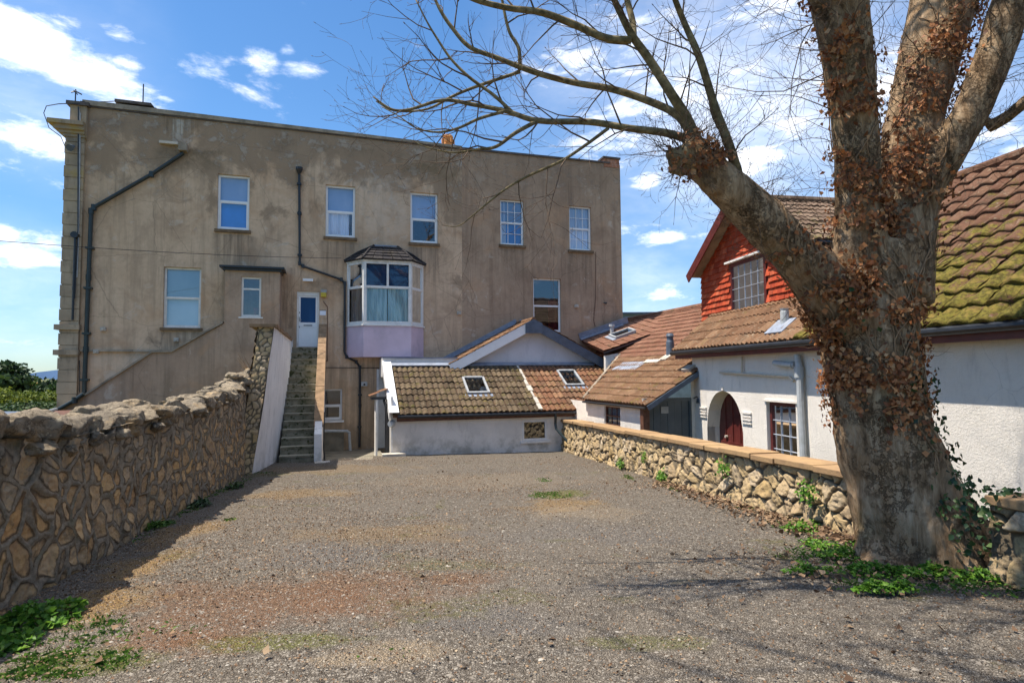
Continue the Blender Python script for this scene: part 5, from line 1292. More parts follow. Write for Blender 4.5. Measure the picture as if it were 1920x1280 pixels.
def wing_roof():
    # small tiled roof climbing against the end of the house, with lead edge, roof light and white wall below
    c = [F(10.9, .02, 2.93), F(13.6, .02, 3.92), F(12.55, 3.0, 3.02), F(10.72, 2.5, 2.40)]
    t = thing('lean_to', 'small brown tiled lean-to roof with roof light beside the house corner, above a white wall', 'building', F(11.5, 1.2, -1.2))
    A = (c[3] - c[0]).normalized(); B = (c[1] - c[0]).normalized(); Nn = A.cross(B).normalized(); Nn = Nn if Nn.z > 0 else -Nn; B2 = (B - A * B.dot(A)).normalized()
    mb = MB(); tiles(mb, c[0] + Nn * .02, A, B2, 2.6, 3.0, tw=.34, gauge=.345, amp=.026, seed=44, nx=6); part('roof', mb, M['t_long'], t)
    mb = MB(); mb.prism([q - Nn * .0 for q in (c[0], c[0] + B2 * 3, c[0] + B2 * 3 + A * 2.6, c[0] + A * 2.6)], -Nn * .08); part('roof_deck', mb, M['brownwood'], t)
    T = lambda a, b, z: c[0] + A * a + B2 * b + Nn * z
    mb = MB(); mb.box(T, -.02, .16, -.05, 1.9, .08, .13); mb.box(T, -.03, .0, -.05, 2.2, .08, .35); part('flashing', mb, M['lead'], t)
    skylight(t, c[0] + Nn * .05, A, B2, 1.0, 1.75, .85, 1.75, .12)
    p = T(.7, 1.1, 0); mb = MB(); mb.tube([p, p + Vector((0, 0, .35)), p + Vector((0, 0, .36)), p + Vector((0, 0, .45))], [.08, .08, .12, .12], 10); part('vent_pipe', mb, M['lightpipe'], t)
    mb = MB(); a_, b_ = F(10.8, 2.45, 0), F(12.2, 2.9, 0)
    mb.prism([Vector((a_.x, a_.y, -1.3)), Vector((b_.x, b_.y, -1.3)), Vector((b_.x, b_.y, 2.5)), Vector((a_.x, a_.y, 2.25))], -FN * .15); part('wall', mb, M['white'], t)
    mb = MB(); mb.tube([c[3] - Vector((0, 0, .06)), c[3] + B2 * 1.7 - Vector((0, 0, .05))], .06, 8); part('gutter', mb, M['black'], t)
wing_roof()

# ---------------------------------------------------------------- cottage on the right
def cottage():
    K = thing('cottage', 'white roughcast cottage with red tile-hung gable, arched maroon door and mossy roof', 'cottage', C(-2, 3, -1.3))
    sF, _ = cot(1299, 720); sN = -9.0
    re_ = -.32
    ze = (cot(1265, 660, re_)[1] + cot(1505, 634, re_)[1]) / 2; print('eave z', ze, cot(1730, 608, re_), cot(1915, 584, re_))
    # wall openings
    a0 = cot(1326, 800)[0]; a1 = cot(1393, 800)[0]; za = cot(1358, 733)[1]
    aL, aR = min(a0, a1), max(a0, a1); AW = rect(lambda x, y, r: cot(x, y, r), 1438, 1493.5, 755, 860)
    AW = (AW[0], AW[1], AW[2] - .15, AW[3])
    T = lambda s, b, z: C(s, -b, z)                 # b outwards
    mb = MB(); wall_holes(mb, T, [sN, sF], lambda s: ze + .06, [(aL, aR, -1.35, za), AW], 0, .22, -1.35)
    # arch spandrels
    cx, hw = (aL + aR) / 2, (aR - aL) / 2; spring = za - hw * 1.12; n = 10
    def arch(t):                                    # t 0..1 left to right, softly pointed
        x = -1 + 2 * t; return cx + hw * x, spring + (za - spring) * (1 - abs(x) ** 2.1) ** .5
    pts = [arch(k / (2 * n)) for k in range(2 * n + 1)]
    for (x0, z0), (x1, z1) in zip(pts, pts[1:]):
        mb.poly([T(x0, 0, z0), T(x1, 0, z1), T(x1, 0, za + .001), T(x0, 0, za + .001)])
        mb.poly([T(x0, 0, z0), T(x1, 0, z1), T(x1, -.36, z1), T(x0, -.36, z0)])
    for x in (aL, aR): mb.poly([T(x, 0, -1.35), T(x, -.36, -1.35), T(x, -.36, spring), T(x, 0, spring)])
    mb.poly([T(sF, 0, -1.35), T(sF, -5, -1.35), T(sF, -5, ze), T(sF, 0, ze)])
    part('wall', mb, M['white'], K)
    # arched door
    mb = MB(); poly = [T(aL + .02, -.34, -1.3)] + [T(*(lambda q: (q[0], -.34, q[1]))(arch(k / 20))) for k in range(21)] + [T(aR - .02, -.34, -1.3)]
    mb.prism(poly, CE * .05)
    nb = 5
    for k in range(1, nb): x = aL + (aR - aL) * k / nb; mb.box(T, x - .012, x + .012, -.34, -.32, -1.3, arch((x - aL) / (aR - aL))[1] - .03)
    mb.box(T, aL + .05, aR - .05, -.339, -.315, -.25, -.13)
    d = part('door', mb, M['maroon'], K)
    mb = MB(); mb.box(T, cx - .62, cx - .34, -.33, -.305, -.12, .75); part('door_glass', mb, M['glassdark'], d)
    mb = MB(); mb.tube([T(cx + .45, -.33, -.02), T(cx + .45, -.27, -.02)], .035, 8); part('handle', mb, M['mortar'], d)
    for x, sg in ((aL - .001, -1), (aR + .001, 1)):
        mb = MB()
        for k in range(4):
            z = .42 + .075 * k; a, b = (x - .38, x - .0) if sg < 0 else (x, x + .38)
            mb.box(T, a, b, .002, .03 + .012 * (k % 2), z, z + .04)
            if sg > 0: mb.box(T, x - .02, x - .003, -.30, .025, z, z + .04)
        part('impost_moulding', mb, M['white'], K)
    mb = MB(); mb.box(T, cx - .035, cx + .035, .002, .03, za + .02, za + .12); part('keystone', mb, M['white'], K)
    window(K, T, AW, -.08, .075, None, mat='maroon', glassm='glassdark', curtains=[(.05, .95, .02, .97, 'darkroom', .02)])
    f = MB(); u0, u1, z0, z1 = AW
    for c in (1, 2): x = u0 + .075 + (u1 - u0 - .15) * c / 3; f.box(T, x - .007, x + .007, -.12, -.093, z0 + .08, z1 - .08)
    for q in (1, 2, 3): z = z1 - .08 - .30 * q; f.box(T, u0 + .08, u1 - .08, -.119, -.094, z - .007, z + .007)
    part('glazing_bars', f, M['greybar'], K)
    mb = MB(); mb.box(T, u0 - .12, u1 + .05, .003, .03, z1 + .01, z1 + .05); part('drip_mould', mb, M['white'], K)
    # pent roof strip (far part) and big mossy roof (near part) on the same eaves line
    sX = cot(1500, 632, re_)[0] + .2; sFar = cot(1262, 660, re_)[0]
    pitch = math.radians(40); B = (CE * math.cos(pitch) + Vector((0, 0, math.sin(pitch))))
    A = -CD; P0 = C(sFar, re_, ze); Lp = 1.55
    mb = MB(); tiles(mb, P0, A, B, sFar - sX + .3, Lp, tw=.335, gauge=.36, amp=.055, waves=2, seed=51, nx=10, jit=.01); part('pent_roof', mb, M['t_low'], K)
    up = A.cross(B); up = up if up.z > 0 else -up
    mb = MB(); mb.prism([P0 - up * .01, P0 + A * (sFar - sX + .3) - up * .01, P0 + A * (sFar - sX + .3) + B * Lp - up * .01, P0 + B * Lp - up * .01], -up * .07); part('roof_deck', mb, M['brownwood'], K)
    # big roof
    rz = 3.0; pz = on_plane(1915, 293, C(0, rz, 0), CE).z; print('ridge z', pz)
    Bb = (C(0, rz, pz) - C(0, re_, ze)); Lb = Bb.length; Bb = Bb.normalized(); P1 = C(sX, re_, ze)
    mb = MB(); tiles(mb, P1, A, Bb, 9.5, Lb, tw=.33, gauge=.345, amp=.05, waves=1, seed=61, thick=.045, nx=9, nb=5, moss=.03, jit=.012)
    br = part('main_roof', mb, M['t_big'], K, smooth=True)
    up2 = A.cross(Bb); up2 = up2 if up2.z > 0 else -up2
    mb = MB(); mb.prism([P1 - up2 * .01, P1 + A * 9.5 - up2 * .01, P1 + A * 9.5 + Bb * Lb - up2 * .01, P1 + Bb * Lb - up2 * .01], -up2 * .08); part('roof_deck', mb, M['brownwood'], K)
    mb = MB(); a = 0; rd = rng(6); R = P1 + Bb * Lb
    while a < 9.5: mb.cur = rd.random(); mb.tube([R + A * a + up2 * .02, R + A * (a + .43) + up2 * .02], .12, 10); a += .44
    part('ridge_tiles', mb, M['t_big'], br)
    mb = MB(); mb.poly([R, R + A * 9.5, C(sX - 9.5, 6.3, ze), C(sX, 6.3, ze)]); mb.poly([P1, R, C(sX, 6.3, ze)]); part('far_slope', mb, M['t_big'], K)
    mb = MB(); mb.prism([C(sX - .002, re_ + .2, ze - .02), C(sX - .002, rz, pz - .25), C(sX - .002, 6, ze - .02)], CD * -.1); part('gable_end', mb, M['white'], K)
    # gutters, fascias
    mb = MB(); mb.box(lambda s, b, z: C(s, -b, z), sN, sFar, -re_ - .10, -re_ - .06, ze - .21, ze - .03); part('fascia', mb, M['maroon'], K)
    mb = MB(); mb.box(lambda s, b, z: C(s, -b, z), sN, sFar, .0, -re_ - .1, ze - .20, ze - .17); part('soffit', mb, M['maroon'], K)
    mb = MB(); mb.tube([C(sFar + .03, re_ - .03, ze - .06), C(sN, re_ - .03, ze - .05)], .062, 10); part('gutter', mb, M['black'], K)
    # soil stack and pipework on the wall
    def wp(px, py, r=-.1): s, z = cot(px, py, r); return C(s, r, z)
    mb = MB(); mb.tube([wp(1494, 665), wp(1499, 690), wp(1501, 760), wp(1507, 870), C(cot(1507, 870, -.1)[0], -.1, -1.3)], .062, 10); mb.tube([wp(1498, 694) + Vector((0, 0, .07)), wp(1498, 694) - Vector((0, 0, .14))], .085, 10); part('soil_pipe', mb, M['lightpipe'], K)
    mb = MB(); mb.tube([wp(1452, 680), wp(1472, 683), wp(1490, 684)], [.055, .06, .05], 10); mb.tube([wp(1486, 684), wp(1488, 684)], .075, 10); part('waste_pipe', mb, M['lightpipe'], K)
    mb = MB(); mb.tube([wp(1350, 698, -.06), wp(1480, 706, -.06), wp(1488, 714, -.06)], .026, 8); mb.tube([wp(1391, 668, -.06), wp(1391, 699, -.06)], .022, 8); part('water_pipe', mb, M['creampipe'], K)
    # vent pipe through the pent roof
    p = on_plane(1472, 612, P0, up); mb = MB(); mb.tube([p - Vector((0, 0, .1)), p + Vector((0, 0, .30)), p + Vector((0, 0, .32)), p + Vector((0, 0, .37))], [.085, .085, .075, .09], 12); part('vent_pipe', mb, M['lightpipe'], K)
    mb = MB(); T3 = lambda a, b, z: p + A * a + B * b + up * z; mb.box(T3, -.3, .3, -.3, .14, .05, .09); part('flashing', mb, M['lead'], K)
    # ---- tile-hung gable
    rg = .90
    gl, zb = cot(1318, 610, rg); gr = cot(1503, 583, rg)[0]; zb = 2.95
    rgo = rg - .38
    eL, zeL = cot(1289, 512, rgo); ap_s = (gl + gr) / 2; zap = 6.02
    print('gable', gl, gr, zb, zeL, eL)
    half = eL - ap_s; zeG = zeL - .05
    sl = (zap - zeG) / half
    def zroof(s): return zap - sl * abs(s - ap_s)
    mb = MB(); Tg = lambda s, b, z: C(s, rg - b, z)
    GWr = rect(lambda x, y, r: cot(x, y, r), 1370, 1439, 483, 588, rg)
    GWr = (GWr[0], GWr[1], GWr[2], GWr[3])
    zmid = zroof(gl) - .1
    wall_holes(mb, Tg, [gr, ap_s, gl], lambda s: zroof(s) - .05, [GWr], 0, .12, zb - .5)
    mb.poly([C(gr, rg, zb - .6), C(gr, rg + 4, zb - .6), C(gr, rg + 4, zmid), C(gr, rg, zmid)]); mb.poly([C(gl, rg, zb - .6), C(gl, rg + 4, zb - .6), C(gl, rg + 4, zmid), C(gl, rg, zmid)])
    gw = part('gable_wall', mb, M['dormdark'], K)
    # hanging tiles, each course a little proud
    mb = MB(); rd = rng(71); z = zb - .02; row = 0; cw = .175; ch = .155
    while z < zap - .2:
        s = gr - (cw / 2 if row % 2 else 0)
        while s < gl:
            a, b = max(gr, s), min(gl, s + cw - .005); zt = min(z + ch + .02, zroof((a + b) / 2) - .06); mid = (a + b) / 2
            if b - a > .03 and zt - z > .04 and not (GWr[0] - .02 < mid < GWr[1] + .02 and GWr[2] - .25 < z + ch / 2 < GWr[3] + .05):
                mb.cur = rd.random(); o = .045 + rd.uniform(0, .012); dz = rd.uniform(-.008, .008)
                p = [Tg(a, o, z + dz), Tg(b, o, z + dz + rd.uniform(-.004, .004)), Tg(b, .008, zt), Tg(a, .008, zt)]
                mb.poly(p); mb.poly([Tg(a, o, z + dz), Tg(b, o, z + dz), Tg(b, .0, z + dz), Tg(a, .0, z + dz)]); mb.poly([Tg(a, o, z + dz), Tg(a, .008, zt), Tg(a, 0, z + dz)]); mb.poly([Tg(b, o, z + dz), Tg(b, .008, zt), Tg(b, 0, z + dz)])
            s += cw
        z += ch; row += 1
    part('hung_tiles', mb, M['t_hung'], gw)
    wo = window(K, Tg, GWr, .03, .10, None, mat='maroon', glassm='glassdark', curtains=[(.1, .9, .05, .95, 'darkroom', 0)])
    f = MB(); u0, u1, z0, z1 = GWr
    for c in range(1, 5): x = u0 + .10 + (u1 - u0 - .2) * c / 5; f.box(Tg, x - .006, x + .006, -.012, .010, z0 + .1, z1 - .1)
    for q in range(1, 4): z = z0 + .1 + (z1 - z0 - .2) * q / 4; f.box(Tg, u0 + .1, u1 - .1, -.011, .013, z - .006, z + .006)
    part('glazing_bars', f, M['greybar'], wo)
    mb = MB(); mb.box(Tg, u0 - .08, u1 + .08, -.02, .13, z1, z1 + .05); part('window_hood', mb, M['oldwhite'], K)
    mb = MB(); mb.box(Tg, u0 - .05, u1 + .05, .0, .07, z0 - .26, z0 - .003); part('apron_flashing', mb, M['lead'], K)
    mb = MB(); mb.box(Tg, gr - .1, gl + .1, .005, .10, zb - .12, zb - .03); part('flashing', mb, M['lead'], K)
    # dormer roof: two slopes running back
    for sgn, nm in ((1, 'far'), (-1, 'near')):
        e = C(ap_s + sgn * half, rgo, zeG); a = C(ap_s, rgo, zap); Bd = a - e; Ld = Bd.length; Bd = Bd.normalized()
        mb = MB(); tiles(mb, e, CE, Bd, 5.2, Ld, tw=.33, gauge=.30, amp=.03, waves=2, seed=80 + sgn, nx=8, jit=.012); part('dormer_roof', mb, M['t_dorm'], K)
        ud = CE.cross(Bd); ud = ud if ud.z > 0 else -ud
        mb = MB(); mb.prism([e - ud * .01, a - ud * .01, a - ud * .08, e - ud * .08], CE * 5.2); part('roof_deck', mb, M['brownwood'], K)
        mb = MB(); mb.prism([e - ud * .0 - Bd * .05, a - ud * .0, a - ud * .26, e - ud * .26 - Bd * .05], -CE * .035); part('bargeboard', mb, M['maroon'], K)
        mb = MB(); mb.prism([e - ud * .09, a - ud * .09, a - ud * .12, e - ud * .12], CE * .38); part('soffit', mb, M['coping'], K)
    mb = MB(); r0 = 0; rd = rng(9)
    while r0 < 5.2: mb.cur = rd.random(); mb.tube([C(ap_s, rgo + r0, zap + .05), C(ap_s, rgo + r0 + .42, zap + .05)], .11, 8); r0 += .43
    part('ridge_tiles', mb, M['t_dorm'], K)
    mb = MB(); mb.tube([C(ap_s - half + .02, rgo, zeG - .06), C(ap_s - half + .02, rgo + 5.2, zeG - .06)], .06, 8); part('gutter', mb, M['black'], K)
    mb = MB(); mb.poly([C(gr, rg + 4, -1), C(gl, rg + 4, -1), C(gl, rg + 4, zmid), C(ap_s, rg + 4, zap - .1), C(gr, rg + 4, zmid)]); part('rear_wall', mb, M['dormdark'], K)
cottage()

# ---------------------------------------------------------------- background
def far_things():
    p0 = at_depth(1150, 600, 44); p1 = at_depth(1345, 600, 44); zt = at_depth(1240, 585, 44).z
    t = thing('warehouse', 'grey flat-topped building showing behind the long brown roof', 'building', ((p0.x + p1.x) / 2, 46, -1.3))
    mb = MB(); mb.box(lambda x, y, z: Vector((x, y, z)), p0.x - 4, p1.x + 9, 44, 50, -1.35, zt - .15); part('wall', mb, M['farwall'], t)
    mb = MB(); mb.box(lambda x, y, z: Vector((x, y, z)), p0.x - 4.2, p1.x + 9.2, 43.8, 50.2, zt - .148, zt); part('roof_edge', mb, M['slate'], t)
    # flat-roofed outhouse and bent pipe beyond the left wall
    a = at_depth(-160, 787, 13.2); b = at_depth(120, 787, 15.2)
    t = thing('outhouse', 'dark flat roofed outhouse with grey edge just over the left wall', 'shed', (a.x, 14, -1.3))
    mb = MB(); mb.prism([Vector((a.x - 2, a.y, -1.35)), Vector((b.x, b.y, -1.35)), Vector((b.x - .3, b.y + 3, -1.35)), Vector((a.x - 2, a.y + 3, -1.35))], (0, 0, a.z + 1.35 - .05)); part('wall', mb, M['brownwood'], t)
    mb = MB(); mb.prism([Vector((a.x - 2, a.y - .15, a.z - .048)), Vector((b.x, b.y - .15, b.z - .048)), Vector((b.x - .3, b.y + 3, b.z - .048)), Vector((a.x - 2, a.y + 3, a.z - .048))], (0, 0, .07)); part('roof', mb, M['slate'], t)
    mb = MB(); q0 = at_depth(-60, 782, 13.0); q1 = at_depth(72, 779, 14.2); q2 = fac(104, 768, .95)
    mb.tube([q0, q1, at_depth(82, 776, 14.6), F(q2[0], .95, q2[1])], .07, 10); o = part('roof_pipe', mb, M['greypipe'], loc=q0); tag(o, 'thick grey pipe running along the outhouse roof to the house corner', 'pipe')
far_things()
# ---------------------------------------------------------------- the big tree
TH = 1.0
def px2(p):
    x, y, r, d = p; r = r * TH; v = at_depth(x, y, d); return v, r / FPX * d
TREE = thing('bare_tree', 'big leaning bare tree with splayed limbs and ivy-covered trunk by the right wall', 'tree', (4.1, 6.1, -.3))
def smooth_path(P, R, n=6):
    P = [np.array(p) for p in P]; out = []; rr = []
    for i in range(len(P) - 1):
        p0 = P[i - 1] if i > 0 else 2 * P[i] - P[i + 1]; p1, p2 = P[i], P[i + 1]; p3 = P[i + 2] if i + 2 < len(P) else 2 * P[i + 1] - P[i]
        for k in range(n):
            t = k / n; out.append(.5 * ((2 * p1) + (-p0 + p2) * t + (2 * p0 - 5 * p1 + 4 * p2 - p3) * t * t + (-p0 + 3 * p1 - 3 * p2 + p3) * t ** 3)); rr.append(R[i] * (1 - t) + R[i + 1] * t)
    out.append(P[-1]); rr.append(R[-1]); return [Vector(p) for p in out], rr
def limb(mb, pts, n=14, sub=5):
    q = [px2(p) for p in pts]; P, R = smooth_path([a for a, _ in q], [b for _, b in q], sub); mb.tube(P, R, n); return P, R
def trunk():
    mb = MB()
    D = 6.15
    limb(mb, [(1742, 1105, 138, D), (1740, 1060, 116, D), (1728, 1010, 106, D), (1703, 950, 93, D), (1676, 880, 85, D), (1652, 800, 79, D), (1637, 700, 80, D), (1630, 620, 78, D), (1638, 540, 70, D), (1650, 460, 60, D)], 20)
    # buttress roots
    for (x, y, r, x2, y2, r2, d2) in ((1660, 1000, 46, 1630, 1085, 24, 5.95), (1700, 1010, 55, 1690, 1110, 34, 5.7), (1775, 990, 60, 1838, 1085, 34, 5.9), (1715, 900, 50, 1870, 1085, 30, 6.2), (1760, 1020, 40, 1790, 1110, 30, 5.65), (1668, 1000, 46, 1658, 1105, 28, 5.8)):
        limb(mb, [(x, y, r, D), ((x + x2) / 2, (y + y2) / 2, (r + r2) / 2, (D + d2) / 2), (x2, y2, r2, d2)], 10)
    stems = []
    stems.append(limb(mb, [(1640, 560, 70, D), (1614, 470, 48, D - .1), (1609, 380, 40, D - .15), (1606, 300, 39, D - .2), (1600, 200, 39, D - .3), (1587, 100, 44, D - .4), (1573, 0, 50, D - .5), (1560, -120, 52, D - .6), (1500, -300, 46, D - .9), (1420, -520, 34, D - 1.2)]))
    stems.append(limb(mb, [(1665, 560, 70, D), (1688, 430, 56, D + .1), (1700, 300, 48, D + .2), (1720, 200, 50, D + .3), (1743, 100, 52, D + .4), (1768, 0, 56, D + .5), (1790, -150, 56, D + .6), (1800, -400, 44, D + .6), (1770, -650, 28, D + .5)]))
    stems.append(limb(mb, [(1662, 700, 40, D + .1), (1672, 600, 36, D + .1), (1694, 480, 33, D + .1), (1733, 360, 33, D), (1782, 275, 31, D - .1), (1822, 205, 32, D - .15), (1858, 120, 32, D - .2), (1888, 30, 33, D - .25), (1918, -80, 30, D - .3), (1950, -260, 24, D - .5), (2000, -480, 16, D - .8)]))
    stems.append(limb(mb, [(1630, 640, 62, D), (1590, 590, 58, D - .1), (1545, 535, 48, D - .2), (1500, 485, 43, D - .3), (1445, 430, 42, D - .4), (1395, 380, 38, D - .5), (1345, 333, 35, D - .6), (1308, 302, 30, D - .65), (1284, 290, 25, D - .7), (1270, 286, 14, D - .7)]))
    # knuckle at the pollard head
    for (x, y, r) in ((1292, 266, 17), (1266, 302, 15), (1302, 322, 14), (1278, 320, 12), (1258, 288, 12), (1318, 272, 14), (1330, 352, 15), (1262, 318, 9), (1305, 255, 12)): limb(mb, [(1300, 295, 18, D - .65), (x, y, r, D - .68), (x - 3, y + 1, r * .6, D - .7)], 8, 2)
    limb(mb, [(1850, 240, 13, D - .1), (1880, 224, 13, D - .2), (1905, 205, 12, D - .3), (1945, 170, 10, D - .5)], 8)
    me = bpy.data.meshes.new('t'); me.from_pydata([tuple(v) for v in mb.v], [], mb.f); o = bpy.data.objects.new('t', me); COL.objects.link(o)
    md = o.modifiers.new('r', 'REMESH'); md.mode = 'VOXEL'; md.voxel_size = .024; md.use_smooth_shade = True
    m2 = o.modifiers.new('s', 'SMOOTH'); m2.factor = .5; m2.iterations = 6
    dg = bpy.context.evaluated_depsgraph_get(); me2 = bpy.data.meshes.new_from_object(o.evaluated_get(dg)); bpy.data.objects.remove(o)
    n = len(me2.vertices); V = np.empty(n * 3, 'f'); me2.vertices.foreach_get('co', V); V = V.reshape(-1, 3).astype('d')
    Nn = np.empty(n * 3, 'f'); me2.vertices.foreach_get('normal', Nn); Nn = Nn.reshape(-1, 3)
    Q = V * np.array([1, 1, .38])
    ridges = np.abs(fbm(Q, 5.5, 3, 3) - .5) * 2
    h = (fbm(V, 1.6, 3, 7) - .5) * .16 + (.35 - ridges) * .060 + (fbm(Q, 16, 3, 9) - .5) * .030
    low = np.clip((3.5 - V[:, 2]) / 3.5, .25, 1.2)
    V = V + Nn * (h * low)[:, None]; me2.vertices.foreach_set('co', V.astype('f').ravel()); me2.update()
    me2.polygons.foreach_set('use_smooth', [True] * len(me2.polygons)); me2.materials.clear()
    link('trunk', me2, M['bark'], TREE)
    return V, Nn.astype('d'), stems
TV, TN, STEMS = trunk()
print('trunk verts', len(TV))

def crown():
    global TH
    TH = .84
    D = 5.55; rd = rng(11); mb = MB(); mg = MB()
    paths = []
    def br(pts, mbx=mg, n=7, tw=True):
        P, R = limb(mbx, pts, n, 5); paths.append((P, R, tw)); return P, R
    br([(1396, 385, 14, D + .1), (1384, 330, 12, D), (1366, 270, 11, D - .1), (1340, 200, 9.5, D - .1), (1312, 110, 8.5, D - .2), (1284, 45, 7, D - .2), (1266, 0, 6.5, D - .3), (1246, -60, 6, D - .4), (1200, -190, 4, D - .5)])
    br([(1306, 285, 16, D), (1292, 232, 13, D), (1258, 175, 11, D - .1), (1216, 110, 10, D - .1), (1186, 68, 9, D - .15), (1166, 30, 8, D - .2), (1148, -10, 7, D - .25), (1120, -90, 6, D - .3), (1060, -200, 4, D - .3)])
    br([(1188, 74, 8, D - .15), (1186, 40, 7.5, D), (1176, 0, 7, D + .1), (1165, -60, 6, D + .2)])
    br([(1300, 262, 10, D), (1272, 218, 9, D + .1), (1222, 192, 8.5, D + .2), (1150, 168, 8, D + .3), (1075, 155, 7, D + .4), (1000, 135, 6.5, D + .4), (930, 108, 5.5, D + .4), (880, 88, 5, D + .4), (846, 50, 4.5, D + .4), (826, 20, 4, D + .4), (812, -10, 3, D + .4)])
    br([(1290, 262, 10, D), (1245, 249, 9, D - .1), (1180, 241, 8, D - .2), (1105, 229, 7.5, D - .2), (1010, 227, 6.5, D - .3), (950, 209, 5.5, D - .3), (885, 196, 5, D - .3), (830, 188, 4, D - .4), (770, 205, 3.2, D - .4), (735, 205, 2.5, D - .4), (700, 182, 1.6, D - .4)])
    br([(1182, 76, 9, D - .15), (1135, 72, 9, D - .2), (1075, 46, 8.5, D - .2), (1015, 24, 8, D - .3), (955, 16, 7, D - .3), (900, 3, 6.5, D - .4), (860, -12, 5, D - .4), (800, -30, 4, D - .4)])
    br([(1140, 241, 4.2, D - .2), (1098, 272, 3.8, D - .3), (1052, 302, 3.4, D - .4), (990, 330, 3.0, D - .4), (950, 353, 2.6, D - .4), (915, 380, 2.2, D - .4), (885, 405, 1.6, D - .4), (858, 424, 1.2, D - .4), (828, 422, .8, D - .4)])
    br([(1005, 228, 5, D - .3), (965, 250, 4.6, D - .4), (930, 275, 4, D - .4), (895, 280, 3, D - .4), (850, 286, 2, D - .5), (800, 276, 1.4, D - .5), (770, 262, 1, D - .5)])
    br([(975, 128, 5, D + .4), (972, 90, 4.2, D + .4), (955, 60, 3.8, D + .4), (945, 20, 3.4, D + .4), (938, -20, 3, D + .4)])
    br([(960, 210, 4.5, D - .3), (925, 178, 4, D - .3), (880, 145, 3.6, D - .3), (845, 110, 3.1, D - .3), (818, 70, 2.6, D - .3), (800, 40, 2, D - .3), (780, 0, 1.6, D - .3)])
    br([(950, 208, 4, D - .3), (900, 222, 3.6, D - .4), (860, 240, 3, D - .4), (820, 248, 2.4, D - .5), (780, 240, 1.7, D - .5), (748, 218, 1.2, D - .5), (715, 200, 1, D - .5)])
    br([(975, 135, 4, D + .4), (900, 160, 3.6, D + .3), (850, 180, 3.2, D + .3), (800, 205, 2.6, D + .3), (740, 208, 2, D + .3), (705, 190, 1.3, D + .3)])
    # upper stems out of frame and thin tops
    for pts in ([(1556, 40, 20, D + .1), (1500, -60, 14, D), (1450, -200, 9, D - .3), (1380, -380, 5, D - .8)],
                [(1545, -80, 22, D - .1), (1600, -260, 14, D - .2), (1620, -480, 8, D - .2)],
                [(1790, -120, 24, D + 1), (1880, -300, 14, D + 1.2), (1960, -520, 8, D + 1.4)],
                [(1790, -160, 24, D + 1), (1700, -340, 14, D + .7), (1650, -560, 8, D + .4)],
                [(1918, -60, 14, D + .3), (2050, -150, 10, D + .2), (2180, -280, 6, D)],
                [(1940, 172, 10, D), (2020, 120, 8, D - .1), (2110, 40, 5, D - .2)]):
        br(pts, mb)
    # overhead limbs out of view above the camera, added to throw the dappled shade
    s1 = STEMS[0][0][-1]; s2 = STEMS[2][0][-1]; s3 = STEMS[1][0][-1]
    for (a, pts, r0) in ((s1, [(1.6, 4.1, 9.6), (.3, 3.5, 9.9), (-1.2, 3.1, 10.2), (-2.6, 2.8, 10.2)], .24), (s1, [(2.2, 3.6, 9.8), (1.4, 2.6, 10.4), (.2, 1.9, 10.8)], .14), (s2, [(3.8, 4.0, 8.6), (3.2, 2.8, 9.2), (2.2, 1.8, 9.6), (1.0, 1.0, 9.9)], .15), (s2, [(4.9, 3.8, 8.8), (5.1, 2.6, 9.4)], .12), (s3, [(3.6, 5.6, 10.6), (2.2, 5.4, 11.5), (.8, 5.2, 11.8)], .14), (s3, [(4.6, 6.4, 11), (5.6, 7.0, 12)], .12), (s1, [(1.2, 4.6, 9.4), (-.4, 4.7, 9.9), (-2.0, 4.9, 10.3)], .22), (s1, [(1.0, 3.2, 9.3), (-.6, 2.4, 9.8), (-2.2, 1.9, 10.1)], .22), (s1, [(.6, 5.2, 9.8), (-1.4, 5.9, 10.5)], .2)):
        P = [np.array(a)] + [np.array(p, 'd') for p in pts]; R = [r0 * (1 - .6 * i / (len(P) - 1)) for i in range(len(P))]
        P, R = smooth_path(P, R, 5); mb.tube(P, R, 8); paths.append((P, R, 'far'))
    tw = MB()
    def vrand(s): return Vector((rd.gauss(0, s), rd.gauss(0, s), rd.gauss(0, s)))
    def twig(p, d, L_, r, lev, up=.35):
        n = 5 if lev < 2 else 4; pts = [p]; rr = [r]; d = d.normalized(); q = p; curl = vrand(.10)
        for k in range(n):
            d = (d + curl + vrand(.14) + Vector((0, 0, up * .22 * (k / n + .2)))).normalized(); q = q + d * (L_ / n); pts.append(q); rr.append(max(.0012, r * (1 - .75 * (k + 1) / n)))
        tw.tube(pts, rr, 4 if r < .008 else 5, caps=False)
        if rd.random() < .5: tw.tube([q, q + d * .02], [rr[-1] * 2.2, rr[-1] * 1.2], 4)
        if lev < 3:
            m = 4 if lev == 1 else 2
            for k in range(m):
                i = rd.randint(1, n - 1); t = rd.random(); b = pts[i].lerp(pts[i + 1] if i + 1 < len(pts) else pts[i], t)
                ax = (pts[i] - pts[i - 1]).normalized(); side = ax.cross(vrand(1)).normalized()
                twig(b, ax * .75 + side * rd.uniform(.5, .95), L_ * rd.uniform(.38, .7), rr[i] * .62, lev + 1, up)
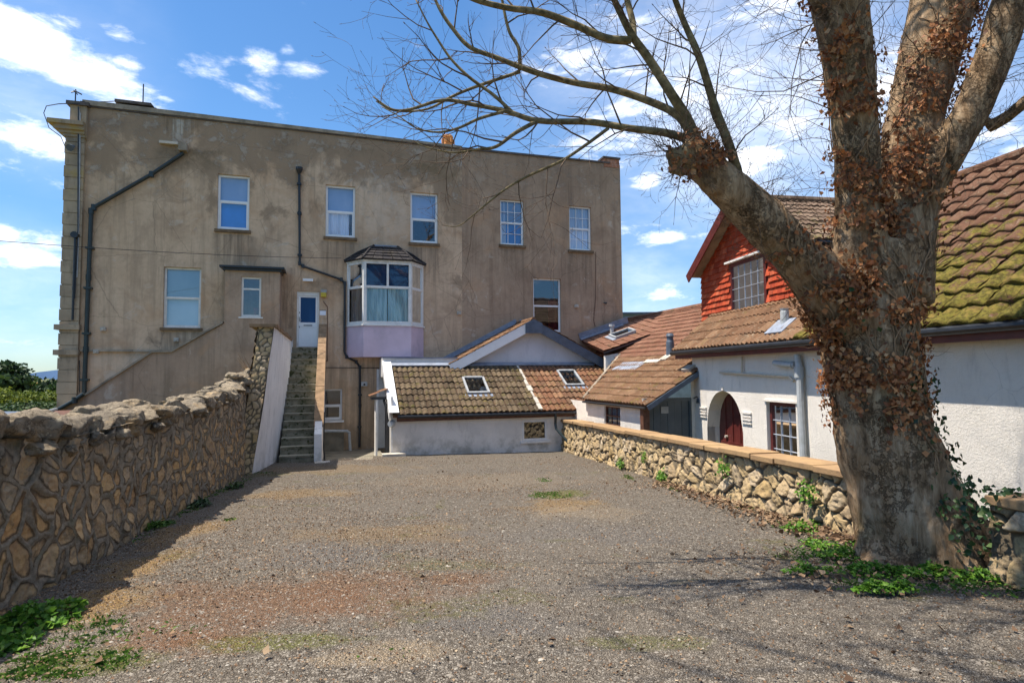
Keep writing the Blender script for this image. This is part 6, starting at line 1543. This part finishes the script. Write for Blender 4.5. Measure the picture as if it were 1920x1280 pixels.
    for (P, R, mode) in paths:
        step = .21 if mode != 'far' else .26; acc = 0
        tot = sum((b - a).length for a, b in zip(P, P[1:]))
        run = 0
        for i in range(1, len(P)):
            acc += (P[i] - P[i - 1]).length; run += (P[i] - P[i - 1]).length
            while acc > step:
                acc -= step * rd.uniform(.7, 1.5)
                if run < .25: continue
                ax = (P[i] - P[i - 1]).normalized(); side = ax.cross(vrand(1)).normalized()
                if mode != 'far': side.y *= .6
                f = rd.uniform(.8, 1.7) * .92 * (1.35 - .5 * run / tot)
                twig(P[i], ax * .7 + side * rd.uniform(.6, 1.0), .50 * f if mode != 'far' else 1.6 * f, min(.0095, R[i] * .6) if mode != 'far' else .034, 1)
    # twiggy epicormic growth off the stems
    for (P, R) in STEMS[:3]:
        for i in range(8, len(P) - 2):
            pj = project(P[i])
            for k in range(2):
                ax = (P[i] - P[i - 1]).normalized(); side = ax.cross(vrand(1)).normalized(); side.y -= .15; side.normalize()
                twig(P[i] + side * R[i] * .9, side + ax * .35 + Vector((-.15, 0, .1)), rd.uniform(.35, 1.0), rd.uniform(.003, .0065), 1)
    P, R = STEMS[3]
    for i in range(12, len(P)):
        for k in range(2 if i < 36 else 7):
            side = vrand(1); side.y *= .6; side = side.normalized(); twig(P[i] + side * R[i] * .85, side + Vector((0, 0, .2)), rd.uniform(.15, .55), rd.uniform(.003, .006), 1)
    # long twigs filling the sky between left limb and stems
    for k in range(12):
        x = rd.uniform(1290, 1560); y = rd.uniform(-80, 330); d = 5.4 + rd.uniform(-.5, 1.0)
        p = at_depth(x, y, d); P, R = STEMS[0]; a = P[min(len(P) - 1, rd.randint(14, 40))]
        dr = (p - a); dr.z *= .6; twig(a, dr, min(1.7, dr.length * 1.1), rd.uniform(.005, .009), 1, .5)
    part('branch', mg, M['barkgreen'], TREE, smooth=True, label='slender greenish shoots reaching left from the pollarded limb')
    part('branch', mb, M['bark'], TREE, smooth=True)
    me = mesh_np('tw', tw.v, tw.f, True); o = link('twigs', me, M['twig'], TREE); o['kind'] = 'stuff'
    print('twig faces', len(tw.f))
crown()

# ---------------------------------------------------------------- leaves
def leaf_cloud(P, N_, size, seed, droop=.5, shape='ivy', spread=0.0, flat=0.0):
    """P points, N_ outward normals -> leaf meshes (two-triangle folded leaves)"""
    rs = np.random.RandomState(seed); n = len(P); N_ = N_ / np.maximum(1e-6, np.linalg.norm(N_, axis=1))[:, None]
    L_ = size * rs.uniform(.55, 1.3, n); tip = rs.normal(size=(n, 3)); tip -= (tip * N_).sum(1)[:, None] * N_ * .7; tip[:, 2] -= droop * 2
    tip /= np.linalg.norm(tip, axis=1)[:, None]
    nn = N_ + rs.normal(size=(n, 3)) * .55; side = np.cross(tip, nn); side /= np.maximum(1e-6, np.linalg.norm(side, axis=1))[:, None]; up = np.cross(side, tip)
    base = P + N_ * (rs.uniform(0.0, spread + .02, n))[:, None]
    curl = rs.uniform(-.3, .55, n)[:, None] * L_[:, None]; wd = (L_ * rs.uniform(.30, .5, n))[:, None]; L_ = L_[:, None]
    v0 = base; v1 = base + tip * L_ * .35 + side * wd + up * curl * .5; v2 = base + tip * L_ * .45 - side * wd + up * curl * .5; v3 = base + tip * L_ - up * curl * .4; v4 = base + tip * L_ * .45 - up * L_ * .08
    V = np.stack([v0, v1, v3, v2, v4], 1).reshape(-1, 3); i = np.arange(n)[:, None] * 5
    Fq = np.concatenate([i + np.array([0, 1, 4]), i + np.array([1, 2, 4]), i + np.array([2, 3, 4]), i + np.array([3, 0, 4])], 1).reshape(-1, 3)
    r = np.repeat(rs.rand(n), 4); return V, Fq, r
def proj_np(V):
    Rm = np.array(R3.transposed()); c = (V - np.array(CAM)) @ Rm.T; return 960 + FPX * c[:, 0] / -c[:, 2], 640 - FPX * c[:, 1] / -c[:, 2]
def ivy():
    X, Y = proj_np(TV); rs = np.random.RandomState(5); n = len(TV)
    nz = fbm(TV, 1.8, 3, 31)
    dens = np.zeros(n)
    def cen(y, pts): return np.interp(y, [p[0] for p in pts], [p[1] for p in pts])
    c1 = cen(Y, [(0, 1548), (100, 1565), (200, 1585), (300, 1598), (400, 1600), (500, 1600), (600, 1590)])
    dens += np.where((Y < 620), np.exp(-((X - c1) / 44) ** 2) * 1.0, 0)
    c2 = cen(Y, [(0, 1810), (100, 1770), (200, 1735), (300, 1700), (400, 1660)])
    dens += np.where((Y < 420) & (X > 1640), np.exp(-((X - c2) / 34) ** 2) * .7, 0)
    dens += np.exp(-(((X - 1620) / 95) ** 2 + ((Y - 660) / 95) ** 2)) * 1.2
    dens += np.exp(-(((X - 1530) / 40) ** 2 + ((Y - 600) / 70) ** 2)) * 1.0
    dens += np.exp(-(((X - 1610) / 75) ** 2 + ((Y - 520) / 60) ** 2)) * .35
    dens += np.exp(-(((X - 1690) / 40) ** 2 + ((Y - 770) / 50) ** 2)) * .35
    dens += np.exp(-(((X - 1680) / 90) ** 2 + ((Y - 420) / 120) ** 2)) * .35
    dens += np.exp(-(((X - 1300) / 50) ** 2 + ((Y - 295) / 45) ** 2)) * 3.5
    dens += np.exp(-(((X - 1430) / 90) ** 2 + ((Y - 470) / 50) ** 2)) * .12
    dens *= np.clip((fbm(TV, 4.5, 3, 33) - .40) * 9, .03, 1.8) * np.clip((nz - .34) * 5, .1, 1.3) * (TN[:, 1] < .35)
    p = dens * .75; idx = np.where(rs.rand(n) < p)[0]
    V, Fq, r = leaf_cloud(TV[idx], TN[idx], .056, 7, .35, spread=.09)
    t = thing('dead_ivy', 'withered orange brown ivy clinging to the tree trunk and its left and middle stems', 'ivy', (4.0, 6.0, .5))
    link('leaves', mesh_np('dl', V, Fq, False, r), M['dryleaf'], t); print('ivy leaves', len(idx))
    # stems of the ivy creeping up the bark + loose dry runners
    mb = MB(); rd = rng(12); order = np.where(dens > .25)[0]
    from mathutils import kdtree
    kd = kdtree.KDTree(n)
    for i in range(0, n): kd.insert(TV[i], i)
    kd.balance()
    for k in range(150):
        if k < 26: sel = np.where((Y > 560) & (Y < 960) & (TN[:, 1] < 0))[0]
        else: sel = order
        i = sel[rd.randrange(len(sel))]; p = Vector(TV[i]); nn = Vector(TN[i]); d = Vector((rd.gauss(0, .4), 0, 1)).normalized(); pts = []
        for s in range(rd.randint(10, 26)):
            pts.append(p + nn * .012); p2 = p + d * .06; co, j, _ = kd.find(p2); p = Vector(co); nn = Vector(TN[j]); d = (d + Vector((rd.gauss(0, .3), rd.gauss(0, .15), rd.gauss(0, .05)))); d = (d - nn * d.dot(nn)); d.z = abs(d.z) + .05; d.normalize()
        mb.tube(pts, [rd.choice([.004, .006, .009])] * len(pts), 5, caps=False)
    for k in range(230):
        i = order[rd.randrange(len(order))]; p = Vector(TV[i]); d = (Vector(TN[i]) + Vector((rd.gauss(0, .5), rd.gauss(0, .3), rd.gauss(0, .5)))).normalized(); pts = [p]
        for s in range(6): d = (d + Vector((rd.gauss(0, .25), rd.gauss(0, .2), rd.gauss(0, .25)))).normalized(); p = p + d * .05; pts.append(p)
        mb.tube(pts, [.004, .0035, .003, .0025, .002, .0015, .001], 4, caps=False)
    part('stems', mb, M['stalk'], t, smooth=True)
    # living ivy down the right flank onto the wall
    d2 = np.exp(-(((X - 1600) / 38) ** 2 + ((Y - 570) / 34) ** 2)) * .55
    cx = np.interp(Y, [700, 800, 900, 1000, 1060], [1712, 1752, 1800, 1850, 1880]); d2 += np.where((Y > 690), np.exp(-((X - cx) / 32) ** 2) * .9, 0) * (TN[:, 0] > -.2)
    d2 += np.exp(-(((X - 1690) / 30) ** 2 + ((Y - 700) / 60) ** 2)) * .25
    idx = np.where(rs.rand(n) < d2 * .085 * (TN[:, 1] < .5))[0]
    A = leaf_cloud(TV[idx], TN[idx], .062, 9, .25, spread=.10)
    # spill over the wall
    q = 170; w = rs.rand(q); ys = 5.75 - rs.rand(q) * .55; xs = wallR_x(0) * 0 + np.array([wallR_x(y) for y in ys]) - .02 - rs.rand(q) * .12; zz = .42 - np.abs(rs.normal(0, .26, q)); zz = np.where(rs.rand(q) < .35, .47 + rs.rand(q) * .05, zz); xs = np.where(zz > .45, xs + rs.rand(q) * .4, xs)
    Bq = leaf_cloud(np.stack([xs, ys, zz], 1), np.tile(np.array([[-.8, -.4, .4]]), (q, 1)), .06, 10, .2, spread=.06)
    V = np.concatenate([A[0], Bq[0]]); Fq = np.concatenate([A[1], Bq[1] + len(A[0])]); r = np.concatenate([A[2], Bq[2]])
    t = thing('green_ivy', 'dark green ivy creeping down the right side of the trunk onto the wall coping', 'ivy', (4.4, 5.8, .2))
    link('leaves', mesh_np('gl', V, Fq, False, r), M['darkleaf'], t)
ivy()

def ground_z(P): return -.05 * P[:, 1]
def patch(name, label, cat, blobs, count, size, hmax, mat, seed, kind=None, group=None, blades=False):
    """low leafy cover in elliptical areas given as (px,py,rx_m,ry_m,weight)"""
    rs = np.random.RandomState(seed); W_ = np.array([b[4] for b in blobs], 'd'); W_ /= W_.sum(); P = []; H = []
    for k, b in enumerate(blobs):
        c = on_ground(b[0], b[1]); m = int(count * W_[k]); a = rs.rand(m) * 2 * np.pi; r = np.sqrt(rs.rand(m))
        x = c.x + np.cos(a) * r * b[2]; y = c.y + np.sin(a) * r * b[3]; cl = fbm(np.stack([x, y, x * 0], 1), 7, 2, seed)
        keep = rs.rand(m) < np.clip((cl - .38) * 6, .12, 1) * np.clip(1.5 - r * 1.25, .2, 1)
        if cat == 'weed': keep = rs.rand(m) < .75 - .45 * r ** 3
        x, y, r, cl = x[keep], y[keep], r[keep], cl[keep]
        h = hmax * (1 - r * .8) * np.clip((cl - .3) * 2.5, .15, 1.2) * (b[5] if len(b) > 5 else 1); z = -.05 * y + .005 + h * rs.rand(len(x)) ** .6; P.append(np.stack([x, y, z], 1))
    P = np.concatenate(P)
    if blades:
        n = len(P); P[:, 2] = -.05 * P[:, 1]; L_ = size * rs.uniform(.5, 1.3, n)[:, None]; d = np.stack([rs.normal(0, .45, n), rs.normal(0, .45, n), np.ones(n)], 1); d /= np.linalg.norm(d, axis=1)[:, None]
        s = np.cross(d, rs.normal(size=(n, 3))); s /= np.linalg.norm(s, axis=1)[:, None]; w = .0035
        bend = d * np.array([2.2, 2.2, .6]); V = np.stack([P - s * w, P + s * w, P + d * L_ * .55 + s * w * .8, P + bend * L_ * .8], 1).reshape(-1, 3); i = np.arange(n)[:, None] * 4; Fq = np.concatenate([i + np.array([0, 1, 2]), i + np.array([0, 2, 3])], 1).reshape(-1, 3); r = np.repeat(rs.rand(n), 2)
    else:
        Nn = np.tile(np.array([[0, -.15, 1.0]]), (len(P), 1)); V, Fq, r = leaf_cloud(P, Nn, size, seed + 1, -.05, spread=0)
    c = Vector(P.mean(0)); o = link(name, mesh_np(name, V, Fq, False, r), M[mat], None, False, (c.x, c.y, -.05 * c.y)); tag(o, label, cat, group, kind); return o
patch('ground_cover', 'bright green leafy ground cover spreading round the tree foot', 'ground cover',
      [(1640, 1075, .45, .22, 1), (1740, 1075, .5, .16, 1.2), (1560, 1025, .38, .40, 1.0), (1540, 985, .42, .3, .9), (1820, 1085, .4, .15, .9), (1530, 1075, .3, .08, .35), (1660, 1110, .32, .08, .5), (1500, 995, .22, .22, .4), (1890, 1080, .3, .2, .5), (1585, 1045, .3, .2, .8)],
      11000, .040, .11, 'freshleaf', 41, 'stuff')
patch('leafy_weed', 'tall bright green leafy clump against the low wall left of the tree', 'weed', [(1560, 968, .26, .3, 1, 2.6)], 700, .085, .12, 'freshleaf', 42)
patch('leafy_weed', 'dark and bright green weed clump at the foot of the left wall, bottom left corner', 'weed', [(70, 1168, .26, .36, 1, 1.6)], 1100, .055, .12, 'freshleaf', 43)
patch('leafy_weed', 'lower bright green leaf patch hard against the frame edge, bottom left', 'weed', [(10, 1212, .20, .18, 1, 1.2)], 500, .05, .10, 'freshleaf', 47)
patch('grass', 'thin grass and moss tufts scattered over the gravel', 'grass',
      [(150, 1240, .45, .2, 1.2), (180, 1165, .2, .15, .7), (280, 985, .25, .6, .8), (340, 960, .2, .6, .6), (400, 925, .2, .9, .7), (440, 905, .2, .8, .5), (1030, 928, .4, .45, 1.0), (1020, 900, .22, .3, .4), (480, 888, .5, .4, .5), (60, 1265, .4, .1, .8), (330, 1180, .3, .2, .1), (1180, 895, .1, .5, .2), (1260, 915, .1, .5, .3), (430, 975, .1, .12, .2), (700, 1225, .3, .12, .08), (1400, 955, .12, .3, .3), (1560, 1040, .7, .35, 1.4), (1700, 1095, .8, .25, 1.4), (1500, 985, .5, .4, .9), (1850, 1100, .5, .3, .8), (90, 1200, .6, .5, 1.2), (230, 1010, .3, .8, .6)],
      12000, .045, .03, 'grassy', 44, 'stuff', blades=True)
def wall_weeds():
    spots = [((300, 990), 'dark weed tuft at the left wall foot, nearest of the row'), ((375, 950), 'dark weed tuft at the left wall foot, middle of the row'), ((440, 915), 'dark weed tuft at the left wall foot, farthest of the row')]
    for k, (s, lb) in enumerate(spots): patch('weed_tuft', lb, 'weed', [(s[0], s[1], .13, .26, 1, 1.5)], 420, .05, .10, 'darkleaf' if k else 'grassy', 60 + k, group='weed tufts along the left wall')
    # plants on the golden wall
    def on_wr(y, h): return Vector((wallR_x(y) - .04, y, -.05 * y + h))
    rs = np.random.RandomState(4)
    for k, (y, h, w, nn, lb) in enumerate(((14.2, .12, .22, 150, 'small green plant low on the golden wall, farthest from the tree'), (11.9, .10, .25, 170, 'small green plant low on the golden wall, midway to the tree'), (9.6, .50, .20, 90, 'small green sprig high on the golden wall under the coping'), (7.6, .42, .22, 120, 'green sprig on the golden wall just left of the tree'), (12.8, .42, .15, 70, 'tiny green sprig on the golden wall face, midway'))):
        c = on_wr(y, h); P = np.array(c)[None] + rs.normal(size=(nn, 3)) * np.array([.03, w * .5, .07]); P[:, 0] -= .03
        V, Fq, r = leaf_cloud(P, np.tile(np.array([[-1, -.3, .5]]), (nn, 1)), .05, 90 + k, .0, spread=.03)
        o = link('wall_plant', mesh_np('wp', V, Fq, False, r), M['freshleaf'], None, False, c); tag(o, lb, 'plant', 'plants rooted in the golden wall')
wall_weeds()

def scatter():
    rs = np.random.RandomState(8)
    def area(n, p):
        y = 2.3 + (17.6 - 2.3) * rs.rand(n) ** p; xl = -4.04 - .2459 * (y - 4.63) + .05; xr = 1.63 + (19.9 - y) * .18 - .05; x = xl + (xr - xl) * rs.rand(n); 
        g = np.stack([x, y, x * 0], 1); z = -.05 * y + (fbm(g, .9, 4, 5) - .5) * .06 + (fbm(g, .25, 2, 9) - .5) * .05; return np.stack([x, y, z], 1)
    # stone chips: squashed octahedra
    P = area(60000, 2.1); n = len(P); s = rs.gamma(4, .0014, n)[:, None] + .002; a = rs.rand(n) * 6.28; ca, sa = np.cos(a)[:, None], np.sin(a)[:, None]
    ex = np.concatenate([ca, sa, ca * 0], 1); ey = np.concatenate([-sa, ca, ca * 0], 1); ez = np.array([[0, 0, 1.0]]); f1 = rs.uniform(.7, 1.6, (n, 1)); f2 = rs.uniform(.5, 1.0, (n, 1)); tz = rs.uniform(.35, .8, (n, 1)); off = rs.uniform(-.4, .4, (n, 2))
    v = [P + ex * s * f1, P + ey * s * f2, P - ex * s * f1, P - ey * s * f2, P + ez * s * tz + ex * s * off[:, :1] + ey * s * off[:, 1:]]
    V = np.stack(v, 1).reshape(-1, 3); i = np.arange(n)[:, None] * 5; Fq = np.concatenate([i + np.array(t) for t in ([0, 1, 4], [1, 2, 4], [2, 3, 4], [3, 0, 4])], 1).reshape(-1, 3)
    o = link('gravel_chips', mesh_np('gc', V, Fq, False, np.repeat(rs.rand(n), 4)), M['chip']); tag(o, 'loose pale and grey stone chips over the driveway', 'gravel', None, 'stuff')
    # litter: small curled flakes, thick in drifts
    P = area(110000, 1.9); dr = fbm(P * np.array([.7, 1, 0]) + np.array([8.2, 3.3, 0]), .55, 5, 2); keep = rs.rand(len(P)) < np.clip((dr - .44) * 5, .22, .85)
    wallside = np.clip(1 - np.abs(P[:, 0] - (1.63 + (19.9 - P[:, 1]) * .18)) / .8, 0, 1); keep |= rs.rand(len(P)) < wallside * .6
    P = P[keep]; P[:, 2] += .004
    V, Fq, r = leaf_cloud(P, np.tile(np.array([[0, 0, 1.0]]), (len(P), 1)), .019, 3, 0, spread=.006)
    o = link('leaf_litter', mesh_np('ll', V, Fq, False, r), M['litter']); tag(o, 'brown crumbled leaf litter drifted across the driveway', 'leaf litter', None, 'stuff')
    # bigger single leaves
    P = area(230, 1.5); Q = [on_ground(1175, 1066), on_ground(402, 1042), on_ground(245, 1156), on_ground(1165, 921), on_ground(1310, 1075)]; P = np.concatenate([P, np.array(Q)]); P[:, 2] += .012
    V, Fq, r = leaf_cloud(P, np.tile(np.array([[0, 0, 1.0]]), (len(P), 1)), .052, 5, 0, spread=.01)
    o = link('fallen_leaves', mesh_np('fl', V, Fq, False, r), M['litter']); tag(o, 'larger curled dead leaves lying about the driveway', 'fallen leaves', None, 'stuff')
    n = 500; g0 = on_ground(1640, 1070); P = np.stack([g0.x + rs.normal(0, .75, n), g0.y + rs.normal(.1, .45, n), np.zeros(n)], 1); P[:, 2] = -.05 * P[:, 1] + .012
    V, Fq, r = leaf_cloud(P, np.tile(np.array([[0, 0, 1.0]]), (n, 1)), .05, 15, 0, spread=.03)
    o = link('fallen_leaves', mesh_np('fl2', V, Fq, False, r), M['litter']); tag(o, 'dead leaves mixed into the green cover round the tree foot', 'fallen leaves', None, 'stuff')
    # drift of dead leaves at the foot of the golden wall
    n = 1100; y = 6.6 + rs.rand(n) ** 1.3 * 5; x = 1.63 + (19.9 - y) * .18 - .06 - np.abs(rs.normal(0, .32, n)); P = np.stack([x, y, -.05 * y + .01 + rs.rand(n) * .03], 1)
    V, Fq, r = leaf_cloud(P, np.tile(np.array([[-.2, 0, 1.0]]), (n, 1)), .06, 6, 0, spread=.02)
    o = link('leaf_drift', mesh_np('ld', V, Fq, False, r), M['litter']); tag(o, 'drift of reddish dead leaves along the foot of the golden wall', 'fallen leaves', None, 'stuff')
scatter()

# ---------------------------------------------------------------- planting beyond the left wall
def crown_blob(name, label, cat, c, rx, rz, n, size, mat, seed, layered=False, group=None, trunk_h=None):
    rs = np.random.RandomState(seed); t = thing(name, label, cat, (c.x, c.y, -1.38), group)
    d = rs.normal(size=(n, 3)); d /= np.linalg.norm(d, axis=1)[:, None]; r = rs.rand(n) ** .4; lump = .65 + .7 * fbm(d + seed, 2.5, 3, seed); P = d * (r * lump)[:, None] * np.array([rx, rx, rz])
    if layered: P[:, 2] = np.round(P[:, 2] / (rz * .33)) * rz * .33 + rs.normal(0, rz * .04, n); P[:, 0] *= 1 + .5 * np.sin(P[:, 2] * 9)
    P += np.array(c); P[:, 2] = np.maximum(P[:, 2], -1.3)
    V, Fq, q = leaf_cloud(P, d, size, seed, -.2, spread=.05); link('crown', mesh_np('cr', V, Fq, False, q), M[mat], t)
    mb = MB(); mb.tube([Vector((c.x, c.y, -1.38)), Vector((c.x + .1, c.y, c.z - rz * .3)), Vector((c.x, c.y, c.z + rz * .4))], [rx * .09 + .05, rx * .06 + .03, .02], 8); part('trunk', mb, M['bark'], t)
def left_side():
    crown_blob('cypress_tree', 'dark spreading conifer at the far left edge', 'tree', at_depth(-5, 722, 30), 1.35, 1.0, 6000, .26, 'needle', 3, True)
    crown_blob('shrub', 'yellow green shrub below the dark conifer', 'shrub', at_depth(-4, 762, 24), 1.0, .75, 3000, .13, 'bush', 4, group='shrubs beyond the left wall')
    crown_blob('shrub', 'pale green rounded shrub left of the house corner', 'shrub', at_depth(52, 757, 27), .7, .55, 2200, .12, 'bush', 5, group='shrubs beyond the left wall')
    crown_blob('shrub', 'olive shrub touching the house corner', 'shrub', at_depth(96, 756, 28), .55, .55, 2000, .12, 'bush', 6, group='shrubs beyond the left wall')
    crown_blob('small_tree', 'spiky dark green tree by the house corner', 'tree', at_depth(95, 735, 34), .9, .6, 1800, .24, 'needle', 7, True)
    crown_blob('hedge', 'dark low hedge just over the outhouse roof', 'hedge', at_depth(60, 772, 22), 2.0, .35, 3000, .12, 'needle', 8)
    for k, (x, y, w, h, col, lb) in enumerate(((45, 735, 8, 3, 'terracotta', 'far orange roofed house beyond the shrubs'), (78, 742, 5, 3, 'white', 'far small white house beyond the shrubs'), (25, 729, 10, 3, 'farwall', 'far grey house on the horizon line by the conifer'))):
        c = at_depth(x, y, 130 + 30 * k); t = thing('distant_house', lb, 'house', (c.x, c.y, c.z - 2.5), 'distant houses')
        mb = MB(); mb.box(lambda a, b, z: Vector((a, b, z)), c.x - w / 2, c.x + w / 2, c.y, c.y + 6, -1.6, c.z + .6); part('wall', mb, M[col], t)
        mb = MB(); mb.prism([Vector((c.x - w / 2 - .3, c.y - .3, c.z + .601)), Vector((c.x + w / 2 + .3, c.y - .3, c.z + .601)), Vector((c.x + w / 2 - 1, c.y + 3, c.z + 2)), Vector((c.x - w / 2 + 1, c.y + 3, c.z + 2))], (0, .6, 0)); part('roof', mb, M['terracotta' if k == 0 else 'slate'], t)
left_side()
